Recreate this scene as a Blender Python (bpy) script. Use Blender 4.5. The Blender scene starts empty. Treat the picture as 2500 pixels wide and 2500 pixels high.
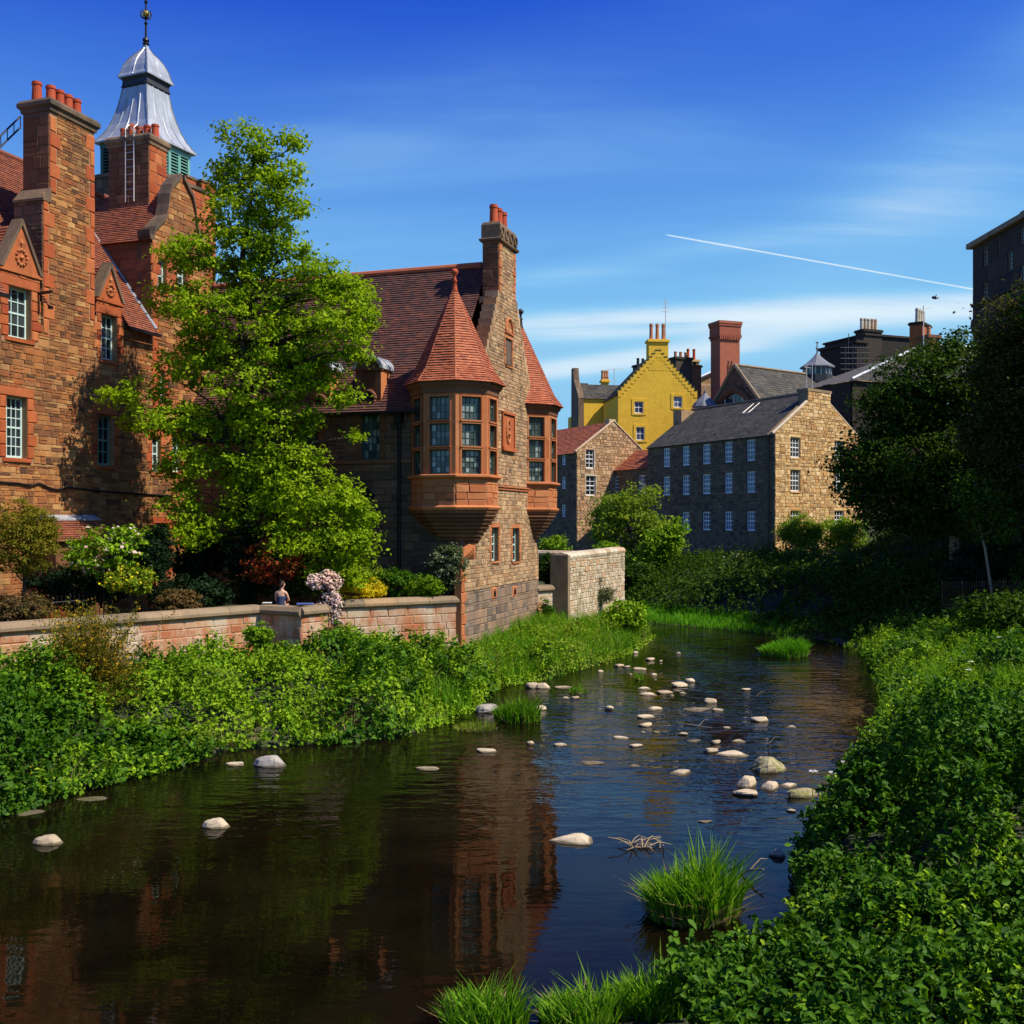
import bpy, math, random
import numpy as np
from mathutils import Vector, Matrix, Quaternion

# ------------------------------------------------------------------ camera, sky, sun, exposure
F, CX, HY, EYE = 2600.0, 1250.0, 1270.0, 5.5      # photo pixels: focal length, centre column, horizon row; eye height
scene = bpy.context.scene
cam_d = bpy.data.cameras.new('camera'); cam = bpy.data.objects.new('camera', cam_d)
scene.collection.objects.link(cam); scene.camera = cam
cam.location = (0, 0, EYE); cam.rotation_euler = (math.radians(90), 0, 0)
cam_d.sensor_width = 36; cam_d.lens = 36*F/2500; cam_d.shift_y = (HY-1250)/2500
cam_d.clip_start = .1; cam_d.clip_end = 3000

SUN_EL = math.radians(52)
SUN_AZ = math.radians(110)                       # clockwise from +Y
S = Vector((math.sin(SUN_AZ)*math.cos(SUN_EL), math.cos(SUN_AZ)*math.cos(SUN_EL), math.sin(SUN_EL)))
sun_d = bpy.data.lights.new('sun', 'SUN'); sun = bpy.data.objects.new('sun', sun_d)
scene.collection.objects.link(sun)
sun.rotation_euler = (-S).to_track_quat('-Z', 'Y').to_euler(); sun.location = (60, -30, 80)
sun_d.energy = 5.0; sun_d.angle = math.radians(.5); sun_d.color = (1, .93, .80)
scene.view_settings.view_transform = 'Standard'; scene.view_settings.look = 'None'
scene.view_settings.exposure = 0.3; scene.view_settings.gamma = 1.0
scene.view_settings.use_curve_mapping = False

def ray(px, py): return Vector(((px-CX)/F, 1.0, -(py-HY)/F))
def P(px, py, d): return Vector((0, 0, EYE)) + ray(px, py)*d
def G(px, py, z=0.0): return P(px, py, F*(EYE-z)/(py-HY))

world = bpy.data.worlds.new('World'); scene.world = world; world.use_nodes = True
def build_world():
    nt = world.node_tree; nt.nodes.clear(); L = nt.links.new
    N = lambda t: nt.nodes.new(t)
    out = N('ShaderNodeOutputWorld'); bg = N('ShaderNodeBackground'); L(bg.outputs[0], out.inputs[0])
    bg.inputs[1].default_value = .068
    sky = N('ShaderNodeTexSky'); sky.sky_type = 'NISHITA'; sky.sun_disc = False
    sky.sun_elevation = SUN_EL; sky.sun_rotation = SUN_AZ
    sky.altitude = 100; sky.air_density = 1.0; sky.dust_density = .25; sky.ozone_density = 2.2
    tc = N('ShaderNodeTexCoord'); gen = tc.outputs['Generated']
    def math_(op, a, b=None, c=None):
        n = N('ShaderNodeMath'); n.operation = op
        for i, v in enumerate((a, b, c)):
            if v is None: continue
            if hasattr(v, 'links'): L(v, n.inputs[i])
            else: n.inputs[i].default_value = v
        return n.outputs[0]
    def sstep(v, a, b):
        n = N('ShaderNodeMapRange'); n.interpolation_type = 'SMOOTHSTEP'
        L(v, n.inputs[0]); n.inputs[1].default_value = a; n.inputs[2].default_value = b
        return n.outputs[0]
    # the vivid blue of the photograph: each channel on its own curve over the whole sky
    sc_ = N('ShaderNodeSeparateColor'); L(sky.outputs[0], sc_.inputs[0]); cc_ = N('ShaderNodeCombineColor')
    for i, (x0, y0, p, mx) in enumerate(((.88, .045, 4.0, 4.0), (1.87, .86, 2.75, 6.6), (3.9, 8.2, .80, 10.5))):
        v = math_('MULTIPLY', math_('POWER', math_('DIVIDE', sc_.outputs[i], x0), p), y0)
        L(math_('MINIMUM', v, mx), cc_.inputs[i])
    sep = N('ShaderNodeSeparateXYZ'); L(gen, sep.inputs[0]); dx, dy, dz = sep.outputs
    # flat cloud layer coordinates
    den = math_('ADD', dz, .10); cxn = math_('DIVIDE', dx, den); cyn = math_('DIVIDE', dy, den)
    com = N('ShaderNodeCombineXYZ'); L(cxn, com.inputs[0]); L(cyn, com.inputs[1])
    def noise(rot, sx, sy, sc, det, dist, off=0):
        m = N('ShaderNodeMapping'); L(com.outputs[0], m.inputs[0])
        m.inputs['Rotation'].default_value = (0, 0, rot); m.inputs['Scale'].default_value = (sx, sy, 1)
        m.inputs['Location'].default_value = (off, off*.7, 0)
        n = N('ShaderNodeTexNoise'); L(m.outputs[0], n.inputs['Vector'])
        n.inputs['Scale'].default_value = sc; n.inputs['Detail'].default_value = det
        n.inputs['Roughness'].default_value = .55; n.inputs['Distortion'].default_value = dist
        return n.outputs['Fac']
    fine = noise(.5, .5, 2.2, 1.3, 5, .5, 3)
    big = noise(.45, .25, .9, .8, 3, .3, 7)
    total = math_('MULTIPLY', sstep(fine, .42, .78), sstep(big, .40, .72)); total = math_('MULTIPLY', total, .16)
    def band(p1, p2, w, k, x0, x1, f0=.06, nz=None, lo=.3, hi=.6):
        n = ray(*p1).cross(ray(*p2)).normalized()
        d = N('ShaderNodeVectorMath'); d.operation = 'DOT_PRODUCT'; L(gen, d.inputs[0]); d.inputs[1].default_value = n
        a = math_('ABSOLUTE', d.outputs['Value'])
        v = sstep(a, w, 0.0)
        if x0 is not None: v = math_('MULTIPLY', v, sstep(dx, x0-f0, x0+f0))
        if x1 is not None: v = math_('MULTIPLY', v, sstep(dx, x1+f0, x1-f0))
        v = math_('MULTIPLY', v, sstep(dy, 0, .2))
        if nz is not None: v = math_('MULTIPLY', v, math_('ADD', math_('MULTIPLY', sstep(nz, lo, hi), .8), .2))
        return math_('MULTIPLY', v, k)
    bands = [
        band((1300, 800), (2300, 755), .024, .85, -.02, None, .10, fine, .2, .5),
        band((1330, 905), (1800, 845), .018, .75, -.02, .24, .08, fine, .2, .5),
        band((1250, 690), (1900, 580), .020, .22, -.05, .28, .1, fine),
        band((1050, 240), (1700, 75), .060, .16, -.15, .22, .15, fine),
        band((1300, 520), (2500, 535), .030, .16, .2, None, .2, fine),
        band((2100, 560), (2500, 280), .085, .30, .26, None, .12, fine, .25, .6),
        band((700, 420), (1500, 330), .075, .12, -.25, .2, .15, fine),
        band((1625, 573), (2370, 705), .0011, .75, .139, None, .004),
    ]
    for b in bands: total = math_('ADD', total, b)
    total = math_('MINIMUM', total, .92)
    mix = N('ShaderNodeMix'); mix.data_type = 'RGBA'
    tint = N('ShaderNodeMix'); tint.data_type = 'RGBA'; L(sstep(total, .1, .6), tint.inputs[0])
    tint.inputs['A'].default_value = (4.6, 9.4, 12.0, 1); tint.inputs['B'].default_value = (9.2, 10.8, 11.9, 1)   # thin veil stays blue, thick cloud is white
    veil = N('ShaderNodeMix'); veil.data_type = 'RGBA'      # the blue pales evenly towards the horizon all round
    L(math_('MULTIPLY', sstep(dz, .50, -.02), .86), veil.inputs[0]); L(cc_.outputs[0], veil.inputs['A']); veil.inputs['B'].default_value = (3.0, 7.3, 10.6, 1)
    L(total, mix.inputs[0]); L(veil.outputs['Result'], mix.inputs['A']); L(tint.outputs['Result'], mix.inputs['B'])
    L(mix.outputs['Result'], bg.inputs[0])
build_world()

# ------------------------------------------------------------------ helpers
COL = scene.collection
Z = Vector((0, 0, 1))
class Fr:
    """a vertical plane: origin, unit direction U along it, outward normal N"""
    def __init__(s, O, U, N=None):
        s.O = Vector((O[0], O[1], 0)); s.U = Vector((U[0], U[1], 0)).normalized()
        s.N = Vector((N[0], N[1], 0)).normalized() if N is not None else Vector((s.U.y, -s.U.x, 0))
    def pt(s, u, n, z): return s.O + s.U*u + s.N*n + Z*z
    def px(s, x, y, n=0.0):
        r = ray(x, y); d = (n + s.O.dot(s.N))/(r.dot(s.N)); p = Vector((0, 0, EYE)) + r*d
        return (p - s.O).dot(s.U), p.z
    def rect(s, x0, x1, y0, y1, n=0.0):
        """pixel box (top y0, bottom y1, measured at its mid column) on the plane"""
        a = s.px(x0, y0, n)[0]; b = s.px(x1, y0, n)[0]; xm = (x0+x1)/2
        return (min(a, b), max(a, b), s.px(xm, y1, n)[1], s.px(xm, y0, n)[1])
    def off(s, n): return Fr(s.O + s.N*n, s.U, s.N)

def proj_scale(p): return F/max(p.y, 1.0)

class MB:
    def __init__(s): s.v = []; s.f = []
    def add(s, vs, fs):
        b = len(s.v); s.v += [tuple(v) for v in vs]; s.f += [tuple(b+i for i in f) for f in fs]
    def box8(s, p): s.add(p, [(3, 2, 1, 0), (4, 5, 6, 7), (0, 1, 5, 4), (1, 2, 6, 5), (2, 3, 7, 6), (3, 0, 4, 7)])
    def fbox(s, fr, u0, u1, n0, n1, z0, z1):
        s.box8([fr.pt(u0, n0, z0), fr.pt(u1, n0, z0), fr.pt(u1, n1, z0), fr.pt(u0, n1, z0),
                fr.pt(u0, n0, z1), fr.pt(u1, n0, z1), fr.pt(u1, n1, z1), fr.pt(u0, n1, z1)])
    def prism(s, pts, ext):
        n = len(pts); a = [Vector(p) for p in pts]; b = [p+ext for p in a]
        s.add(a+b, [tuple(range(n)), tuple(range(2*n-1, n-1, -1))] + [(i, n+i, n+(i+1) % n, (i+1) % n) for i in range(n)])
    def loft(s, rings, caps=True):
        n = len(rings[0]); vs = [p for r in rings for p in r]; fs = []
        for k in range(len(rings)-1):
            for i in range(n):
                j = (i+1) % n; fs.append((k*n+i, k*n+j, (k+1)*n+j, (k+1)*n+i))
        if caps: fs += [tuple(range(n-1, -1, -1)), tuple(range((len(rings)-1)*n, len(rings)*n))]
        s.add(vs, fs)
    def tube(s, pts, rad, n=6):
        pts = [Vector(p) for p in pts]; rings = []
        for i, p in enumerate(pts):
            t = (pts[min(i+1, len(pts)-1)]-pts[max(i-1, 0)]).normalized()
            a = t.orthogonal().normalized() if abs(t.z) > .95 else t.cross(Z).normalized(); b = t.cross(a)
            r = rad[i] if hasattr(rad, '__len__') else rad
            rings.append([p+(a*math.cos(2*math.pi*k/n)+b*math.sin(2*math.pi*k/n))*r for k in range(n)])
        s.loft(rings)
    def lathe(s, c, prof, n=12, rot=0.0):
        c = Vector(c); s.loft([[c+Vector((r*math.cos(rot+2*math.pi*k/n), r*math.sin(rot+2*math.pi*k/n), z)) for k in range(n)] for r, z in prof])
    def build(s, name, m, parent=None, smooth=False, kind=None):
        me = bpy.data.meshes.new(name); me.from_pydata(s.v, [], s.f); me.update()
        return mesh_obj(name, me, m, parent, smooth, kind)

def mesh_obj(name, me, m, parent=None, smooth=False, kind=None):
    if m is not None and not me.materials: me.materials.append(m)
    if smooth: me.polygons.foreach_set('use_smooth', [True]*len(me.polygons))
    o = bpy.data.objects.new(name, me); COL.objects.link(o)
    setpar(o, parent)
    if kind: o['kind'] = kind
    return o
def setpar(o, parent):
    if parent is None: return
    o.parent = parent
    w = Matrix.Translation(parent.location) if parent.type == 'EMPTY' else (parent.matrix_basis if parent.parent is None else Matrix.Identity(4))
    o.matrix_parent_inverse = w.inverted()
def thing(name, label, cat, loc=(0, 0, 0), group=None):
    o = bpy.data.objects.new(name, None); COL.objects.link(o); o.location = loc; o.empty_display_size = .3
    return tag(o, label, cat, group)
def tag(o, label, cat, group=None):
    o['label'] = label; o['category'] = cat
    if group: o['group'] = group
    return o
def mesh_np(name, V, Fc, m, parent=None, smooth=False, kind=None):
    V = np.ascontiguousarray(V, dtype=np.float32); Fc = np.ascontiguousarray(Fc, dtype=np.int32)
    me = bpy.data.meshes.new(name); nf, k = Fc.shape
    me.vertices.add(len(V)); me.vertices.foreach_set('co', V.ravel())
    me.loops.add(nf*k); me.loops.foreach_set('vertex_index', Fc.ravel())
    me.polygons.add(nf); me.polygons.foreach_set('loop_start', np.arange(0, nf*k, k, dtype=np.int32))
    me.polygons.foreach_set('loop_total', np.full(nf, k, dtype=np.int32))
    me.update(calc_edges=True)
    return mesh_obj(name, me, m, parent, smooth, kind)

# ------------------------------------------------------------------ materials
def newmat(name):
    m = bpy.data.materials.new(name); m.use_nodes = True; nt = m.node_tree
    return m, nt, nt.nodes['Principled BSDF']
def nd(nt, t, **kw):
    n = nt.nodes.new(t)
    for k, v in kw.items():
        if k.startswith('i_'): n.inputs[k[2:].replace('_', ' ')].default_value = v
        else: setattr(n, k, v)
    return n
def rnd_socket(nt):
    g = nd(nt, 'ShaderNodeNewGeometry'); oi = nd(nt, 'ShaderNodeObjectInfo')
    a = nd(nt, 'ShaderNodeMath', operation='ADD'); f = nd(nt, 'ShaderNodeMath', operation='FRACT')
    nt.links.new(g.outputs['Random Per Island'], a.inputs[0]); nt.links.new(oi.outputs['Random'], a.inputs[1]); nt.links.new(a.outputs[0], f.inputs[0])
    return f.outputs[0], g.outputs['Position']
def ramp(nt, fac, cols, mode='LINEAR'):
    r = nd(nt, 'ShaderNodeValToRGB'); cr = r.color_ramp; cr.interpolation = mode
    n = len(cols)
    while len(cr.elements) < n: cr.elements.new(.5)
    for i, c in enumerate(cols):
        cr.elements[i].position = i/(n if mode == 'CONSTANT' else n-1); cr.elements[i].color = (*c, 1)
    nt.links.new(fac, r.inputs[0]); return r.outputs[0]
def noise_(nt, pos, scale, det=4, rough=.6, stretch=None):
    n = nd(nt, 'ShaderNodeTexNoise'); n.inputs['Scale'].default_value = scale; n.inputs['Detail'].default_value = det; n.inputs['Roughness'].default_value = rough
    if stretch:
        mp = nd(nt, 'ShaderNodeMapping'); mp.inputs['Scale'].default_value = stretch; nt.links.new(pos, mp.inputs[0]); nt.links.new(mp.outputs[0], n.inputs['Vector'])
    else: nt.links.new(pos, n.inputs['Vector'])
    return n.outputs['Fac']
def mrange(nt, v, a, b, c, d):
    n = nd(nt, 'ShaderNodeMapRange'); nt.links.new(v, n.inputs[0])
    for i, x in enumerate((a, b, c, d)): n.inputs[i+1].default_value = x
    return n.outputs[0]
def mixc(nt, fac, a, b, mode='MIX'):
    n = nd(nt, 'ShaderNodeMix', data_type='RGBA', blend_type=mode)
    for s, v in ((n.inputs[0], fac), (n.inputs['A'], a), (n.inputs['B'], b)):
        if hasattr(v, 'links'): nt.links.new(v, s)
        elif isinstance(v, (int, float)): s.default_value = v
        else: s.default_value = (*v, 1)
    return n.outputs['Result']
def bump_(nt, bsdf, h, strength=.4, dist=.02):
    b = nd(nt, 'ShaderNodeBump'); b.inputs['Strength'].default_value = strength; b.inputs['Distance'].default_value = dist
    nt.links.new(h, b.inputs['Height']); nt.links.new(b.outputs[0], bsdf.inputs['Normal'])
def stone_mat(name, cols, var=(.65, 1.3), rough=.9, bump=.5, bs=14, stain=None, stain_sc=.35, stain_rng=(.5, .72), blot=2.5, spec=.2):
    m, nt, b = newmat(name); r, pos = rnd_socket(nt)
    c = ramp(nt, r, cols)
    c = mixc(nt, 1.0, c, ramp(nt, noise_(nt, pos, blot, 6, .65), [(var[0],)*3]+[(1, 1, 1)]+[(var[1],)*3]), 'MULTIPLY')
    n2 = noise_(nt, pos, bs, 6, .7)
    c = mixc(nt, 1.0, c, ramp(nt, n2, [(.7,)*3, (1,)*3, (1.2,)*3]), 'MULTIPLY')
    if stain is not None:
        c = mixc(nt, mrange(nt, noise_(nt, pos, stain_sc, 5, .65, (1, 1, .5)), stain_rng[0], stain_rng[1], 0, .85), c, stain)
    nt.links.new(c, b.inputs['Base Color']); b.inputs['Roughness'].default_value = rough; b.inputs['Specular IOR Level'].default_value = spec
    bump_(nt, b, n2, bump, .03)
    return m
def plain(name, col, rough=.6, metal=0.0, var=.25, scale=4, bump=.1, spec=.4):
    m, nt, b = newmat(name); g = nd(nt, 'ShaderNodeNewGeometry')
    n = noise_(nt, g.outputs['Position'], scale, 5)
    c = mixc(nt, n, tuple(x*(1-var) for x in col), tuple(min(1, x*(1+var)) for x in col))
    nt.links.new(c, b.inputs['Base Color']); b.inputs['Roughness'].default_value = rough; b.inputs['Metallic'].default_value = metal; b.inputs['Specular IOR Level'].default_value = spec
    if bump: bump_(nt, b, noise_(nt, g.outputs['Position'], scale*8, 4), bump, .01)
    return m
def leaf_mat(name, cols, trans=.35, rough=.5, tint=(1.25, 1.35, .5), spec=.05, patch=.5):
    m, nt, b = newmat(name); r, pos = rnd_socket(nt)
    c = ramp(nt, r, cols)
    c = mixc(nt, 1.0, c, ramp(nt, noise_(nt, pos, patch, 3), [(.45, .55, .55), (1, 1, 1), (1.5, 1.28, .9)]), 'MULTIPLY')
    nt.links.new(c, b.inputs['Base Color']); b.inputs['Roughness'].default_value = rough; b.inputs['Specular IOR Level'].default_value = spec
    if trans:
        t = nd(nt, 'ShaderNodeBsdfTranslucent'); nt.links.new(mixc(nt, 1.0, c, tint, 'MULTIPLY'), t.inputs[0])
        mx = nd(nt, 'ShaderNodeMixShader'); mx.inputs[0].default_value = trans
        nt.links.new(b.outputs[0], mx.inputs[1]); nt.links.new(t.outputs[0], mx.inputs[2])
        nt.links.new(mx.outputs[0], nt.nodes['Material Output'].inputs[0])
    return m
def glass_mat(name, dark, light=None, rough=.04):
    m, nt, b = newmat(name); r, pos = rnd_socket(nt)
    c = ramp(nt, r, [dark, tuple(x*1.8 for x in dark), light or tuple(x*3 for x in dark)])
    nt.links.new(c, b.inputs['Base Color']); b.inputs['Roughness'].default_value = rough; b.inputs['Specular IOR Level'].default_value = .5
    bump_(nt, b, noise_(nt, pos, 3, 2), .06, .02)
    return m

M = {}
M['left_stone'] = stone_mat('sandstone_rubble', [(.09, .045, .025), (.36, .135, .04), (.46, .22, .075), (.24, .08, .03), (.50, .27, .10), (.38, .115, .035), (.17, .075, .035), (.44, .17, .05), (.30, .10, .035)], stain=(.075, .045, .03), stain_rng=(.48, .74), stain_sc=.5)
M['red_ashlar'] = stone_mat('red_sandstone_ashlar', [(.36, .075, .024), (.46, .125, .04), (.32, .06, .022), (.50, .165, .055), (.40, .095, .03)], var=(.6, 1.2), bump=.25, stain=(.10, .045, .028), stain_rng=(.58, .8), stain_sc=.9)
M['pink_ashlar'] = stone_mat('pink_sandstone_ashlar', [(.46, .16, .06), (.52, .21, .085), (.40, .12, .042), (.54, .19, .07), (.44, .14, .05)], var=(.65, 1.15), bump=.25, stain=(.17, .075, .04), stain_rng=(.58, .82), stain_sc=1.0)
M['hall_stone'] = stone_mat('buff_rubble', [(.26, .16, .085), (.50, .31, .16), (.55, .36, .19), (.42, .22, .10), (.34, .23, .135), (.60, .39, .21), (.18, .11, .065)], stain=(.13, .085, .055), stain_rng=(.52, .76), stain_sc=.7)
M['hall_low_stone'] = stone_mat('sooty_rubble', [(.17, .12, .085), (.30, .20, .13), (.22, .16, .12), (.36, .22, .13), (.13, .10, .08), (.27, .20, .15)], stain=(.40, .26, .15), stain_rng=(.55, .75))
M['hall_side_stone'] = stone_mat('sooty_shade_rubble', [(.10, .062, .04), (.16, .09, .055), (.20, .12, .075), (.07, .05, .035), (.22, .12, .07), (.13, .08, .05)])  # soot-stained stone; the shade on these walls is also put into its colour
M['brown_ashlar'] = stone_mat('brown_shade_ashlar', [(.17, .07, .035), (.22, .10, .05), (.14, .06, .03), (.25, .11, .055)], bump=.2)  # brown stone, also the shaded copy of the red and pink ashlar
M['mortar'] = plain('lime_mortar', (.34, .20, .105), .95, var=.3, spec=.1)
M['pale_mortar'] = plain('pale_mortar', (.44, .32, .20), .95, var=.3, spec=.1)
M['dark_mortar'] = plain('sooty_shade_mortar', (.13, .095, .07), .95, var=.3, spec=.1)  # soot, plus the shade of unlit walls put into the mortar colour
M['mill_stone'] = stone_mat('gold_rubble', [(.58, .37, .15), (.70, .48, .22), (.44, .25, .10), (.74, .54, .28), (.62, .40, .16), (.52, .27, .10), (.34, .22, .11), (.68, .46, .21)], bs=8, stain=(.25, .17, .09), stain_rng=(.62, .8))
M['mill_dark'] = stone_mat('shade_dark_rubble', [(.095, .07, .045), (.16, .115, .07), (.20, .14, .08), (.12, .09, .06), (.24, .16, .085), (.07, .055, .04)], bs=8)  # dark copy of the gold rubble with the walls' shade in its colour
M['mill_mortar'] = plain('gold_mortar', (.42, .28, .13), .95, var=.3, spec=.1)
M['rubble_wall'] = stone_mat('limewashed_rubble', [(.56, .46, .32), (.62, .52, .37), (.44, .34, .21), (.66, .56, .42), (.52, .32, .17), (.50, .42, .30)], stain=(.20, .17, .08), stain_rng=(.55, .72), stain_sc=.8)
M['garden_stone'] = stone_mat('weathered_garden_ashlar', [(.48, .19, .09), (.42, .13, .055), (.50, .24, .12), (.45, .15, .065), (.52, .28, .15)], var=(.55, 1.2), stain=(.56, .46, .33), stain_rng=(.42, .58), stain_sc=1.1)
M['cope_stone'] = stone_mat('grey_cope_stone', [(.25, .19, .12), (.32, .22, .13), (.20, .15, .10), (.36, .23, .12)], stain=(.14, .11, .07), stain_rng=(.5, .7), stain_sc=.8)
M['cap_stone'] = stone_mat('sooty_cap_stone', [(.20, .13, .08), (.26, .16, .09), (.15, .10, .065)], stain=(.07, .055, .04), stain_rng=(.45, .65), stain_sc=1.2)
M['tile'] = stone_mat('red_clay_tile', [(.40, .105, .045), (.46, .135, .058), (.34, .085, .04), (.50, .16, .07), (.30, .085, .045)], var=(.75, 1.2), rough=.75, bump=.2, spec=.3)
M['dark_tile'] = stone_mat('weathered_clay_tile', [(.13, .052, .038), (.095, .045, .038), (.16, .058, .038), (.07, .04, .036), (.20, .068, .04)], rough=.8, bump=.2, stain=(.045, .034, .028), stain_rng=(.5, .75), spec=.3)
M['left_tile'] = stone_mat('brown_red_clay_tile', [(.26, .075, .035), (.20, .06, .034), (.30, .09, .04), (.15, .05, .03), (.33, .10, .045)], rough=.8, bump=.2, stain=(.06, .035, .025), stain_rng=(.58, .8), spec=.3)
M['pantile'] = stone_mat('orange_pantile', [(.40, .11, .045), (.46, .14, .06), (.33, .10, .05), (.28, .085, .05)], rough=.8, bump=.2)
M['slate'] = stone_mat('grey_slate', [(.06, .056, .05), (.085, .08, .07), (.045, .042, .038), (.11, .10, .085), (.068, .063, .056)], rough=.85, bump=.3, stain=(.13, .11, .075), stain_rng=(.5, .72), spec=.12, stain_sc=.8)
M['pot'] = stone_mat('red_clay_pot', [(.46, .075, .025), (.40, .06, .022), (.50, .10, .035)], var=(.75, 1.1), rough=.7, bump=.1)
M['pale_pot'] = stone_mat('buff_clay_pot', [(.50, .22, .10), (.42, .14, .07), (.55, .30, .16)], rough=.7, bump=.1)
M['white'] = plain('white_paint', (.78, .78, .76), .4, var=.06, bump=0)
M['pale_green'] = plain('pale_green_paint', (.52, .66, .60), .4, var=.1, bump=0)
M['teal'] = plain('teal_paint', (.16, .36, .30), .45, var=.2, bump=0)
M['dark_green'] = plain('dark_green_paint', (.035, .075, .062), .45, var=.2, bump=0)
M['iron'] = plain('black_iron', (.012, .012, .013), .45, .3, var=.3, bump=0)
M['gold'] = plain('gilt', (.85, .55, .12), .3, .9, var=.1, bump=0)
M['light_steel'] = plain('galvanised_steel', (.62, .58, .54), .5, .4, var=.2, bump=0)
M['yellow'] = stone_mat('yellow_harling', [(.86, .50, .045), (.88, .53, .05)], var=(.75, 1.12), bump=.9, bs=3.2, blot=.9, stain=(.55, .30, .03), stain_rng=(.6, .8))
M['brick'] = stone_mat('red_brick', [(.36, .10, .055), (.42, .13, .07), (.30, .08, .05)], bump=.3)
M['dark_build'] = stone_mat('soot_black_stone', [(.045, .033, .027), (.065, .046, .035), (.032, .025, .022), (.08, .055, .04)], bump=.4)
M['glass'] = glass_mat('window_glass', (.012, .015, .017), (.05, .06, .065))
M['hall_glass'] = glass_mat('leaded_glass', (.04, .055, .05), (.34, .40, .36), .08)  # paler panes hold reflected sky and curtain tone in their colour
M['blue_glass'] = glass_mat('sky_lit_glass', (.03, .045, .07), (.14, .18, .24), .03)  # sky reflection put into the pane colour as blue
M['bark'] = stone_mat('dark_bark', [(.035, .026, .018), (.055, .042, .03)], bs=20, bump=.8)
M['pale_bark'] = stone_mat('pale_bark', [(.30, .24, .16), (.36, .30, .20)], bs=20, bump=.6)
M['twig'] = stone_mat('dry_twig', [(.30, .22, .12), (.40, .31, .18), (.20, .14, .08)], bump=.2)
M['rock'] = stone_mat('pale_river_rock', [(.52, .41, .26), (.60, .48, .32), (.42, .32, .20), (.56, .46, .31)], var=(.75, 1.15), bs=9, bump=.6, blot=5)
M['mossy_rock'] = stone_mat('mossy_river_rock', [(.34, .28, .17), (.44, .36, .22)], bs=9, bump=.7, stain=(.16, .17, .04), stain_rng=(.45, .6), stain_sc=2.5)
M['grey_rock'] = stone_mat('grey_river_rock', [(.36, .32, .27), (.30, .27, .23)], bs=9, bump=.7, stain=(.10, .09, .07), stain_rng=(.5, .65), stain_sc=3)
M['skin'] = plain('skin', (.60, .34, .22), .55, var=.08, bump=0)
M['hair'] = plain('brown_hair', (.06, .028, .014), .5, var=.4, scale=30, bump=.3)
M['navy'] = plain('navy_print_cloth', (.03, .045, .10), .8, var=.7, scale=40, bump=0)
M['paper'] = plain('white_paper', (.80, .78, .74), .7, var=.03, bump=0)

def wet_line(m):
    """river stones stay dark and wet for a hand's breadth above the water"""
    nt = m.node_tree; b = nt.nodes['Principled BSDF']; src = b.inputs['Base Color'].links[0].from_socket
    g = nd(nt, 'ShaderNodeNewGeometry'); sp = nd(nt, 'ShaderNodeSeparateXYZ'); nt.links.new(g.outputs['Position'], sp.inputs[0])
    n = noise_(nt, g.outputs['Position'], 9, 3); h = nd(nt, 'ShaderNodeMath', operation='MULTIPLY_ADD'); nt.links.new(n, h.inputs[0]); h.inputs[1].default_value = -.05; nt.links.new(sp.outputs[2], h.inputs[2])
    nt.links.new(mixc(nt, mrange(nt, h.outputs[0], -.005, .022, .85, 0), src, (.075, .06, .03)), b.inputs['Base Color'])
for k in ('rock', 'mossy_rock', 'grey_rock'): wet_line(M[k])
def lead():
    m, nt, b = newmat('grey_lead'); g = nd(nt, 'ShaderNodeNewGeometry'); pos = g.outputs['Position']
    st = noise_(nt, pos, 1.6, 5, .7, (1.6, 1.6, .28))
    c = ramp(nt, st, [(.05, .052, .056), (.30, .31, .33), (.52, .54, .56), (.62, .63, .64)])
    nt.links.new(c, b.inputs['Base Color']); b.inputs['Roughness'].default_value = .42; b.inputs['Metallic'].default_value = .25
    return m
M['lead'] = lead()
M['grey_lead'] = plain('dull_lead', (.17, .175, .185), .6, .1, var=.4, bump=.1)
M['dark_lead'] = plain('blackened_lead', (.045, .046, .05), .5, .3, var=.5, bump=.1)

# foliage: the young leaves of late spring
M['lime'] = leaf_mat('lime_tree_leaf', [(.12, .20, .006), (.24, .36, .010), (.34, .46, .014), (.17, .28, .008)], .38)
M['lush'] = leaf_mat('undergrowth_leaf', [(.06, .14, .006), (.16, .30, .010), (.25, .40, .014), (.10, .21, .008), (.33, .46, .03)], .26)
M['lush_light'] = leaf_mat('yellow_green_leaf', [(.17, .25, .018), (.24, .32, .024), (.14, .24, .016), (.30, .33, .04)], .4)
M['ivy'] = leaf_mat('dark_glossy_leaf', [(.018, .058, .003), (.045, .125, .005), (.09, .20, .008), (.03, .085, .004)], .25, .5, spec=.10)
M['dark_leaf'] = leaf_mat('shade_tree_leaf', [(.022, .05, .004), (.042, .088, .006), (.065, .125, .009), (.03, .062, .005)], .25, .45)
M['olive_leaf'] = leaf_mat('olive_tree_leaf', [(.05, .055, .010), (.075, .075, .014), (.10, .09, .018)], .25)
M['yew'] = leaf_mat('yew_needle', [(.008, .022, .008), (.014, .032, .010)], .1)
M['golden'] = leaf_mat('golden_green_leaf', [(.16, .14, .012), (.22, .19, .018), (.12, .12, .012)], .35)
M['broom'] = leaf_mat('broom_stem_leaf', [(.14, .13, .015), (.20, .17, .02), (.10, .11, .015)], .25)
M['broom_flower'] = leaf_mat('yellow_broom_flower', [(.70, .38, .015), (.62, .28, .012), (.75, .46, .02)], .3, tint=(1, 1, 1))
M['yellow_flower'] = leaf_mat('yellow_shrub_flower', [(.78, .62, .015), (.72, .55, .012), (.80, .68, .03)], .3, tint=(1, 1, 1))
M['pink_flower'] = leaf_mat('pale_pink_flower', [(.75, .50, .46), (.80, .64, .58), (.70, .42, .40)], .3, tint=(1, 1, 1))
M['white_flower'] = leaf_mat('white_flower', [(.75, .75, .68), (.80, .80, .74)], .3, tint=(1, 1, 1))
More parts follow.
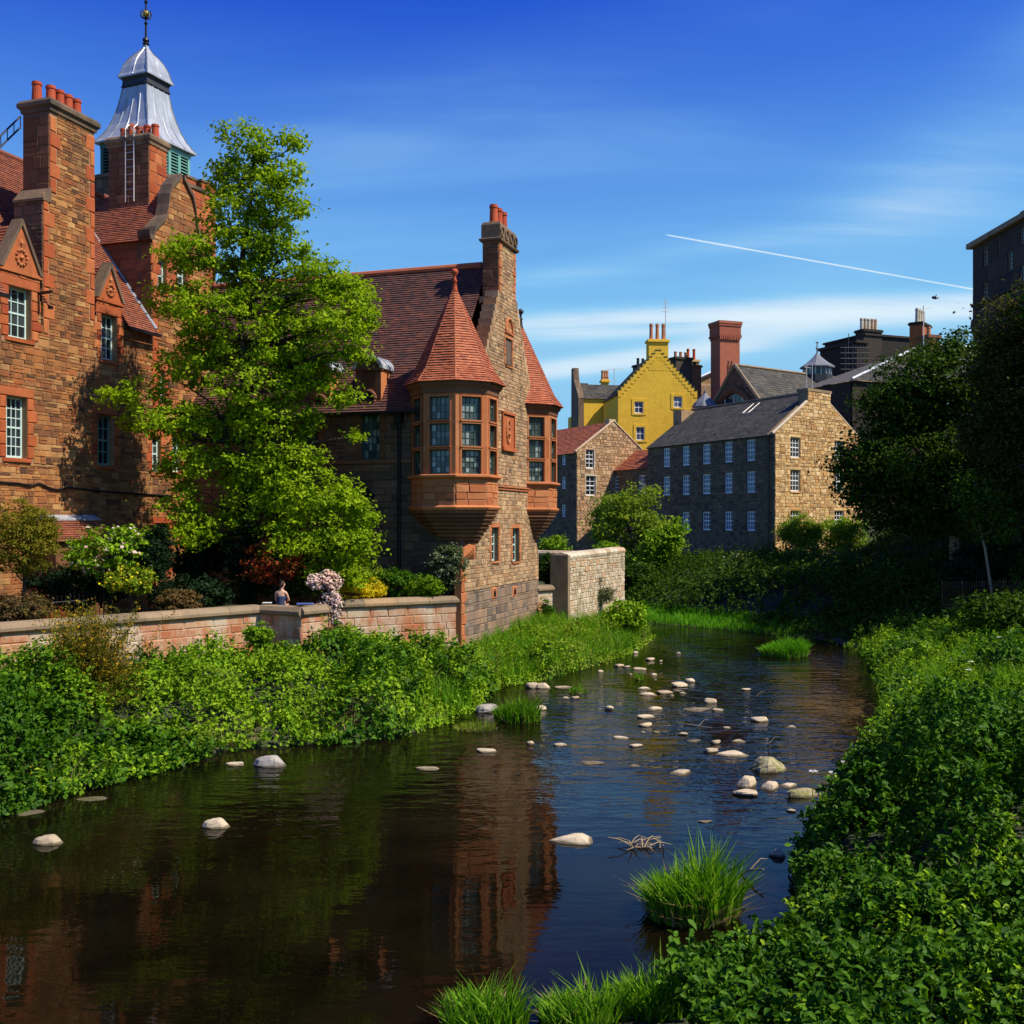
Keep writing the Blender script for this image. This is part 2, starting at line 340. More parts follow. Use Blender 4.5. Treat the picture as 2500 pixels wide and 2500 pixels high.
M['red_leaf'] = leaf_mat('red_photinia_leaf', [(.30, .035, .015), (.36, .06, .02), (.16, .09, .02), (.40, .05, .02), (.10, .10, .02)], .3, tint=(1.2, 1, .8))
M['bronze_leaf'] = leaf_mat('bronze_leaf', [(.13, .06, .025), (.08, .07, .02), (.20, .11, .05), (.05, .06, .02)], .25)
M['variegated'] = leaf_mat('variegated_leaf', [(.06, .09, .03), (.10, .13, .05), (.26, .28, .16), (.04, .07, .02)], .25)
M['grass'] = leaf_mat('river_grass', [(.05, .15, .006), (.11, .28, .010), (.18, .36, .014), (.28, .40, .05)], .35)
M['dry_grass'] = leaf_mat('straw_grass', [(.38, .28, .12), (.30, .24, .09), (.22, .20, .06), (.44, .34, .16)], .3, tint=(1, 1, .8))
M['bright_grass'] = leaf_mat('bright_far_grass', [(.09, .27, .012), (.13, .35, .016), (.17, .39, .02)], .35)
# ------------------------------------------------------------------ terrain and water
LEFT_LINE = [(-17, -6), (-14, 8), (-11.5, 15), (-9.6, 19.9), (-8.3, 22.7), (-6.8, 25.5), (-2.8, 27), (-1.4, 30.4), (-.67, 34.9), (2.2, 38.6), (5, 44.7), (6.4, 50), (4, 58), (-6, 70), (-25, 80)]
RIGHT_LINE = [(-24, 90), (-3, 78), (5.5, 62), (7.2, 57.2), (11, 53), (14.4, 49), (14.8, 44), (13.4, 38.6), (11.4, 31.8), (8.5, 24.7), (6.2, 19.9), (4.6, 16.6), (4.2, 14.6), (1.7, 12.0), (-1.2, 10.9), (-3, 8.5), (-4, 4), (-5, -6)]
TERRACE = [(-60, -20), (-25, 13.6), (-13, 27), (-7.77, 32.8), (-5.6, 34.9), (-1.9, 36.8), (1.2, 45.5), (2.5, 46.2), (5.3, 52.6), (2, 60), (-8, 70), (-27, 79), (-60, 90)]
def seg_dist(x, y, pts, closed=False):
    d = np.full(x.shape, 1e9); n = len(pts)
    for i in range(n if closed else n-1):
        a = pts[i]; b = pts[(i+1) % n]; ex, ey = b[0]-a[0], b[1]-a[1]
        t = np.clip(((x-a[0])*ex+(y-a[1])*ey)/(ex*ex+ey*ey), 0, 1)
        d = np.minimum(d, np.hypot(x-a[0]-t*ex, y-a[1]-t*ey))
    return d
def inside(x, y, pts):
    r = np.zeros(x.shape, bool); n = len(pts)
    for i in range(n):
        (x0, y0), (x1, y1) = pts[i], pts[(i+1) % n]
        if y0 == y1: continue
        c = ((y0 > y) != (y1 > y)) & (x < (x1-x0)*(y-y0)/(y1-y0)+x0); r ^= c
    return r
def wob(x, y): return .5*np.sin(x*1.3+np.sin(y*.9))*np.sin(y*1.1+.7)+.3*np.sin(x*2.7+1.3)*np.sin(y*2.3+x)
RIVER = LEFT_LINE+RIGHT_LINE
def ground(x, y):
    x = np.asarray(x, float); y = np.asarray(y, float)
    dl = seg_dist(x, y, LEFT_LINE); dr = seg_dist(x, y, RIGHT_LINE); inn = inside(x, y, RIVER)
    d = np.minimum(dl, dr)
    zin = -.10-.35*np.minimum(1, d/1.5)
    zl = .03+np.minimum(d*.30, 1.25)
    sd = seg_dist(x, y, TERRACE, True)*np.where(inside(x, y, TERRACE), 1, -1)
    zl = np.where(sd > .3, np.maximum(zl, 1.3+np.clip((sd-.3)*3, 0, 1)*1.0), zl)
    zr = .03+np.minimum(d*.20, 1.9)
    hill = np.clip((x-(17.5+.13*np.maximum(y-20, 0)))*.5, 0, 24)
    far = np.clip((y-92)*.07, 0, 9)
    zr = zr+np.where(y > 0, hill, hill*np.clip(1+y/20, 0, 1))+far
    z = np.where(inn, zin, np.where(dl < dr, zl, zr))
    return z+np.where(inn, 0, .05*wob(x*1.5, y*1.5))
def gz(x, y): return float(ground(np.array([x]), np.array([y]))[0])

def ground_mat():
    m, nt, b = newmat('bank_soil_and_moss'); g = nd(nt, 'ShaderNodeNewGeometry'); pos = g.outputs['Position']
    c = ramp(nt, noise_(nt, pos, .6, 6, .65), [(.035, .026, .014), (.05, .05, .014), (.03, .055, .012), (.075, .05, .028)])
    nt.links.new(c, b.inputs['Base Color']); b.inputs['Roughness'].default_value = .95
    bump_(nt, b, noise_(nt, pos, 5, 6, .7), .8, .1)
    return m
def build_ground():
    xs = np.concatenate([np.linspace(-900, -60, 15), np.linspace(-56, -20, 19), np.arange(-19.6, 24, .4), np.linspace(24.5, 60, 30), np.linspace(70, 900, 15)])
    ys = np.concatenate([np.linspace(-300, -20, 8), np.linspace(-18, 4, 12), np.arange(4.4, 64, .4), np.linspace(65, 130, 60), np.linspace(140, 1500, 20)])
    X, Y = np.meshgrid(xs, ys); Zg = ground(X, Y)
    nx, ny = len(xs), len(ys); V = np.stack([X, Y, Zg], -1).reshape(-1, 3)
    i = np.arange(nx-1)[None, :]+np.arange(ny-1)[:, None]*nx; i = i.ravel()
    o = mesh_np('ground', V, np.stack([i, i+1, i+1+nx, i+nx], 1), ground_mat(), smooth=True, kind='structure'); return o
build_ground()

def water_mat():
    m, nt, b = newmat('peaty_river_water'); g = nd(nt, 'ShaderNodeNewGeometry'); pos = g.outputs['Position']
    bed = ramp(nt, noise_(nt, pos, .35, 5, .6), [(.0012, .0009, .0005), (.002, .0014, .0007), (.008, .006, .0022), (.022, .016, .006)])
    nt.links.new(bed, b.inputs['Base Color'])
    b.inputs['Roughness'].default_value = .015; b.inputs['IOR'].default_value = 1.2; b.inputs['Specular IOR Level'].default_value = .5
    # ripples grow from the still pool towards the riffle
    sep = nd(nt, 'ShaderNodeSeparateXYZ'); nt.links.new(pos, sep.inputs[0])
    far = mrange(nt, sep.outputs[1], 17, 24, .0, 1.0)
    patch = mrange(nt, noise_(nt, pos, .30, 3, .5, (1, .6, 1)), .36, .62, .15, 1.0)
    amt = nd(nt, 'ShaderNodeMath', operation='MULTIPLY'); nt.links.new(far, amt.inputs[0]); nt.links.new(patch, amt.inputs[1])
    amt2 = nd(nt, 'ShaderNodeMath', operation='ADD'); nt.links.new(amt.outputs[0], amt2.inputs[0]); amt2.inputs[1].default_value = .07
    n1 = noise_(nt, pos, 1.5, 3, .5, (.7, 1.7, 1)); n2 = noise_(nt, pos, 5, 2, .5, (.7, 1.5, 1))
    h = nd(nt, 'ShaderNodeMath', operation='MULTIPLY_ADD'); nt.links.new(n2, h.inputs[0]); h.inputs[1].default_value = .22; nt.links.new(n1, h.inputs[2])
    hh = nd(nt, 'ShaderNodeMath', operation='MULTIPLY'); nt.links.new(h.outputs[0], hh.inputs[0]); nt.links.new(amt2.outputs[0], hh.inputs[1])
    bump_(nt, b, hh.outputs[0], 1.0, .06)
    return m
mb = MB(); mb.add([(-60, -30, 0), (30, -30, 0), (30, 100, 0), (-60, 100, 0)], [(0, 1, 2, 3)])
mb.build('river_water', water_mat(), kind='structure')

# ------------------------------------------------------------------ masonry, walls, windows, roofs
def clip(poly, conv):
    """clip 2-D polygon to a convex counter-clockwise polygon"""
    out = poly
    for i in range(len(conv)):
        a = conv[i]; b = conv[(i+1) % len(conv)]; inp = out; out = []
        if not inp: return []
        def sd(p): return (b[0]-a[0])*(p[1]-a[1])-(b[1]-a[1])*(p[0]-a[0])
        for j in range(len(inp)):
            p = inp[j]; q = inp[(j+1) % len(inp)]; sp, sq = sd(p), sd(q)
            if sp >= -1e-9: out.append(p)
            if (sp > 1e-9 and sq < -1e-9) or (sp < -1e-9 and sq > 1e-9):
                t = sp/(sp-sq); out.append((p[0]+(q[0]-p[0])*t, p[1]+(q[1]-p[1])*t))
    return out
def area(p): return abs(sum(p[i][0]*p[(i+1) % len(p)][1]-p[(i+1) % len(p)][0]*p[i][1] for i in range(len(p))))/2
def box(u0, u1, z0, z1): return [(u0, z0), (u1, z0), (u1, z1), (u0, z1)]
def wall(name, fr, polys, holes, m, parent, reveal=.22, back=None):
    mb = MB()
    for poly in polys:
        us = sorted({min(p[0] for p in poly), max(p[0] for p in poly), *[h[0] for h in holes], *[h[1] for h in holes]})
        zs = sorted({min(p[1] for p in poly), max(p[1] for p in poly), *[h[2] for h in holes], *[h[3] for h in holes]})
        for i in range(len(us)-1):
            for j in range(len(zs)-1):
                cu, cz = (us[i]+us[i+1])/2, (zs[j]+zs[j+1])/2
                if any(h[0] < cu < h[1] and h[2] < cz < h[3] for h in holes): continue
                c = clip(box(us[i], us[i+1], zs[j], zs[j+1]), poly)
                if len(c) > 2 and area(c) > 1e-5: mb.add([fr.pt(u, 0, z) for u, z in c], [tuple(range(len(c)))])
    for u0, u1, z0, z1 in holes:
        for a, b in (((u0, z0), (u1, z0)), ((u1, z0), (u1, z1)), ((u1, z1), (u0, z1)), ((u0, z1), (u0, z0))):
            mb.add([fr.pt(a[0], 0, a[1]), fr.pt(b[0], 0, b[1]), fr.pt(b[0], -reveal, b[1]), fr.pt(a[0], -reveal, a[1])], [(0, 1, 2, 3)])
    if back:
        for poly in polys: mb.add([fr.pt(u, -back, z) for u, z in poly], [tuple(range(len(poly)))])
    return mb.build(name, m, parent)

rs = random.Random(5)
def make_unit_stones():
    out = []
    for k in range(12):
        r = random.Random(k); v = []
        j = lambda a: r.uniform(-a, a)
        base = [(-.5, 0, -.5), (.5, 0, -.5), (.5, 0, .5), (-.5, 0, .5)]
        for x, y, z in base: v.append((x+j(.012), 0, z+j(.03)))
        for x, y, z in base: v.append((x*(.9+j(.04)), 1+j(.25), z*(.84+j(.06))))
        out.append((v, [(4, 5, 6, 7), (0, 1, 5, 4), (1, 2, 6, 5), (2, 3, 7, 6), (3, 0, 4, 7)]))
    return out
UNIT = make_unit_stones(); UMESH = {}
def unit_mesh(k, m):
    if (k, m.name) not in UMESH:
        me = bpy.data.meshes.new('stone'); me.from_pydata([(-x, y, z) for x, y, z in UNIT[k][0]], [], [f[::-1] for f in UNIT[k][1]]); me.materials.append(m); UMESH[(k, m.name)] = me
    return UMESH[(k, m.name)]
class Masonry:
    """collects the stones of one building; the 300 that show largest become objects, the rest one joined part per wall"""
    def __init__(s): s.st = []
    def stone(s, parent, fr, r, m, depth=.022, n=0.0, name='stone'): s.st.append((parent, fr, r, m, depth, n, None, name))
    def lay(s, parent, fr, polys, holes, m, ch=(.16, .28), ln=(.22, .6), joint=.014, depth=.022, n=0.0, seed=1, name='stone', split=.22):
        r = random.Random(seed)
        for poly in polys:
            zmin = min(p[1] for p in poly); zmax = max(p[1] for p in poly)
            zs = sorted({zmin, zmax, *[h[k] for h in holes for k in (2, 3) if zmin < h[k] < zmax]})
            for a, b in zip(zs[:-1], zs[1:]):
                k = max(1, round((b-a)/((ch[0]+ch[1])/2))); e = [a]
                w = [r.uniform(.7, 1.3) for _ in range(k)]; sw = sum(w)
                for x in w: e.append(e[-1]+(b-a)*x/sw)
                for z0, z1 in zip(e[:-1], e[1:]):
                    if z1-z0 < .03: continue
                    c = clip(box(-999, 999, z0, z1), poly)
                    if not c: continue
                    iv = [(min(p[0] for p in c), max(p[0] for p in c))]
                    for h in holes:
                        if h[2] < z1-1e-4 and h[3] > z0+1e-4:
                            nv = []
                            for x0, x1 in iv:
                                if h[1] <= x0 or h[0] >= x1: nv.append((x0, x1)); continue
                                if h[0] > x0: nv.append((x0, h[0]))
                                if h[1] < x1: nv.append((h[1], x1))
                            iv = nv
                    for x0, x1 in iv:
                        x = x0
                        while x < x1-.02:
                            l = r.uniform(*ln)
                            if x1-x-l < ln[0]*.7: l = x1-x
                            parts = [(z0, z1)]
                            if r.random() < split and z1-z0 > .15:
                                zm = z0+(z1-z0)*r.uniform(.4, .6); parts = [(z0, zm), (zm, z1)]
                            for q0, q1 in parts:
                                R = (x+joint/2, x+l-joint/2, q0+joint/2, q1-joint/2)
                                if R[1]-R[0] < .02 or R[3]-R[2] < .02: continue
                                cc = clip(box(*R), poly)
                                if len(cc) < 3 or area(cc) < .004: continue
                                full = abs(area(cc)-(R[1]-R[0])*(R[3]-R[2])) < 1e-4
                                s.st.append((parent, fr, R, m, depth*r.uniform(.6, 1.3), n, None if full else cc, name))
                            x += l
    def finish(s, limit=300, seed=3):
        r = random.Random(seed)
        def key(t):
            fr, R = t[1], t[2]; c = fr.pt((R[0]+R[1])/2, 0, (R[2]+R[3])/2); to = (Vector((0, 0, EYE))-c)
            q = c.y; pxx = CX+F*c.x/max(q, .1); pyy = HY-F*(c.z-EYE)/max(q, .1)
            vis = 1 if (0 < pxx < 2500 and 0 < pyy < 2500) else .01
            return (R[1]-R[0])*(R[3]-R[2])*max(.01, to.normalized().dot(fr.N))*(F/max(q, 1))**2*vis
        reg = sorted([t for t in s.st if t[6] is None], key=key, reverse=True)
        rest = reg[limit:]+[t for t in s.st if t[6] is not None]
        for parent, fr, R, m, d, n, _, name in reg[:limit]:
            o = bpy.data.objects.new(name, unit_mesh(r.randrange(12), m)); COL.objects.link(o)
            c = fr.pt((R[0]+R[1])/2, n, (R[2]+R[3])/2)
            mt = Matrix((( -fr.U.x*(R[1]-R[0]), fr.N.x*d, 0, c.x), (-fr.U.y*(R[1]-R[0]), fr.N.y*d, 0, c.y), (0, 0, R[3]-R[2], c.z), (0, 0, 0, 1)))
            setpar(o, parent); o.matrix_basis = mt
        groups = {}
        for t in rest: groups.setdefault((t[0].name, t[3].name), []).append(t)
        for g in groups.values():
            mb = MB()
            for parent, fr, R, m, d, n, cc, name in g:
                if cc is None:
                    vs, fs = UNIT[r.randrange(12)]; cu, cz = (R[0]+R[1])/2, (R[2]+R[3])/2
                    mb.add([fr.pt(cu+x*(R[1]-R[0]), n+y*d, cz+z*(R[3]-R[2])) for x, y, z in vs], fs)
                else:
                    k = len(cc); cu = sum(p[0] for p in cc)/k; cz = sum(p[1] for p in cc)/k
                    mb.add([fr.pt(u, n, z) for u, z in cc]+[fr.pt(cu+(u-cu)*.9, n+d, cz+(z-cz)*.9) for u, z in cc],
                           [tuple(range(k, 2*k))]+[(i, (i+1) % k, k+(i+1) % k, k+i) for i in range(k)])
            mb.build('stonework', g[0][3], g[0][0], kind='stuff')
def grow(h, a, b=None, c=None): return (h[0]-a, h[1]+a, h[2]-(b if b is not None else a), h[3]+(c if c is not None else a))
def dress(ms, parent, fr, h, m, w=.20, lint=.26, sill=.12, seed=0, n=.0, depth=.034, long_=.14):
    """dressed margin stones round an opening; returns the box they fill"""
    r = random.Random(seed); z = h[2]; k = 0
    H = h[3]-h[2]; nb = max(2, round(H/.34))
    for i in range(nb):
        z0, z1 = h[2]+H*i/nb+.004, h[2]+H*(i+1)/nb-.004; e = long_ if (i % 2) else 0
        ms.stone(parent, fr, (h[0]-w-e, h[0]-.002, z0, z1), m, depth, n, 'quoin')
        ms.stone(parent, fr, (h[1]+.002, h[1]+w+e, z0, z1), m, depth, n, 'quoin')
    ms.stone(parent, fr, (h[0]-w-.05, h[1]+w+.05, h[3]+.003, h[3]+lint), m, depth, n, 'lintel')
    ms.stone(parent, fr, (h[0]-w*.6, h[1]+w*.6, h[2]-sill, h[2]-.003), m, depth*2, n, 'sill')
    return (h[0]-w, h[1]+w, h[2]-sill, h[3]+lint)
def window(parent, fr, h, depth, cols, rows, m, glass, bar=.022, fw=.05, meet=True, panes=True, n=0.0, th=.05, rowfrac=None, name='window'):
    """sash or casement set back by depth: frame, glazing bars and panes"""
    u0, u1, z0, z1 = h; s0, s1 = n-depth-th, n-depth; mb = MB()
    mb.fbox(fr, u0, u0+fw, s0, s1, z0, z1); mb.fbox(fr, u1-fw, u1, s0, s1, z0, z1)
    mb.fbox(fr, u0+fw, u1-fw, s0, s1, z0, z0+fw*1.3); mb.fbox(fr, u0+fw, u1-fw, s0, s1, z1-fw, z1)
    a0, a1, b0, b1 = u0+fw, u1-fw, z0+fw*1.3, z1-fw
    ce = [a0+(a1-a0)*i/cols for i in range(cols+1)]; re_ = [b0+(b1-b0)*i/rows for i in range(rows+1)]
    for x in ce[1:-1]: mb.fbox(fr, x-bar/2, x+bar/2, s0+.01, s1-.006, b0, b1)
    for i, zz in enumerate(re_[1:-1]):
        w = bar*1.9 if (meet and i+1 == rows//2) else bar
        mb.fbox(fr, a0, a1, s0+.012, s1-(.004 if w > bar else .009), zz-w/2, zz+w/2)
    wo = mb.build(name, m, parent)
    sg = (s0+s1)/2-.004
    if panes:
        for i in range(cols):
            for j in range(rows):
                t = rs.uniform(-.004, .004); t2 = rs.uniform(-.004, .004); g = MB()
                g.add([fr.pt(ce[i], sg+t, re_[j]), fr.pt(ce[i+1], sg+t2, re_[j]), fr.pt(ce[i+1], sg-t, re_[j+1]), fr.pt(ce[i], sg-t2, re_[j+1])], [(0, 1, 2, 3)])
                g.build('pane', glass, wo)
    else:
        g = MB(); g.add([fr.pt(a0, sg, b0), fr.pt(a1, sg, b0), fr.pt(a1, sg-.006, b1), fr.pt(a0, sg-.006, b1)], [(0, 1, 2, 3)]); g.build('pane', glass, wo)
    return wo
def tiles(parent, m, O, A, B, poly, tw, ex, th=.03, name='tiles', seed=0, deck=None, jit=.15):
    """courses of roof tiles on a plane (O, along-eave A, up-slope B), clipped to a convex ccw polygon in (a, b)"""
    r = random.Random(seed); A = Vector(A).normalized(); B = Vector(B).normalized(); n = A.cross(B).normalized(); O = Vector(O)
    if n.z < 0: n = -n
    V = []; Fq = []; mb = MB()
    b0 = min(p[1] for p in poly); b1 = max(p[1] for p in poly); k = 0; b = b0
    while b < b1-.01:
        c = clip(box(-999, 999, b, min(b+ex, b1)), poly)
        if len(c) > 2:
            x0 = min(p[0] for p in c); x1 = max(p[0] for p in c); x = x0-(tw/2 if k % 2 else 0)
            while x < x1:
                cc = clip(box(x+.003, x+tw-.003, b, b+ex*1.04), poly)
                if len(cc) > 2 and area(cc) > 2e-5:
                    l0 = th*(1+r.uniform(-jit, jit)*1.5); kk = len(cc)
                    top = [O+A*u+B*v+n*(.006+l0*(1-(v-b)/(ex*1.04))) for u, v in cc]
                    bot = [O+A*u+B*v-n*.004 for u, v in cc]
                    mb.add(top+bot, [tuple(range(kk))]+[(i, kk+i, kk+(i+1) % kk, (i+1) % kk) for i in range(kk)])
                x += tw
        b += ex; k += 1
    o = mb.build(name, m, parent, kind='stuff')
    d = MB(); d.add([O+A*u+B*v-n*.012 for u, v in poly], [tuple(range(len(poly)))]); d.build('roof_deck', deck or m, parent)
    return o
def chimney_pot(parent, p, h=.55, r=.15, m=None):
    mb = MB(); mb.lathe(p, [(r*1.05, -.05), (r*1.02, .04), (r*.92, h*.5), (r*.88, h*.82), (r*1.02, h*.83), (r*1.02, h*.93), (r*.9, h*.94), (r*.9, h), (r*.72, h), (r*.7, h*.6)], 14)
    return mb.build('chimney_pot', m or M['pot'], parent, smooth=False)
def quoins(ms, parent, fr, u, z0, z1, sgn, m, w=(.24, .40), h=.3, n=0.0, depth=.032):
    k = max(1, round((z1-z0)/h))
    for i in range(k):
        a, b = z0+(z1-z0)*i/k+.004, z0+(z1-z0)*(i+1)/k-.004; ww = w[i % 2]
        ms.stone(parent, fr, (u, u+ww, a, b) if sgn > 0 else (u-ww, u, a, b), m, depth, n, 'quoin')
# ------------------------------------------------------------------ the tall red tenement on the left
UX, UY = .316, .949
L = Fr((-.4808*32, 32), (UX, UY), (UY, -UX))
def side(fr, u, n=0.0): return Fr(fr.pt(u, n, 0), -fr.N, -fr.U)            # plane facing -U, running back from the front
def left_tenement():
    T = thing('sandstone_tenement', 'tall orange sandstone tenement with chimney stacks, tiled roofs and pedimented dormers', 'building', L.pt(3, -3, 2.2))
    ms = Masonry()
    uc0, uc1 = L.px(105, 720)[0], L.px(230, 720)[0]; uc0u = L.px(121, 400)[0]
    zc = L.px(121, 262)[1]
    EA = 12.4
    A1 = L.rect(14, 66, 969, 1118); A2 = L.rect(20, 76, 703, 826); B1 = L.rect(246, 285, 770, 879); B2 = L.rect(237, 278, 1013, 1136)
    C1 = L.rect(370, 392, 1064, 1152); C2 = L.rect(419, 441, 1064, 1152); D1 = L.rect(382, 405, 632, 712); D2 = L.rect(431, 454, 632, 712)
    E1 = L.rect(382, 402, 905, 985); G1 = L.rect(378, 412, 1278, 1400)
    ZA = A2[3]+.42; ZB = B1[3]+.42
    aA0, aA1 = A2[0]-.32, A2[1]+.36; aB0, aB1 = B1[0]-.22, B1[1]+.28
    main = [box(-3.5, 7.2, 2.0, EA), box(uc0, uc1, EA, 15.9), box(uc0u, uc1, 15.9, zc), box(aA0, aA1, EA, ZA), box(max(aB0, uc1), aB1, EA, ZB)]
    wing = [box(7.2, 10.6, 2.0, 15.8)]
    holes = [A1, A2, B1, B2, C1, C2, D1, D2, E1, G1]
    W = wall('front_wall', L, main+wing, holes, M['mortar'], T, .26)
    red = M['red_ashlar']; dh = []
    for i, (h, w) in enumerate([(A1, .26), (A2, .28), (B1, .2), (B2, .18), (C1, .18), (C2, .18), (D1, .2), (D2, .2), (E1, .16), (G1, .2)]):
        dh.append(dress(ms, W, L, h, red, w, .3 if i < 4 else .22, .14, i))
    quoins(ms, W, L, uc0, 11.4, 15.8, 1, red, (.22, .5), .5); quoins(ms, W, L, uc1, 12.2, zc-.25, -1, red, (.2, .42), .52)
    quoins(ms, W, L, uc0u, 15.95, zc-.25, 1, red, (.28, .46), .46)
    quoins(ms, W, L, 7.2, 8.5, 15.7, 1, red, (.3, .46), .4)
    q = [(uc0, uc0+.26, 11.4, 15.85), (uc1-.24, uc1, 12.2, zc), (uc0u, uc0u+.32, 15.9, zc), (7.2, 7.52, 8.5, 15.8)]
    ms.lay(W, L, main[:1], dh+[(uc0-.0, uc0+.26, 11.4, EA), q[1], q[3]], M['left_stone'], (.13, .25), (.14, .52), seed=2, split=.45)
    ms.lay(W, L, main[1:3], [q[0], q[1], q[2]], M['left_stone'], (.13, .25), (.14, .52), seed=3, split=.45)
    ms.lay(W, L, wing, dh+[q[3]], M['left_stone'], (.13, .24), (.2, .5), seed=4)
    for k, (x0, x1, z0, z1, h) in enumerate([(aA0, aA1, EA, ZA, dh[1]), (max(aB0, uc1+.01), aB1, EA, ZB, dh[2])]):
        ms.lay(W, L, [box(x0, x1, z0, z1)], [h], red, (.3, .42), (.3, .5), seed=8+k, split=0)
    # chimney stack: the face that looks along the wall, shoulders, cap
    Cs = side(L, uc0u, .0); Cl = side(L, uc0, .0)
    wl = wall('chimney_side', Cs, [box(0, 1.05, 12, zc)], [], M['dark_mortar'], T)
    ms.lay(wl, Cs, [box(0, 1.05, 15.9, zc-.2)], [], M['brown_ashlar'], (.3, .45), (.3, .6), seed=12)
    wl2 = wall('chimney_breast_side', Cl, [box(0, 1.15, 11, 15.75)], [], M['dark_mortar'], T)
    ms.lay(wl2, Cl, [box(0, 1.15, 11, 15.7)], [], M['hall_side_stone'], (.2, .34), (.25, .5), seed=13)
    mb = MB(); mb.prism([L.pt(uc0-.06, .05, 15.62), L.pt(uc0u+.03, .05, 15.62), L.pt(uc0u+.03, .05, 16.15), L.pt(uc0-.06, .05, 15.7)], -L.N*1.2)
    mb.build('chimney_shoulder', M['cap_stone'], T)
    mb = MB(); mb.fbox(L, uc0u+.02, uc1-.02, -1.04, -.6, 12, zc); mb.fbox(L, uc1-.03, uc1+.0, -1.05, -.002, 11.5, zc); mb.build('chimney_core', M['mortar'], T)
    def cap(u0, u1, s0, s1, z, name='chimney_cap', o=.14):
        mb = MB()
        mb.loft([[L.pt(u0-a, s1+a, zz), L.pt(u1+a, s1+a, zz), L.pt(u1+a, s0-a, zz), L.pt(u0-a, s0-a, zz)] for a, zz in ((0, z-.12), (.05, z-.1), (.06, z), (o, z+.08), (o, z+.2), (o*.5, z+.3), (-.05, z+.36))])
        mb.build(name, M['cap_stone'], T)
    cap(uc0u, uc1, -1.05, .02, zc)
    for k in range(5):
        u = uc0u+.1+(uc1-uc0u-.25)*(k+.3)/4.6; chimney_pot(T, L.pt(u, -.5 if k else -.7, zc+.36), .62, .16)
    # dormer heads
    for (x0, x1, z, h) in ((aA0, aA1, ZA, A2), (aB0, aB1, ZB, B1)):
        xm = (x0+x1)/2; mb = MB(); ap = z+(x1-x0)*.98
        mb.fbox(L, x0-.05, x1+.05, -.3, .07, z, z+.1)
        mb.prism([L.pt(x0+.0, .04, z+.1), L.pt(x1, .04, z+.1), L.pt(xm, .04, ap)], -L.N*.3)
        ped = mb.build('pediment', M['red_ashlar'], T)
        mb = MB()
        for sg in (-1, 1):
            e = x0 if sg < 0 else x1
            mb.prism([L.pt(e+sg*.07, .1, z+.1), L.pt(e-sg*.05, .1, z+.1), L.pt(xm-sg*.03, .1, ap), L.pt(xm, .1, ap+.14)], -L.N*.42)
        mb.build('skew', M['cap_stone'], ped)
        mb = MB(); w = (x1-x0)*.5                                   # carved foliage and shield in the tympanum
        for k in range(11):
            a = k*2*math.pi/11; r_ = w*.26
            c = L.pt(xm+r_*math.cos(a), .055, z+.1+w*.52+r_*math.sin(a)*1.1); mb.lathe(c, [(.02, -.045), (.055, -.02), (.055, .02), (.02, .045)], 6)
        mb.lathe(L.pt(xm, .05, z+.1+w*1.05), [(.02, -.1), (.07, 0), (.02, .16)], 6); mb.lathe(L.pt(xm, .05, z+.1+w*.5), [(.02, -.08), (.085, 0), (.02, .1)], 6)
        mb.build('carving', M['pink_ashlar'], ped)
        # cheeks and little roof running back into the main roof
        mb = MB(); mb.fbox(L, x0+.02, x0+.2, -1.6, -.02, EA-.2, z+.02); mb.fbox(L, x1-.2, x1-.02, -1.6, -.02, EA-.2, z+.02); mb.build('dormer_cheek', M['dark_lead'], T)
        for sg, e in ((-1, x0), (1, x1)):
            sl = math.hypot(xm-e, ap-z-.1); B = (L.pt(xm, 0, ap)-L.pt(e, 0, z+.05)).normalized()
            tiles(T, M['left_tile'], L.pt(e, -2.6, z+.04), L.N*1, B, box(0, 2.35, 0, sl), .17, .12, seed=3)
    # main roof
    B = (-L.N*4.45+Z*6.15); tiles(T, M['left_tile'], L.pt(-4, .28, EA-.14), L.U, B, box(0, 11.18, .575, 7.6), .18, .115, seed=5)
    for x0, x1 in ((-4, aA0-.02), (aA1+.02, uc0-.02), (aB1+.02, 7.18)):
        if x1-x0 < .05: continue
        tiles(T, M['left_tile'], L.pt(-4, .28, EA-.14), L.U, B, box(x0+4, x1+4, 0, .575), .18, .115, seed=5, name='eaves_tiles')
        mb = MB(); mb.fbox(L, x0, x1, .3, .42, EA-.26, EA-.16); mb.build('gutter', M['iron'], T)
    mb = MB(); mb.tube([L.pt(-4, -4.2, 18.42), L.pt(12, -4.2, 18.42)], .13, 8); mb.build('ridge_tiles', M['left_tile'], T)
    mb = MB(); mb.tube([L.pt(7.16, .2, EA+.05), L.pt(7.16, -4.1, 18.2)], .06, 6); mb.build('lead_flashing', M['lead'], T)
    # wing with the shaped gable
    Ws = side(L, 7.2); sw = wall('wing_side_wall', Ws, [box(0, 5, 10, 15.8)], [], M['dark_mortar'], T)
    quoins(ms, sw, Ws, 0, 10, 15.6, 1, M['brown_ashlar'], (.5, .8), .5)
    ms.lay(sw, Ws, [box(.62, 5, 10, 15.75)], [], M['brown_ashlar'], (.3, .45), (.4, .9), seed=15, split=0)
    zr = 18.1; um = 8.9
    Bn = (L.pt(um, 0, zr)-L.pt(7.1, 0, 15.75)); sl = Bn.length
    tiles(T, M['left_tile'], L.pt(7.08, -.12, 15.7), -L.N, Bn, box(0, 5, 0, sl), .18, .115, seed=6)
    Bf = (L.pt(um, 0, zr)-L.pt(10.7, 0, 15.75)); tiles(T, M['left_tile'], L.pt(10.72, -5.2, 15.7), L.N, Bf, box(0, 5, 0, Bf.length), .18, .115, seed=7)
    prof = [(1.75, 15.8), (1.62, 16.15), (1.30, 16.45), (.98, 16.75), (.86, 17.2), (.80, 17.6), (.62, 18.0), (.32, 18.3), (.06, 18.55)]
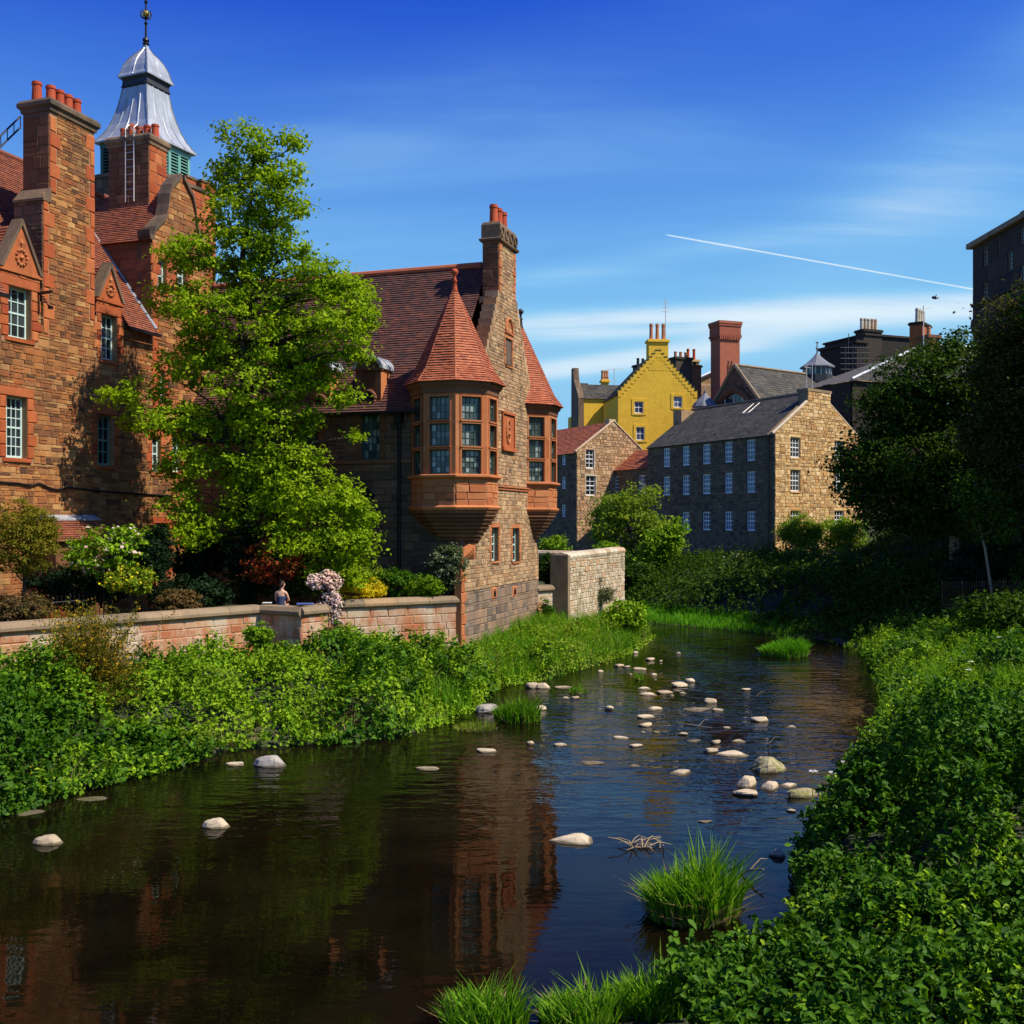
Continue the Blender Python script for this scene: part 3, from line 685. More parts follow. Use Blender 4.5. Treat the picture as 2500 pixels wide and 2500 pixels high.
    gp = [[(um-prof[i][0], prof[i][1]), (um+prof[i][0], prof[i][1]), (um+prof[i+1][0], prof[i+1][1]), (um-prof[i+1][0], prof[i+1][1])] for i in range(len(prof)-1)]
    gw = wall('shaped_gable', L, gp, [], M['mortar'], T, back=.3)
    ms.lay(gw, L, gp, [], M['left_stone'], (.16, .26), (.2, .5), seed=17)
    for sg in (-1, 1):
        mb = MB(); pts = [(um+sg*(x+.02), z) for x, z in prof]
        if sg < 0: pts = [(um-2.0, 15.95), (um-1.95, 15.78)]+pts
        rings = []
        for (u, z) in pts: rings.append([L.pt(u-.07, .12, z-.05), L.pt(u+.07, .12, z-.05), L.pt(u+.07, -.42, z+.09), L.pt(u-.07, -.42, z+.09)])
        mb.loft([[L.pt(u, .12, z-.09), L.pt(u, .12, z+.09), L.pt(u, -.42, z+.09), L.pt(u, -.42, z-.09)] for u, z in pts]); mb.build('scrolled_skew', M['cap_stone'], T)
    # second chimney behind the wing
    c0, c1, s0, s1, zt = 8.4, 9.45, -2.9, -1.05, 19.85
    F2 = L.off(s1); w2 = wall('rear_chimney_front', F2, [box(c0, c1, 15, zt)], [], M['mortar'], T)
    ms.lay(w2, F2, [box(c0, c1, 16, zt)], [], M['red_ashlar'], (.3, .45), (.3, .55), seed=18, split=0)
    F3 = side(L, c0, s1); w3 = wall('rear_chimney_side', F3, [box(0, s1-s0, 15, zt)], [], M['dark_mortar'], T)
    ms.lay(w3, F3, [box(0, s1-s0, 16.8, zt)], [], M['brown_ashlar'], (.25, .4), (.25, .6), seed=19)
    cap(c0, c1, s0, s1, zt, o=.12)
    for k in range(5): chimney_pot(T, L.pt((c0+c1)/2+.1, s1-.2-.36*k, zt+.36), .5 if k != 3 else .62, .15)
    mb = MB()
    for k in (0, 1):
        ss = .62+.38*k; mb.tube([F3.pt(ss, .1, 17.6), F3.pt(ss, .1, zt+.55), F3.pt(ss, -.12, zt+.78), F3.pt(ss, -.35, zt+.6)], .022, 6)
    mb.build('roof_ladder', M['light_steel'], T)
    for k in range(8):
        mb = MB(); mb.tube([F3.pt(.62, .1, 17.8+.28*k), F3.pt(1.0, .1, 17.8+.28*k)], .012, 5); mb.build('ladder_rung', M['light_steel'], T)
    # ladder rail up the far left roof
    mb = MB()
    for y in (0, 27):
        a = P(-30, 362+y, 33.5); b = P(50, 284+y, 35); mb.tube([a, b], .028, 6)
    for k in range(6):
        f = k/5; mb.tube([P(-30+80*f, 362-78*f, 33.5+1.5*f), P(-30+80*f, 389-78*f, 33.5+1.5*f)], .016, 5)
    mb.build('roof_walkway_rail', M['iron'], T)
    # lean-to roof and cable
    za = L.px(150, 1266)[1]; u0, u1 = L.px(60, 1270)[0], L.px(226, 1270)[0]
    mb = MB(); mb.prism([L.pt(u0, .02, za+.12), L.pt(u0, .35, za), L.pt(u0, .35, za-.06), L.pt(u0, .02, za-.06)], L.U*(u1-u0)); mb.build('lead_apron', M['lead'], T)
    tiles(T, M['left_tile'], L.pt(u0, 1.25, za-.72), L.U, -L.N*.95+Z*.66, box(0, u1-u0, 0, 1.1), .18, .12, seed=9)
    mb = MB(); mb.fbox(L, u0+.1, u1-.1, 0, 1.1, 2.0, za-.78); mb.build('lean_to_wall', M['brown_ashlar'], T)
    mb = MB(); mb.tube([L.pt(*(lambda q: (q[0], .06, q[1]))(L.px(x, y))) for x, y in ((-20, 1176), (40, 1180), (70, 1186), (92, 1180), (118, 1192), (135, 1196), (165, 1190), (230, 1198), (310, 1204), (420, 1211))], .035, 6); mb.build('cable', M['iron'], T)
    u, z = L.px(92, 717); mb = MB(); mb.tube([L.pt(u, .02, z), L.pt(u, .55, z+.03)], .05, 6); mb.build('waste_pipe', M['iron'], T)
    # windows
    for h in (A1, A2, B1, B2): window(T, L, h, .2, 4 if h is A1 else 3, 6 if h is A1 else 4, M['pale_green'] if h is not B2 else M['teal'], M['glass'], .03, .06)
    for h in (C1, C2, D1, D2, E1): window(T, L, h, .14, 2, 4, M['pale_green'], M['glass'], .03, .06)
    window(T, L, G1, .14, 2, 3, M['dark_green'], M['glass'], .03, .06)
    ms.finish(300); return T
left_tenement()

def bell_tower():
    uc, sc = 0.0, 0.0; L = Fr((-16.5, 48), (.40, .917))
    T = thing('bell_tower', 'square stone tower with green louvred belfry and flared grey lead roof', 'tower', L.pt(uc, sc, 2.3))
    ms = Masonry(); h = 2.15; zt = 20.35
    fN = L.off(sc+h); w = wall('tower_wall', fN, [box(uc-h, uc+h, 8, zt)], [], M['mortar'], T)
    ms.lay(w, fN, [box(uc-h, uc+h, 14, zt)], [], M['red_ashlar'], (.3, .42), (.35, .7), seed=30, split=.1)
    fS = side(L, uc-h, sc+h); w2 = wall('tower_side_wall', fS, [box(0, 2*h, 8, zt)], [], M['dark_mortar'], T)
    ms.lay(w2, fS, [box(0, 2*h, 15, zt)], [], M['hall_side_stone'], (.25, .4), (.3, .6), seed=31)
    ms.finish(140)
    mb = MB(); mb.fbox(L, uc-h+.01, uc+h-.01, sc-h, sc+h-.05, 8, zt-.02); mb.build('tower_core', M['dark_mortar'], T)
    mb = MB(); mb.fbox(L, uc-h-.08, uc+h+.08, sc-h-.08, sc+h+.08, zt, zt+.16); mb.build('parapet_string', M['cap_stone'], T)
    for k, (a, b, z1) in enumerate(((uc+1.2, uc+h, zt+.5), (uc+.2, uc+.8, zt+.4), (uc-h, uc-1.5, zt+.5))):
        mb = MB(); mb.fbox(L, a, b, sc+h-.35, sc+h, zt+.16, z1); mb.build('merlon', M['red_ashlar'], T)
        mb = MB(); mb.fbox(L, a-.05, b+.05, sc+h-.4, sc+h+.05, z1, z1+.1); mb.build('merlon_cope', M['cap_stone'], T)
    # belfry
    q = 1.34; z0, z1 = 20.5, 22.2
    mb = MB(); mb.fbox(L, uc-q+.12, uc+q-.12, sc-q+.12, sc+q-.12, z0, z1); mb.build('belfry_core', M['iron'], T)
    for fr in (L.off(sc+q), ):
        fr2 = Fr(fr.pt(uc-q, 0, 0), L.U, L.N); fr3 = Fr(L.pt(uc-q, sc-q, 0), L.N, -L.U)
        for g in (fr2, fr3):
            mb = MB(); mb.fbox(g, 0, 2*q, -.12, .02, z0, z0+.2); mb.fbox(g, 0, 2*q, -.12, .05, z1-.24, z1+.04)
            for x in (0, .63, 1.26, 1.89, 2.52): mb.fbox(g, x, x+.16, -.12, .03, z0+.2, z1-.24)
            f = mb.build('belfry_frame', M['teal'] if g is fr2 else M['dark_green'], T)  # darker green on the unlit face: its shade is in the paint colour
            for x in (.16, .79, 1.42, 2.05):
                for k in range(9):
                    zz = z0+.22+k*.14; mb = MB()
                    mb.box8([g.pt(x, -.1, zz+.07), g.pt(x+.47, -.1, zz+.07), g.pt(x+.47, -.0, zz), g.pt(x, 0, zz), g.pt(x, -.1, zz+.1), g.pt(x+.47, -.1, zz+.1), g.pt(x+.47, 0, zz+.03), g.pt(x, 0, zz+.03)])
                    mb.build('louvre', M['teal'] if g is fr2 else M['dark_green'], f)
    sq = lambda r, z: [L.pt(uc+a*r, sc+b*r, z) for a, b in ((-1, 1), (1, 1), (1, -1), (-1, -1))]
    prof = [(1.56, 22.2), (1.56, 22.26), (1.42, 22.42), (1.24, 22.72), (1.07, 23.1), (.94, 23.55), (.83, 24.0), (.75, 24.45), (.70, 24.8)]
    mb = MB(); mb.loft([sq(r, z) for r, z in prof]); rf = mb.build('lead_roof', M['lead'], T)
    mb = MB(); mb.loft([sq(r, z) for r, z in ((.70, 24.8), (.76, 24.86), (.72, 24.92), (.70, 25.12), (.74, 25.2), (.78, 25.28))]); mb.build('lead_neck', M['dark_lead'], T)
    dome = [(.84, 25.25), (.84, 25.31), (.77, 25.46), (.70, 25.75), (.58, 26.05), (.41, 26.32), (.22, 26.55), (.10, 26.75), (.07, 26.95)]
    mb = MB(); mb.loft([sq(r, z) for r, z in dome]); dm = mb.build('lead_dome', M['lead'], T)
    for pr, par, nn in ((prof[1:], rf, 5), (dome[1:8], dm, 3)):
        for fi in range(4):
            for k in range(nn):
                f = -1+2*k/(nn-1); mb = MB(); pts = []
                for r, z in pr:
                    a, b = ((f, 1), (1, f), (f, -1), (-1, f))[fi]; pts.append(L.pt(uc+a*r, sc+b*r, z+.01))
                mb.tube(pts, .03, 5); mb.build('lead_roll', M['lead'], par)
    c = L.pt(uc, sc, 26.9); mb = MB(); mb.lathe(c, [(.10, 0), (.16, .05), (.10, .12), (.15, .2), (.13, .3), (.05, .36), (.05, .9), (.09, 1.0), (.04, 1.05), (.035, 3.2), (.0, 3.4)], 10)
    v = mb.build('weathervane', M['iron'], T)
    mb = MB(); mb.lathe(c+Z*1.42, [(.02, -.16), (.13, -.1), (.18, 0), (.13, .1), (.02, .16)], 12); mb.build('gilt_ball', M['gold'], v, smooth=True)
    mb = MB()
    for k in range(8):
        a = k*math.pi/4; d = Vector((math.cos(a), math.sin(a), 0)); mb.tube([c+Z*1.2, c+d*.2+Z*1.25, c+d*.26+Z*1.4, c+d*.2+Z*1.55], .022, 5)
    mb.tube([c-L.U*.42+Z*2.45, c+L.U*.42+Z*2.45], .022, 5); mb.tube([c-L.N*.42+Z*2.45, c+L.N*.42+Z*2.45], .022, 5)
    mb.lathe(c+Z*1.95, [(.02, -.12), (.09, 0), (.02, .12)], 8); mb.build('vane_arms', M['iron'], v)
bell_tower()

# ------------------------------------------------------------------ the hall with two corner turrets
A_ = Vector((-1.81, 38, 0)); HU = Vector((UX, UY, 0)); HN = Vector((UY, -UX, 0))
Hg = Fr(A_+HN*.45, HU, HN)                       # gable plane
Hs = Fr(A_-HU*.5, -HN, -HU)                      # long side wall, u runs to the left
H0 = Fr(A_, HU, HN)
def hall():
    T = thing('turreted_hall', 'stone hall with two tiled corner turrets and a crow-stepped chimney gable by the river', 'building', H0.pt(3.8, -3, .5))
    ms = Masonry(); ashl = M['pink_ashlar']
    tm = 3.8; zR = 15.2; zE = 9.5
    # --- gable
    slitA = Hg.rect(1233, 1249, 828, 893); s1 = Hg.rect(1199, 1216, 1288, 1370); s2 = Hg.rect(1250, 1267, 1290, 1371)
    zst = Hg.px(1250, 1193)[1]
    ch0, ch1 = Hg.px(1218, 700)[0], Hg.px(1258, 700)[0]; zcap = Hg.px(1240, 603)[1]
    zsh = Hg.px(1218, 712)[1]
    lowl, lowr, zlow = -1.2, 7.9, 4.55
    mid = [box(.2, 7.3, zlow, zE+.3)]
    upl = [(.2, zE+.3), (7.3, zE+.3), (ch1+.05, zsh), (ch0-.05, zsh)]
    chim = box(ch0, ch1, zsh, zcap)
    lower = [box(lowl, lowr, -.3, zlow-.45), [(lowl, zlow-.45), (lowr, zlow-.45), (lowr-.3, zlow), (.2, zlow)]]
    W = wall('gable_wall', Hg, mid+[upl, chim], [slitA, s1, s2], M['pale_mortar'], T, .25, back=.5)
    WL = wall('gable_base_wall', Hg, [lower[0], lower[1]], [s1, s2], M['dark_mortar'], T, .25)
    dh = [dress(ms, W, Hg, h, ashl, .13, .16, .08, 40+i, long_=.08) for i, h in enumerate((slitA, s1, s2))]
    pan = Hg.rect(1225, 1252, 1016, 1092); dh.append(grow(pan, .12))
    quoins(ms, W, Hg, ch0, zsh, zcap-.05, 1, ashl, (.2, .34), .3); quoins(ms, W, Hg, ch1, zsh, zcap-.05, -1, ashl, (.2, .34), .3)
    dh2 = dh+[(ch0, ch0+.2, zsh, zcap), (ch1-.2, ch1, zsh, zcap), (.0, 8, zst-.1, zst+.1)]
    ms.lay(W, Hg, mid+[upl, chim], dh2, M['hall_stone'], (.10, .2), (.13, .36), seed=41, split=.3)
    ms.lay(WL, Hg, [lower[1]], dh2+[(lowl, .3, 4, 4.6)], M['hall_stone'], (.12, .2), (.15, .4), seed=42)
    ms.lay(WL, Hg, [box(lowl+.0, lowr, 3.0, zlow-.45)], dh2+[(lowl, lowl+.32, 0, 5)], M['hall_stone'], (.12, .22), (.16, .42), seed=43)
    plates = [Hg.rect(1200, 1212, 1434, 1462), Hg.rect(1250, 1261, 1430, 1456)]
    ms.lay(WL, Hg, [box(lowl, lowr, -.2, 3.0)], plates+[(lowl, lowl+.32, 0, 5)], M['hall_low_stone'], (.2, .3), (.28, .65), seed=44, split=.1)
    quoins(ms, WL, Hg, lowl, 0, 4.1, 1, M['pink_ashlar'], (.3, .46), .36)
    for p in plates:
        ms.stone(WL, Hg, p, ashl, .03, 0, 'weep_stone'); cu, cz = (p[0]+p[1])/2, (p[2]+p[3])/2
        mb = MB(); w = (p[1]-p[0])*.22
        mb.prism([Hg.pt(cu-w, .036, cz-.13), Hg.pt(cu+w, .036, cz-.13), Hg.pt(cu+w, .036, cz+.02), Hg.pt(cu, .036, cz+.16), Hg.pt(cu-w, .036, cz+.02)], Hg.N*.006); mb.build('weep_hole', M['iron'], WL)
    mb = MB(); mb.fbox(Hg, .6, 7, 0, .07, zst-.08, zst+.02); mb.fbox(Hg, .6, 7, 0, .11, zst+.02, zst+.07); mb.build('string_course', ashl, T)
    # blind arch over the top slit, carved panel
    cu = (slitA[0]+slitA[1])/2; ra = .42; mb = MB(); pts = []
    for k in range(13):
        a = math.pi*k/12; pts.append((cu+ra*math.cos(a), slitA[3]+.3+ra*1.15*math.sin(a)))
    mb.tube([Hg.pt(u, .04, z) for u, z in pts], .055, 6); mb.fbox(Hg, cu-.5, cu+.5, 0, .08, slitA[3]+.18, slitA[3]+.27); mb.build('hood_mould', ashl, T)
    mb = MB(); mb.prism([Hg.pt(u, .012, z) for u, z in pts], Hg.N*.012); mb.build('tympanum', ashl, T)
    mb = MB(); mb.fbox(Hg, *pan[:2], -.02, .04, pan[2], pan[3])
    for a in (pan[0]-.09, pan[1]): mb.fbox(Hg, a, a+.09, -.02, .085, pan[2]-.02, pan[3]+.05)
    mb.fbox(Hg, pan[0]-.09, pan[1]+.09, -.02, .1, pan[3]+.05, pan[3]+.14); mb.fbox(Hg, pan[0]-.11, pan[1]+.11, -.02, .14, pan[2]-.16, pan[2]-.02)
    pp = mb.build('carved_panel', M['red_ashlar'], T)
    mb = MB(); pc, pz = (pan[0]+pan[1])/2, (pan[2]+pan[3])/2
    for (ru, rz, dz) in ((.26, .46, 0), (.18, .3, -.12), (.16, .24, .2)):
        mb.tube([Hg.pt(pc+ru*math.cos(a*.3927), .06, pz+dz+rz*math.sin(a*.3927)) for a in range(17)], .03, 5)
    mb.lathe(Hg.pt(pc, .05, pz-.1), [(.02, -.12), (.1, 0), (.02, .12)], 8); mb.build('monogram', M['pink_ashlar'], pp)
    # crow steps
    nst = 15
    for sg in (-1, 1):
        for k in range(nst):
            f0, f1 = k/nst, (k+1)/nst
            if sg < 0: ua, ub = .2+(ch0-.2)*f0, .2+(ch0-.2)*f1
            else: ua, ub = 7.3+(ch1-7.3)*f1, 7.3+(ch1-7.3)*f0
            za = zE+.3+(zsh-zE-.3)*f0; zb = zE+.3+(zsh-zE-.3)*f1
            mb = MB(); mb.fbox(Hg, ua-.03*(sg < 0), ub+.03*(sg > 0), -.5, .03, za-.1, zb+.02); mb.build('crow_step', M['hall_stone'], T)
    # chimney
    mb = MB(); mb.fbox(Hg, ch0+.01, ch1-.01, -.66, -.03, zsh-2.6, zcap); mb.build('chimney_core', M['dark_mortar'], T)
    Cs = Fr(Hg.pt(ch0, 0, 0), -HN, -HU); wc = wall('chimney_side', Cs, [box(0, .66, 12.2, zcap)], [], M['dark_mortar'], T)
    ms.lay(wc, Cs, [box(0, .66, 12.8, zcap)], [], M['brown_ashlar'], (.25, .38), (.25, .5), seed=46)
    mb = MB(); mb.prism([Cs.pt(.15, 0, 13.75), Cs.pt(.7, 0, 13.75), Cs.pt(.7, 0, 14.0), Cs.pt(.15, 0, 14.0)], -HU*.28); mb.build('chimney_set_off', M['cap_stone'], T)
    mb = MB(); ring = lambda a, z: [Hg.pt(ch0-a, .02+a, z), Hg.pt(ch1+a, .02+a, z), Hg.pt(ch1+a, -.66-a, z), Hg.pt(ch0-a, -.66-a, z)]
    mb.loft([ring(0, zcap-.05), ring(.1, zcap), ring(.12, zcap+.08), ring(.04, zcap+.12), ring(.04, zcap+.62), ring(.0, zcap+.72), ring(-.1, zcap+.76)]); cp = mb.build('chimney_cap', M['cap_stone'], T)
    for k in range(4):
        mb = MB(); c = (ch0+ch1)/2+(k-1.5)*(ch1-ch0)/3.7
        mb.tube([Hg.pt(c+.19*math.cos(a*.5236), .08, zcap+.36+.19*math.sin(a*.5236)) for a in range(13)], .035, 5); mb.build('cap_roundel', M['cap_stone'], cp)
    for k in range(3): chimney_pot(T, Hg.pt(ch0+.35+k*.55, -.33, zcap+.72), .75, .17, M['pot'])
    mb = MB(); mb.fbox(Hg, lowl+.01, 2, -.24, -.02, -.3, zlow-.46); mb.prism([Hg.pt(lowl, 0, zlow-.45), Hg.pt(.25, 0, zlow-.45), Hg.pt(.25, 0, zlow+.12), Hg.pt(-.35, 0, zlow+.12)], -HN*.24); mb.build('base_buttress', M['pink_ashlar'], T)
    # --- long side wall in the shade
    wA = Hs.rect(737, 778, 1013, 1122); wB = Hs.rect(882, 927, 1010, 1122); wC = Hs.rect(655, 690, 1014, 1122)
    uE = 12.0
    SW = wall('side_wall', Hs, [box(-.3, uE, .2, zE)], [wA, wB, wC], M['dark_mortar'], T, .25)
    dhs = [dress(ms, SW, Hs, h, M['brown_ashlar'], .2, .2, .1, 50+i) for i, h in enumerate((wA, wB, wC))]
    zs2 = Hs.px(860, 1128)[1]
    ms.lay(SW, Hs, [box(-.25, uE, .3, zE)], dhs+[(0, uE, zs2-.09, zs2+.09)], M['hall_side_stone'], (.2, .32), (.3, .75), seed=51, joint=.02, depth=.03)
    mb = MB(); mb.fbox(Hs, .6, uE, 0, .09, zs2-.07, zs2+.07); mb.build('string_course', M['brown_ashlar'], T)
    for h in (wA, wB, wC): window(T, Hs, h, .16, 4, 6, M['dark_green'], M['hall_glass'], .028, .06)
    mb = MB(); u, _ = Hs.px(978, 1100); mb.tube([Hs.pt(u, .12, 2), Hs.pt(u, .12, 9.1)], .06, 8); mb.fbox(Hs, u-.14, u+.14, .02, .26, 9.0, 9.3); mb.build('downpipe', M['iron'], T)
    mb = MB(); u, z = Hs.px(899, 1211); mb.prism([Hs.pt(u-.3, .035, z), Hs.pt(u, .035, z-.3), Hs.pt(u+.3, .035, z), Hs.pt(u, .035, z+.3)], Hs.N*.02); mb.build('lozenge_plate', M['iron'], T)
    # --- roof
    run = tm+.5+.3; B = Vector(HU*run+Z*(zR-zE+.4)); O = H0.pt(-.8, -.35, zE-.12)
    tiles(T, M['dark_tile'], O, -HN, B, box(0, 12.5, 0, B.length), .19, .125, .032, seed=52)
    B2 = Vector(-HU*run+Z*(zR-zE+.4)); tiles(T, M['dark_tile'], H0.pt(8.4, -12.8, zE-.12), HN, B2, box(0, 12.5, 0, B2.length), .3, .25, .032, seed=53)
    mb = MB(); mb.tube([H0.pt(tm, -.6, zR+.3), H0.pt(tm, -13, zR+.3)], .14, 8); mb.build('ridge_tiles', M['tile'], T)
    mb = MB(); mb.fbox(Hs, 1.2, uE, .32, .44, zE-.2, zE-.1); mb.build('gutter', M['iron'], T)
    mb = MB(); mb.add([H0.pt(8.1, -13, 0), H0.pt(8.1, 0, 0), H0.pt(8.1, 0, zE), H0.pt(8.1, -13, zE)], [(0, 1, 2, 3)])
    mb.add([H0.pt(-.5, -12.9, 0), H0.pt(8.1, -12.9, 0), H0.pt(8.1, -12.9, zE), H0.pt(tm, -12.9, zR), H0.pt(-.5, -12.9, zE)], [(0, 1, 2, 3, 4)]); mb.build('rear_wall', M['dark_mortar'], T)
    # barrel dormers
    for (xa, xb, yt, yb) in ((868, 930, 876, 990), (756, 806, 884, 992)):
        r = Hs.rect(xa, xb, yt, yb, .0); u0, u1 = r[0], r[1]; um = (u0+u1)/2; ra = (u1-u0)/2; z0 = zE+.02; zt = r[3]-ra*.72
        mb = MB(); arch = [(um+ra*math.cos(math.pi*k/10), zt+ra*.72*math.sin(math.pi*k/10)) for k in range(11)]
        ro = ra*.55; oc = z0+.12+ro
        front = wall('dormer_front', Hs, [box(u0, u1, z0, zt)], [(um-ro, um+ro, oc-ro*.9, oc+ro)], M['brown_ashlar'], T, .2)  # front browner than the pink cheeks: shade put into its stone colour
        mb.prism([Hs.pt(u, .02, z) for u, z in arch], -Hs.N*.15); mb.fbox(Hs, u0-.06, u1+.06, -.1, .09, zt-.06, zt+.05); mb.build('dormer_head', M['brown_ashlar'], front)
        mb = MB(); mb.tube([Hs.pt(um+ro*1.02*math.cos(a*.3927), .02, oc+ro*1.0*math.sin(a*.3927)) for a in range(17)], .07, 6); mb.build('oculus_surround', M['brown_ashlar'], front)
        window(T, Hs, (um-ro, um+ro, oc-ro*.9, oc+ro), .1, 3, 3, M['dark_green'], M['glass'], .025, .05, meet=False)
        mb = MB(); mb.fbox(Hs, u0, u0+.08, -2.2, -.005, z0, zt); mb.fbox(Hs, u1-.08, u1, -2.2, -.005, z0, zt); mb.build('dormer_cheek', M['pink_ashlar'], front)
        mb = MB(); k2 = 9; oa = [(um+(ra+.09)*math.cos(math.pi*k/12), zt+(ra*.72+.1)*math.sin(math.pi*k/12)) for k in range(13)]; ia = [(um+(ra-.02)*math.cos(math.pi*k/12), zt+(ra*.72-.02)*math.sin(math.pi*k/12)) for k in range(12, -1, -1)]
        mb.prism([Hs.pt(u, .1, z) for u, z in oa+ia], -Hs.N*2.6); br = mb.build('barrel_lead_roof', M['lead'], front)
        for kk in range(5):
            mb = MB(); s_ = .06-.42*kk; mb.tube([Hs.pt(um+(ra+.11)*math.cos(math.pi*k/12), s_, zt+(ra*.72+.12)*math.sin(math.pi*k/12)) for k in range(13)], .025, 5); mb.build('lead_roll', M['lead'], br)
    # --- turrets
    a = 1.44; hh = a*math.tan(math.pi/8)
    for ti, (tc, sc_) in enumerate(((0.0, -.25), (7.65, -.25))):
        C = H0.pt(tc, sc_, 0)
        zw1 = 9.82; zw0 = 7.06; zb = 5.95; zev = 10.28; ztip = 13.75
        dirs = [-HU, (-HU+HN).normalized(), HN, (HN+HU).normalized(), HU, (HU-HN).normalized(), -HN, (-HN-HU).normalized()]
        vis = (7, 0, 1, 2, 3)
        def oc(r, z, sh=0): # octagon ring of half-flat r
            R = r/math.cos(math.pi/8); base = math.atan2(-HU.y, -HU.x)
            return [C+Vector((R*math.cos(base+math.pi/8+k*math.pi/4), R*math.sin(base+math.pi/8+k*math.pi/4), z)) for k in range(8)]
        for fi in vis:
            n = dirs[fi]; tdir = Vector((-n.y, n.x, 0)); f = Fr(C+n*a-tdir*hh, tdir, n); w = 2*hh
            rows = [(zw0+.04, zw0+.88), (zw0+1.0, zw0+1.78), (zw0+1.9, zw1-.05)]
            has = fi in (0, 1, 2) or (ti == 1 and fi == 3) or fi == 7
            holes = [(w*.19, w*.81, p, q) for p, q in rows] if has else []
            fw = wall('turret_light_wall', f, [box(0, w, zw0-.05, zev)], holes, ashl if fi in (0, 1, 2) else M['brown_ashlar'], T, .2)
            # mouldings: transoms, mullion shafts
            mb = MB()
            for p, q in rows:
                mb.fbox(f, w*.14, w*.19, -.05, .025, p-.05, q+.05); mb.fbox(f, w*.81, w*.86, -.05, .025, p-.05, q+.05); mb.fbox(f, w*.19, w*.81, -.05, .035, q, q+.05); mb.fbox(f, w*.15, w*.85, -.03, .06, p-.05, p)
            if has: mb.build('window_moulding', ashl, fw)
            for h in holes: window(T, f, h, .1, 4, 4 if h is holes[0] else 3, M['dark_green'], M['hall_glass'], .022, .045, meet=False)
            # apron blocks
            fa = Fr(C+n*(a-.03)-tdir*(hh-.012), tdir, n); wa = 2*hh-.024
            aw = wall('turret_apron', fa, [box(-.0, wa, zb-.02, zw0-.04)], [], M['mortar'], T)
            ms.lay(aw, fa, [box(.002, wa-.002, zb+.03, zw0-.12)], [], ashl, (.2, .26), (.35, .7), .008, .03, seed=60+fi, split=0, name='ashlar_block')
        mb = MB(); mb.loft([oc(a-.02, zw0-.14), oc(a+.06, zw0-.1), oc(a+.13, zw0-.06), oc(a+.13, zw0), oc(a+.03, zw0+.03)]); mb.build('sill_course', ashl, T)
        mb = MB(); mb.loft([oc(a-.02, zb-.12), oc(a+.05, zb-.08), oc(a+.09, zb), oc(a+.05, zb+.05), oc(a-.02, zb+.07)]); mb.build('apron_base_course', ashl, T)
        mb = MB(); mb.loft([oc(a-.05, zev-.42), oc(a+.03, zev-.38), oc(a+.05, zev-.2), oc(a+.14, zev-.1), oc(a+.16, zev+.02), oc(.3, zev+.05)]); mb.build('eaves_cornice', M['brown_ashlar'], T)
        mb = MB(); mb.loft([oc(a-.24, zb), oc(a-.24, zev-.02)]); mb.build('turret_core', M['iron'], T)
        for k in range(9):
            f0 = k/9; r = a*(1-.62*f0**1.15); z1_ = zb-.1-k*.135; keep = C.copy(); C = C+(HN*.10+HU*(.16 if ti == 0 else -.16))*f0
            mb = MB(); mb.loft([oc(r-.11, z1_-.135), oc(r-.03, z1_-.12), oc(r, z1_-.07), oc(r, z1_-.02), oc(r-.06, z1_)]); mb.build('corbel_course', M['brown_ashlar'], T); C = keep
        # roof: eight tiled faces with a slight bell-cast
        r0 = a+.24
        for fi in range(8):
            n = dirs[fi]; tdir = Vector((-n.y, n.x, 0))
            for (ra, za, rb, zbb) in ((r0, zev, r0-.36, zev+.5), (r0-.36, zev+.5, .05, ztip)):
                B = (-n*(ra-rb)+Z*(zbb-za)); k = math.tan(math.pi/8); ln = B.length
                tiles(T, M['tile'], C+n*ra+Z*za, tdir, B, [(-ra*k, 0), (ra*k, 0), (rb*k, ln), (-rb*k, ln)], .16, .105, .034, name='turret_tiles', seed=70+fi)
        mb = MB()
        for k in range(8):
            base = math.atan2(-HU.y, -HU.x)+math.pi/8+k*math.pi/4; e = Vector((math.cos(base), math.sin(base), 0)); ks = 1/math.cos(math.pi/8)
            mb.tube([C+e*(r0*ks)+Z*(zev+.02), C+e*((r0-.36)*ks)+Z*(zev+.52), C+e*.05+Z*ztip], .03, 5)
        mb.build('hip_tiles', M['tile'], T)
        mb = MB(); mb.lathe(C+Z*(ztip-.12), [(.13, 0), (.09, .15), (.06, .38), (.10, .42), (.05, .5), (.05, .62), (.12, .70), (.13, .76), (.09, .84), (0, .88)], 12); mb.build('finial', M['pot'] if ti == 0 else M['dark_lead'], T, smooth=True)
    # slit windows
    for h in (s1, s2, slitA): window(T, Hg, h, .16, 1, 4, M['pale_green'], M['glass'], .03, .05)
    ms.finish(300); return T
hall()
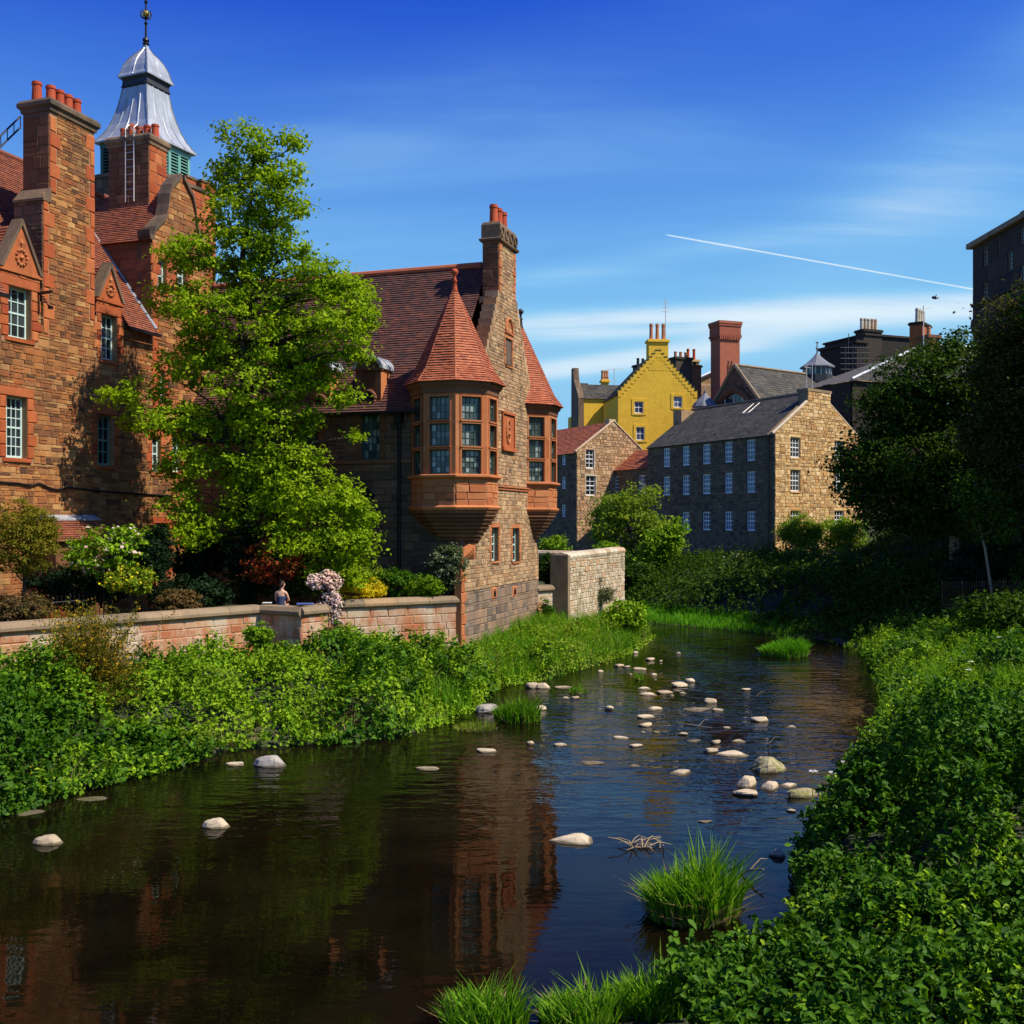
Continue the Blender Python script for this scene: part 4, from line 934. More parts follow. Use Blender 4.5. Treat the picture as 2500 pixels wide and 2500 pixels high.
# ------------------------------------------------------------------ river walls
def block_wall(T, ms, a, b, z0, z1, m, thick, ch, ln, seed, mort, cope=True, name='wall', depth=.02, joint=.012, copem=None, split=0, cw=.12, n_cope=None):
    a = Vector(a); b = Vector(b); d = b-a; U = d.normalized(); fr = Fr(a, (U.x, U.y)); l = d.length
    if fr.N.dot(Vector((0, 0, 0))-a) < 0: fr = Fr(a, (U.x, U.y), (-U.y, U.x))
    w = wall(name, fr, [box(0, l, z0, z1)], [], mort, T, back=thick)
    mb = MB(); mb.fbox(fr, 0, l, -thick, -.004, z0, z1); mb.build('wall_core', mort, T)
    ms.lay(w, fr, [box(0, l, z0, z1)], [], m, ch, ln, joint, depth, seed=seed, split=split, name='stone')
    if cope:
        k = max(1, round(l/1.1)); r = random.Random(seed)
        for i in range(k):
            u0, u1 = l*i/k+.004, l*(i+1)/k-.004; e = cw+r.uniform(-.008, .008); mb = MB()
            mb.loft([[fr.pt(u0, e*.35, z), fr.pt(u1, e*.35, z), fr.pt(u1, -thick-.08, z), fr.pt(u0, -thick-.08, z)] if j == 0 else
                     [fr.pt(u0, ee, z), fr.pt(u1, ee, z), fr.pt(u1, -thick-ee, z), fr.pt(u0, -thick-ee, z)] for j, (ee, z) in enumerate(((0, z1-.02), (e, z1+.05), (e, z1+.13), (.02, z1+.25), (-.08, z1+.27)))])
            mb.build('cope_stone', copem or M['cope_stone'], T)
    return fr
def garden_wall():
    T = thing('garden_wall', 'long red and buff garden wall with grey coping and a canted bastion', 'wall', (-8, 32, 1))
    ms = Masonry(); zt = 2.62; p = [(-21, 18.1), (-13, 27.0), (-7.77, 32.8), (-6.33, 32.0), (-5.72, 32.9), (-5.9, 34.5), (-1.85, 36.85)]
    for i in range(len(p)-1):
        bast = i in (2, 3, 4)
        block_wall(T, ms, (*p[i], 0), (*p[i+1], 0), .6 if not bast else 1.15, zt, M['garden_stone'], .4, (.26, .34), (.55, 1.1), 80+i, M['pale_mortar'], copem=M['cope_stone'])
        fr = Fr((*p[i], 0), (p[i+1][0]-p[i][0], p[i+1][1]-p[i][1])); l = math.hypot(p[i+1][0]-p[i][0], p[i+1][1]-p[i][1])
        mb = MB(); mb.fbox(fr, -.02, l+.02, -.3, .07, 1.32 if not bast else 1.0, 1.42 if not bast else 1.16); mb.build('plinth', M['garden_stone'], T)
    ms.finish(300)
garden_wall()
def rubble_wall():
    T = thing('rubble_river_wall', 'pale limewashed rubble wall standing above the river bank beside the hall', 'wall', (4, 49.5, .5))
    ms = Masonry(); a, b = P(1386, 1360, 46), P(1524, 1347, 53)
    fr = Fr((a.x, a.y), (b.x-a.x, b.y-a.y)); l = math.hypot(b.x-a.x, b.y-a.y)
    poly = [(0, .3), (l, .3), (l, 3.95), (l*.55, 3.92), (0, 3.86)]
    w = wall('wall_face', fr, [poly], [], M['pale_mortar'], T, back=.6)
    ms.lay(w, fr, [poly], [], M['rubble_wall'], (.16, .28), (.2, .5), .02, .035, seed=90, split=.35)
    mb = MB(); mb.fbox(fr, .01, l-.01, -.6, -.01, .3, 3.82); mb.fbox(fr, l-.02, l+.01, -2.5, -.02, .3, 3.9); mb.build('wall_core', M['pale_mortar'], T)
    for i in range(14):
        u0, u1 = l*i/14, l*(i+1)/14-.02; z = 3.84+.09*(i/13); mb = MB()
        mb.loft([[fr.pt(u, x, z+zz) for x, zz in ((.05, -.04), (.08, .08), (0, .2), (-.3, .26), (-.6, .18), (-.66, -.04))] for u in (u0, (u0+u1)/2, u1)]); mb.build('cope_stone', M['rubble_wall'], T)
    mb = MB(); mb.fbox(fr, -.28, -.01, -.7, .12, .3, 4.0); mb.build('end_pier', M['cope_stone'], T)
    ms.finish(300)
    T2 = thing('low_link_wall', 'short pale coped wall between the hall gable and the rubble wall', 'wall', (1.8, 46, .5)); ms = Masonry()
    block_wall(T2, ms, (1.05, 45.3, 0), (2.2, 46.4, 0), .4, 2.45, M['garden_stone'], .35, (.25, .34), (.4, .8), 95, M['pale_mortar']); ms.finish(60)
    T3 = thing('yard_wall', 'grey stone yard wall with pale coping behind the rubble river wall', 'wall', (3, 56, 1)); ms = Masonry()
    q0, q1 = P(1300, 1347, 57), P(1470, 1350, 55)
    block_wall(T3, ms, (q0.x, q0.y, 0), (q1.x, q1.y, 0), 1, 3.62, M['mill_dark'], .4, (.2, .3), (.3, .6), 96, M['dark_mortar'], copem=M['rubble_wall']); ms.finish(80)
rubble_wall()

# ------------------------------------------------------------------ houses beyond the bend
MC = P(1892, 1270, 83)
Mg = Fr((MC.x, MC.y), (.75, .66)); Msd = Fr((MC.x, MC.y), (-.458, .889), (-.889, -.458))
def body(T, fr_g, wg, depthv, z0, zE, zA, um, m, name='house_core', inset=.03):
    """closed core of a gabled house behind its dressed faces"""
    f = fr_g; b = depthv; mb = MB(); q = lambda u, z, back: f.pt(u, -inset, z)+b*back
    i = inset
    a = [q(i, z0, 0), q(wg-i, z0, 0), q(wg-i, zE-i, 0), q(um, zA-.06, 0), q(i, zE-i, 0)]; c = [p+b*.997 for p in a]
    mb.add(a+c, [(0, 1, 2, 3, 4), (9, 8, 7, 6, 5), (0, 5, 6, 1), (1, 6, 7, 2), (2, 7, 8, 3), (3, 8, 9, 4), (4, 9, 5, 0)])
    return mb.build(name, m, T)
def mill():
    T = thing('old_mill', 'four storey rubble mill with slate roof, sunlit gold gable and shaded long side', 'building', (MC.x-3, MC.y+6, .8))
    ms = Masonry(); wg = Mg.px(2103, 1100)[0]; z0 = .3
    zE = Msd.px(1892, 1058)[1]; zA = 16.0; um = wg/2
    lenS = Msd.px(1582, 1091)[0]
    rows = [(833, 942), (1005, 1110), (1207, 1322)]; Y = lambda v: 750+v*.4141; X = lambda v: 1350+v*.4141
    cols = [(650, 690), (763, 805), (882, 928), (1012, 1058), (1142, 1192)]
    # storey heights read at the near right column, kept level along the wall
    zr = [(Msd.px(X(1167), Y(a))[1], Msd.px(X(1167), Y(b))[1]) for a, b in ((780, 905), (968, 1092), (1203, 1318))]
    holes = []
    for j, (zt, zb) in enumerate(zr):
        for i, (a, b) in enumerate(cols):
            if j == 2 and i == 0: continue
            u1, u0 = Msd.px(X(a), 1100)[0], Msd.px(X(b), 1100)[0]; holes.append((u0, u1, zb, zt))
    SW = wall('side_wall', Msd, [box(0, lenS, z0, zE)], holes, M['dark_mortar'], T, .25)
    dh = []
    for h in holes:
        ms.stone(SW, Msd, (h[0]-.15, h[1]+.15, h[3]+.01, h[3]+.24), M['mill_dark'], .04, 0, 'lintel'); ms.stone(SW, Msd, (h[0]-.1, h[1]+.1, h[2]-.13, h[2]-.01), M['mill_dark'], .07, 0, 'sill')
        dh.append((h[0]-.02, h[1]+.02, h[2]-.13, h[3]+.24))
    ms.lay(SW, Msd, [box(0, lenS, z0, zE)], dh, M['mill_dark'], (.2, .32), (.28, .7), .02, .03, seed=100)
    gh = []
    gc = [(1400, 1456), (1660, 1714)]; gr = [(768, 887), (960, 1086), (1200, 1306)]
    for i, (a, b) in enumerate(gc):
        u0, u1 = Mg.px(X(a), 1100)[0], Mg.px(X(b), 1100)[0]
        for j, (t, bt) in enumerate(gr):
            if i == 1: t, bt = ((790, 905), (968, 1088), (1200, 1306))[j]
            xx = X((a+b)/2); gh.append((u0, u1, Mg.px(xx, Y(bt))[1], Mg.px(xx, Y(t))[1]))
    ch0, ch1 = Mg.px(1972, 1000)[0], Mg.px(2027, 1000)[0]; zc = Mg.px(2000, 958)[1]
    zj = zA-(ch1-ch0)/2*(zA-zE)/um
    polys = [box(0, wg, z0, zE), [(0, zE), (wg, zE), (ch1, zj), (ch0, zj)], box(ch0, ch1, zj, zc)]
    GW = wall('gable_wall', Mg, polys, gh, M['mill_mortar'], T, .25, back=.7)
    dg = []
    for h in gh:
        ms.stone(GW, Mg, (h[0]-.2, h[1]+.2, h[3]+.01, h[3]+.26), M['mill_stone'], .045, 0, 'lintel'); ms.stone(GW, Mg, (h[0]-.12, h[1]+.12, h[2]-.14, h[2]-.01), M['mill_stone'], .08, 0, 'sill')
        dg.append((h[0]-.03, h[1]+.03, h[2]-.14, h[3]+.26))
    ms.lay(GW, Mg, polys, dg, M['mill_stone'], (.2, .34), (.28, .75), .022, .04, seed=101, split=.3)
    for h in holes: window(T, Msd, h, .08, 3, 4, M['white'], M['blue_glass'], .05, .09, panes=False)
    for h in gh: window(T, Mg, h, .1, 3, 4, M['white'], M['glass'], .045, .08, panes=False)
    dirb = Msd.U
    body(T, Mg, wg, dirb*lenS, z0, zE, zA, um, M['dark_mortar'], inset=.3)
    # slates both sides
    for sg in (0, 1):
        e = Mg.pt(-.25 if sg == 0 else wg+.25, 0, zE-.12); top = Mg.pt(um, 0, zA+.05); B = top-e
        Uo = dirb; ang = B-Uo*B.dot(Uo)       # up-slope component at right angles to the eave
        sh = B.dot(Uo); ln = ang.length
        tiles(T, M['slate'], e+dirb*.05, Uo, ang, [(0, 0), (lenS-.05, 0), (lenS-.05+sh, ln), (sh, ln)], .34, .22, .025, name='slates', seed=102+sg)
    mb = MB(); mb.tube([Mg.pt(um, 0, zA+.12)+dirb*.3, Mg.pt(um, 0, zA+.12)+dirb*lenS], .12, 6); mb.build('ridge', M['cope_stone'], T)
    mb = MB(); mb.tube([Mg.pt(-.2, -.1, zE), Mg.pt(ch0, -.1, zj+.08)], .13, 6); mb.tube([Mg.pt(wg+.2, -.1, zE), Mg.pt(ch1, -.1, zj+.08)], .13, 6); mb.build('skew', M['rubble_wall'], T)
    mb = MB(); mb.fbox(Mg, ch0, ch1, -.9, -.02, zj-.3, zc); mb.fbox(Mg, ch0-.1, ch1+.1, -1.0, .08, zc, zc+.22); mb.build('chimney', M['cope_stone'], T)
    mb = MB(); mb.fbox(Msd, 0, lenS, .05, .18, zE-.2, zE-.08); mb.build('gutter', M['iron'], T)
    mb = MB(); 
    for k in range(2): mb.tube([Mg.pt(ch0+.6+k*.8, -.5, zc+.2), Mg.pt(ch0+.6+k*.8, -.5, zc+2.4)], .03, 5)
    mb.tube([Mg.pt(ch0+.2, -.5, zc+2.0), Mg.pt(ch0+1.2, -.5, zc+2.0)], .02, 4); mb.build('aerial', M['light_steel'], T)
    # far chimney on the left gable, roof light
    q = Mg.pt(um-2.2, 0, 0)+dirb*(lenS-.3); fr = Fr((q.x, q.y), (.75, .66)); mb = MB(); mb.fbox(fr, -.2, 3.4, -.5, .5, zE, 15.9); mb.build('far_chimney', M['cope_stone'], T)
    mb = MB(); s_ = dirb*7; e = Mg.pt(um*.66, 0, zE+(zA-zE)*.66+.05)+s_; t = Mg.pt(um*.92, 0, zE+(zA-zE)*.92+.05)+s_
    for d in (0, .8): mb.tube([e+dirb*d, t+dirb*d], .04, 5)
    mb.tube([e, e+dirb*.8], .06, 5); mb.build('skylight_frame', M['light_steel'], T)
    ms.finish(300); return T
mill()

def small_house():
    c = P(1408, 1270, 101); g = Fr((c.x, c.y), (.75, .66)); sd_ = Fr((c.x, c.y), (-.458, .889), (-.889, -.458))
    T = thing('pantiled_cottage', 'rubble cottage with a pointed sunlit gable and orange pantile roof', 'building', (c.x, c.y+4, .8)); ms = Masonry()
    Y = lambda v: 750+v*.4141; X = lambda v: 1350+v*.4141
    wg = g.px(1565, 1100)[0]; um = g.px(1497, 1040)[0]; zE = g.px(1408, 1103)[1]; zA = g.px(1497, 1030)[1]; zE2 = g.px(1563, 1098)[1]; z0 = .5
    h1 = (g.px(X(194), 1100)[0], g.px(X(242), 1100)[0], g.px(X(218), Y(950))[1], g.px(X(218), Y(840))[1])
    h2 = (h1[0], h1[1]+.2, g.px(X(218), Y(1110))[1], g.px(X(218), Y(995))[1])
    polys = [box(0, wg, z0, zE), [(0, zE), (wg, zE), (wg, zE2), (um, zA)]]
    W = wall('gable_wall', g, polys, [h1, h2], M['mill_mortar'], T, .25); ms.lay(W, g, polys, [grow(h1, .15), grow(h2, .15)], M['hall_stone'], (.22, .36), (.3, .7), .03, .05, seed=110, split=.3)
    for h in (h1, h2): dress(ms, W, g, h, M['rubble_wall'], .16, .2, .12, 3, long_=.0); window(T, g, h, .1, 2, 4, M['white'], M['glass'], .05, .08, panes=False)
    hs = [sd_.rect(X(52), X(74), Y(a), Y(b)) for a, b in ((868, 930), (1003, 1070), (1165, 1235))]
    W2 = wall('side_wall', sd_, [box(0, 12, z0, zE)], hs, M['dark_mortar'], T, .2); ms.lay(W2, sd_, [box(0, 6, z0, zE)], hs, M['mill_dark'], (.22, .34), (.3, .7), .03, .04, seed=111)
    for h in hs: window(T, sd_, h, .06, 2, 4, M['white'], M['blue_glass'], .05, .08, panes=False)
    body(T, g, wg, sd_.U*12, z0, zE, zA, um, M['dark_mortar'], inset=.28)
    e = g.pt(-.25, 0, zE-.15); B = g.pt(um, 0, zA)-e; Uo = sd_.U; ang = B-Uo*B.dot(Uo); sh = B.dot(Uo)
    tiles(T, M['pantile'], e, Uo, ang, [(0, 0), (12, 0), (12+sh, ang.length), (sh, ang.length)], .3, .3, .05, seed=112, name='pantiles')
    e = g.pt(wg+.25, 0, zE2-.15); B = g.pt(um, 0, zA)-e; ang = B-Uo*B.dot(Uo); sh = B.dot(Uo)
    tiles(T, M['pantile'], e, Uo, ang, [(0, 0), (12, 0), (12+sh, ang.length), (sh, ang.length)], .3, .3, .05, seed=113, name='pantiles')
    mb = MB(); mb.tube([g.pt(-.2, 0, zE), g.pt(um, 0, zA+.1), g.pt(wg+.1, 0, zE2)], .14, 6); mb.build('skew', M['rubble_wall'], T)
    mb = MB(); mb.fbox(g, um-.6, um+.3, -.5, .05, zA-.3, zA+.25); mb.build('apex_block', M['rubble_wall'], T)
    ms.finish(120)
    # low link building with red roof
    r0 = P(1580, 1270, 99.5); l = Fr((r0.x, r0.y), (-.458, .889), (-.889, -.458)); ln = l.px(1462, 1150)[0]; zE = l.px(1520, 1147)[1]; zt = l.px(1520, 1103, -3)[1]
    T = thing('low_pantiled_link', 'low shade-dark stone building with orange pantile roof joining cottage and mill', 'building', (r0.x-2, r0.y+3, .8)); ms = Masonry()
    hs = [l.rect(X(345), X(388), Y(998), Y(1090)), l.rect(X(506), X(545), Y(990), Y(1095))]
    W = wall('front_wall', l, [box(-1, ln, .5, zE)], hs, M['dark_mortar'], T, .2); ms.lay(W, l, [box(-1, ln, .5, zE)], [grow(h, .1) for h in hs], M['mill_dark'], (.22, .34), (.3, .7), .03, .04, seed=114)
    for h in hs: window(T, l, h, .08, 2, 4, M['white'], M['blue_glass'], .05, .08, panes=False)
    tiles(T, M['pantile'], l.pt(-1, .2, zE-.05), l.U, -l.N*3.2+Z*(zt-zE), box(0, ln+1, 0, math.hypot(3.2, zt-zE)), .3, .3, .05, seed=115, name='pantiles')
    mb = MB(); mb.fbox(l, -1, ln-.01, -3, -.3, .5, zE); mb.prism([l.pt(ln, 0, .5), l.pt(ln, 0, zE), l.pt(ln, -3, zt), l.pt(ln, -3, .5)], -l.U*.3); mb.build('core', M['dark_mortar'], T); ms.finish(60)
small_house()

def simple_gabled(name, label, corner, gdir, wg, depth, z0, zE, zA, m, roofm, gable_holes=(), side_holes=(), um=None, crow=None, tsize=(.34, .24)):
    """house from its near corner: gable running along gdir, long side running back at right angles"""
    g = Fr((corner.x, corner.y), gdir); sd_ = Fr((corner.x, corner.y), (-g.N.x, -g.N.y), (-g.U.x, -g.U.y)); um = um or wg/2
    T = thing(name, label, 'building', (corner.x, corner.y, z0))
    gp = [box(0, wg, z0, zE), [(0, zE), (wg, zE), (um, zA)]]
    wall('gable_wall', g, gp, list(gable_holes), m, T, .25); wall('side_wall', sd_, [box(0, depth, z0, zE)], list(side_holes), m, T, .25)
    body(T, g, wg, -g.N*depth, z0, zE, zA, um, M['dark_mortar'], inset=.28)
    for e0, sg in ((-.2, 0), (wg+.2, 1)):
        e = g.pt(e0, 0, zE-.12); B = g.pt(um, 0, zA)-e
        tiles(T, roofm, e, -g.N, B, box(.15, depth, 0, B.length), *tsize, .03, name='roof_covering', seed=5)
    for h in gable_holes: window(T, g, h, .1, 2, 2, M['white'], M['blue_glass'], .05, .09, panes=False)
    for h in side_holes: window(T, sd_, h, .1, 2, 2, M['white'], M['blue_glass'], .05, .09, panes=False)
    return T, g, sd_
def chimney_stack(T, fr, u0, u1, s0, s1, z0, z1, m, pots, ph=.9, pm=None, capm=None):
    mb = MB(); mb.fbox(fr, u0, u1, s0, s1, z0, z1); st = mb.build('chimney_stack', m, T)
    mb = MB(); mb.fbox(fr, u0-.15, u1+.15, s0-.15, s1+.15, z1, z1+.2); mb.fbox(fr, u0-.07, u1+.07, s0-.07, s1+.07, z1+.2, z1+.32); mb.build('chimney_cap', capm or m, T)
    for k in range(pots): chimney_pot(T, fr.pt(u0+(u1-u0)*(k+.6)/(pots+.2), (s0+s1)/2, z1+.3), ph, .22, pm)

def yellow_house():
    Y = lambda v: 750+v*.4141; X = lambda v: 1350+v*.4141
    c = P(1509, 1270, 122); g = Fr((c.x, c.y), (.995, .1)); pr = lambda a, b: g.px(a, b)
    wg = pr(1702, 1000)[0]; zE = pr(1509, 962)[1]; um = pr(1607, 900)[0]; zA = pr(1607, 858)[1]
    gh = [g.rect(X(480), X(533), Y(556), Y(626)), g.rect(X(711), X(762), Y(526), Y(592)), g.rect(X(490), X(540), Y(706), Y(785))]
    T, g, sd_ = simple_gabled('yellow_house', 'bright yellow harled house with crow-stepped gable and tall chimney', c, (.995, .1), wg, 9, 2, zE, zA, M['yellow'], M['slate'], gh, [], um)
    for h in gh:
        mb = MB()
        for a in (h[0]-.3, h[1]): mb.fbox(g, a, a+.3, 0, .05, h[2]-.2, h[3]+.3)
        mb.fbox(g, h[0], h[1], 0, .05, h[3], h[3]+.3); mb.fbox(g, h[0], h[1], 0, .07, h[2]-.2, h[2]); mb.build('window_margin', M['yellow'], T)
    n = 13; c0, c1 = pr(X(565), 900)[0], pr(X(680), 900)[0]; zc = pr(1607, Y(205))[1]
    for sg in (0, 1):
        for k in range(n):
            a = (um*k/n, um*(k+1)/n) if sg == 0 else (wg-(wg-um)*(k+1)/n, wg-(wg-um)*k/n)
            z = zE+(zA-zE)*(k+1)/n; mb = MB(); mb.fbox(g, a[0], a[1], -.5, .04, z-.7, z+.12); mb.build('crow_step', M['yellow'], T)
            mb = MB(); mb.fbox(g, a[0]-.02, a[1]+.02, -.54, .08, z+.12, z+.2); mb.build('crow_step_slab', M['dark_lead'], T)
    chimney_stack(T, g, c0, c1, -1.3, .02, zA-2.2, zc, M['yellow'], 3, 1.9, M['pale_pot'])
    mb = MB(); mb.tube([g.pt(c1-.2, -.5, zc), g.pt(c1-.2, -.5, zc+5.2)], .05, 5)
    for k, w in ((3.6, .5), (4.1, .4), (4.6, .3)): mb.tube([g.pt(c1-.2-w, -.5, zc+k), g.pt(c1-.2+w, -.5, zc+k)], .03, 4)
    mb.build('aerial', M['light_steel'], T)
    # lower wing set back on the left
    c2 = P(1418, 1270, 131); zE2 = P(1430, Y(535), 131).z; zA2 = P(1430, Y(450), 134).z; fr = Fr((c2.x, c2.y), (.985, .174)); wl = fr.px(1512, 1000)[0]
    T2 = thing('yellow_wing', 'lower yellow harled wing with slate roof behind the crow-stepped house', 'building', (c2.x, c2.y, 2))
    wall('front_wall', fr, [box(0, wl+3, 2, zE2)], [], M['yellow'], T2); tiles(T2, M['slate'], fr.pt(-.1, .2, zE2-.1), fr.U, -fr.N*3.2+Z*(zA2-zE2), box(0, wl+4, 0, math.hypot(3.2, zA2-zE2)), .4, .26, .03, name='slates')
    mb = MB(); mb.prism([fr.pt(-.35, .2, 2), fr.pt(-.35, .2, zE2), fr.pt(-.35, -.2, zE2+.6), fr.pt(-.35, -2.2, zA2+.3), fr.pt(-.35, -2.6, zA2+1.9), fr.pt(-.35, -3.6, zA2+1.9), fr.pt(-.35, -4, 2)], fr.U*.7); mb.build('gable_end', M['cap_stone'], T2)
    chimney_stack(T2, fr, fr.px(X(330), 900)[0], fr.px(X(370), 900)[0], -4, -3.2, zA2-1, zA2+.3, M['yellow'], 3, 1.2, M['pale_pot'])
    mb = MB(); u = fr.px(X(400), 900)[0]; mb.tube([fr.pt(u, -3, zA2), fr.pt(u, -3, zA2+2)], .05, 5); mb.tube([fr.pt(u-1.1, -3, zA2+1.9), fr.pt(u+1.1, -3, zA2+2)], .03, 4); mb.build('aerial', M['light_steel'], T2)
    mb = MB(); mb.tube([fr.pt(wl-.6, .1, 2), fr.pt(wl-.6, .1, zE2)], .1, 6); mb.build('downpipe', M['light_steel'], T2)
    c3 = P(1400, 1270, 134); fr = Fr((c3.x, c3.y), (.985, .174)); z3 = P(1410, Y(640), 134).z; w3 = fr.px(1420, 1000)[0]
    T3 = thing('yellow_outshot', 'small yellow outshot with a stone gablet at the end of the yellow wing', 'building', (c3.x, c3.y, 2))
    mb = MB(); mb.fbox(fr, 0, w3+1, -3, 0, 2, z3); mb.build('wall', M['yellow'], T3)
    mb = MB(); mb.prism([fr.pt(0, .1, z3), fr.pt(.5, .1, z3), fr.pt(.5, .1, z3+5), fr.pt(0, .1, z3+5)], -fr.N*.5); mb.fbox(fr, .5, w3+1, -3, -.6, z3, z3+4.2); mb.build('roof', M['slate'], T3)
yellow_house()

def background():
    Y = lambda v: 750+v*.4141; X = lambda v: 1350+v*.4141
    # brick stack
    c = P(1758, 1270, 138); fr = Fr((c.x, c.y), (.94, .34)); w = fr.px(1806, 900)[0]; zt = P(1780, Y(185), 138).z
    T = thing('brick_chimney', 'tall square red brick chimney rising behind the slate-roofed hall', 'chimney', (c.x, c.y, 8))
    mb = MB(); mb.fbox(fr, 0, w, -w*.8, 0, 8, zt); mb.build('shaft', M['brick'], T)
    for k, (o, a, b) in enumerate(((.08, 0, .3), (.2, .3, .6), (.12, .6, 1.7), (.2, 1.7, 2.0), (.26, 2.0, 2.35))):
        mb = MB(); mb.fbox(fr, -o, w+o, -w*.8-o, o, zt+a, zt+b); mb.build('brick_band', M['brick'], T)
    for k in range(11):
        mb = MB(); u = -.1+(w+.1)*k/11; mb.fbox(fr, u, u+.16, .0, .2, zt-.1, zt+.3); mb.build('dentil', M['brick'], T)
    mb = MB()
    for u in (w*.42, w*.58): mb.tube([fr.pt(u, .12, zt-9), fr.pt(u, .12, zt-3.2), fr.pt(u, .02, zt-2.8)], .05, 5)
    for k in range(14): mb.tube([fr.pt(w*.42, .12, zt-9+k*.42), fr.pt(w*.58, .12, zt-9+k*.42)], .03, 4)
    mb.build('ladder', M['iron'], T)
    # slate-roofed hall behind the mill
    ap = P(1795, 1270, 116); gd = Vector((-.458, .889, 0)); zr = P(1795, 893, 116).z
    rd = Vector((.80, .60, 0)).normalized()
    T = thing('slate_hall', 'stone hall with shade-brown gable, broad slate roof, arched gable window and roof lantern', 'building', (ap.x, ap.y, 5))
    g = Fr((ap.x, ap.y), (gd.x, gd.y), (-rd.x, -rd.y)); half = g.px(1716, 1000)[0]; zE = P(1718, 1010, ap.y+half*.889).z
    poly = [(-half, 3), (half, 3), (half, zE), (0, zr), (-half, zE)]
    ms = Masonry(); W = wall('gable_wall', g, [[(-half, 3), (half, 3), (half, zE), (-half, zE)], [(-half, zE), (half, zE), (0, zr)]], [], M['dark_mortar'], T); ms.lay(W, g, [[(-half, zE), (half, zE), (0, zr)]], [], M['hall_side_stone'], (.25, .4), (.4, .9), .03, .04, seed=120); ms.finish(0)
    u, z = g.px(1793, 1003); mb = MB(); ro = 3.0
    mb.prism([g.pt(u+ro*.9*math.cos(math.pi*k/14), .03, z-1+ro*math.sin(math.pi*k/14)) for k in range(15)], g.N*.06); win = mb.build('arched_window', M['glass'], T)
    mb = MB(); mb.tube([g.pt(u+ro*math.cos(math.pi*k/14), .1, z-1+(ro+.2)*math.sin(math.pi*k/14)) for k in range(15)], .38, 6); mb.build('arch_ring', M['brown_ashlar'], T)
    mb = MB()
    for f in (-.5, 0, .5): mb.fbox(g, u+f*ro-.06, u+f*ro+.06, .08, .16, z-1, z-1+ro*.8)
    mb.fbox(g, u-ro*.8, u+ro*.8, .08, .15, z+.3, z+.45); mb.build('glazing_bars', M['white'], win)
    ln = 34; 
    for sg in (-1, 1):
        e = g.pt(sg*(half+.2), 0, zE-.15); B = g.pt(0, 0, zr)-e; ang = B-rd*B.dot(rd); sh = B.dot(rd)
        tiles(T, M['slate'], e-rd*.2, rd, ang, [(0, 0), (ln, 0), (ln+sh, ang.length), (sh, ang.length)], .6, .4, .035, name='slates', seed=121)
    mb = MB(); mb.prism([g.pt(-half+.1, -.1, 3), g.pt(half-.1, -.1, 3), g.pt(half-.1, -.1, zE-.1), g.pt(0, -.1, zr-.1), g.pt(-half+.1, -.1, zE-.1)], rd*(ln-1)); mb.build('core', M['dark_mortar'], T)
    mb = MB(); mb.tube([g.pt(0, .1, zr+.1), g.pt(0, .1, zr+.1)+rd*ln], .16, 6); mb.tube([g.pt(half+.1, .1, zE), g.pt(0, .1, zr+.1)], .2, 6); mb.tube([g.pt(-half-.1, .1, zE), g.pt(0, .1, zr+.1)], .2, 6); mb.build('ridge_and_skews', M['cope_stone'], T)
    # roof lantern
    t = g.pt(0, 0, zr); s_ = None
    for k in range(200):
        q = t+rd*(k*.2); 
        if CX+F*q.x/q.y > 1993: break
    mb = MB(); mb.lathe(q-Z*.8, [(1.8, 0), (1.8, .9)], 8, .39); mb.build('lantern_curb', M['dark_lead'], T)
    mb = MB(); mb.lathe(q+Z*.1, [(1.55, 0), (1.55, 1.0)], 8, .39); lg = mb.build('lantern_glazing', M['glass'], T)
    for k in range(16):
        a = .39+k*math.pi/8; mb = MB(); d = Vector((math.cos(a), math.sin(a), 0)); mb.tube([q+d*1.6+Z*.1, q+d*1.6+Z*1.1], .06, 4); mb.build('lantern_post', M['light_steel'], lg)
    mb = MB(); mb.lathe(q+Z*1.05, [(2.0, -.1), (2.0, .05), (1.3, .5), (.75, .95), (.3, 1.4), (.1, 1.7), (.08, 2.1), (.2, 2.2), (.08, 2.35), (.05, 2.8), (.22, 2.9), (.04, 3.0), (0, 3.1)], 8, .39); mb.build('lantern_roof', M['grey_lead'], T)
    # house with white bargeboards, dark stacks
    c = P(1678, 1270, 150); T, gg, ss = simple_gabled('bargeboard_house', 'far stone house with white bargeboards behind the yellow house', c, (.97, .24), 8.5, 10, 8, P(1690, 935, 150).z, P(1720, 905, 150).z, M['hall_stone'], M['slate'], [(4.2, 5.6, P(1, 958, 150).z-.6, P(1, 940, 150).z)])
    zE, zA = P(1690, 935, 150).z, P(1720, 905, 150).z
    mb = MB(); mb.tube([gg.pt(-.4, .3, zE-.2), gg.pt(4.25, .3, zA+.2), gg.pt(8.9, .3, zE-.2)], .2, 4); mb.build('bargeboard', M['white'], T)
    chimney_stack(T, gg, .6, 2.6, -3, -1.8, zE, P(1, 880, 151).z, M['mill_stone'], 2, 1.6, M['pot'])
    chimney_stack(T, gg, 6.8, 9.5, -6, -4.6, zE, P(1, 905, 152).z, M['dark_build'], 4, 1.0, M['dark_build'])
    c = P(1650, 1270, 140); fr = Fr((c.x, c.y), (.9, .43)); T = thing('dark_chimney_block', 'sooty brown chimney block with stub pots beside the yellow gable', 'chimney', (c.x, c.y, 10))
    chimney_stack(T, fr, 0, 2.6, -1.6, 0, 10, P(1, 876, 140).z, M['dark_build'], 3, .8, M['pale_pot']); chimney_stack(T, fr, 2.3, 4.2, -1.8, -.2, 10, P(1, 892, 140).z, M['brown_ashlar'], 2, .5, M['dark_build'])
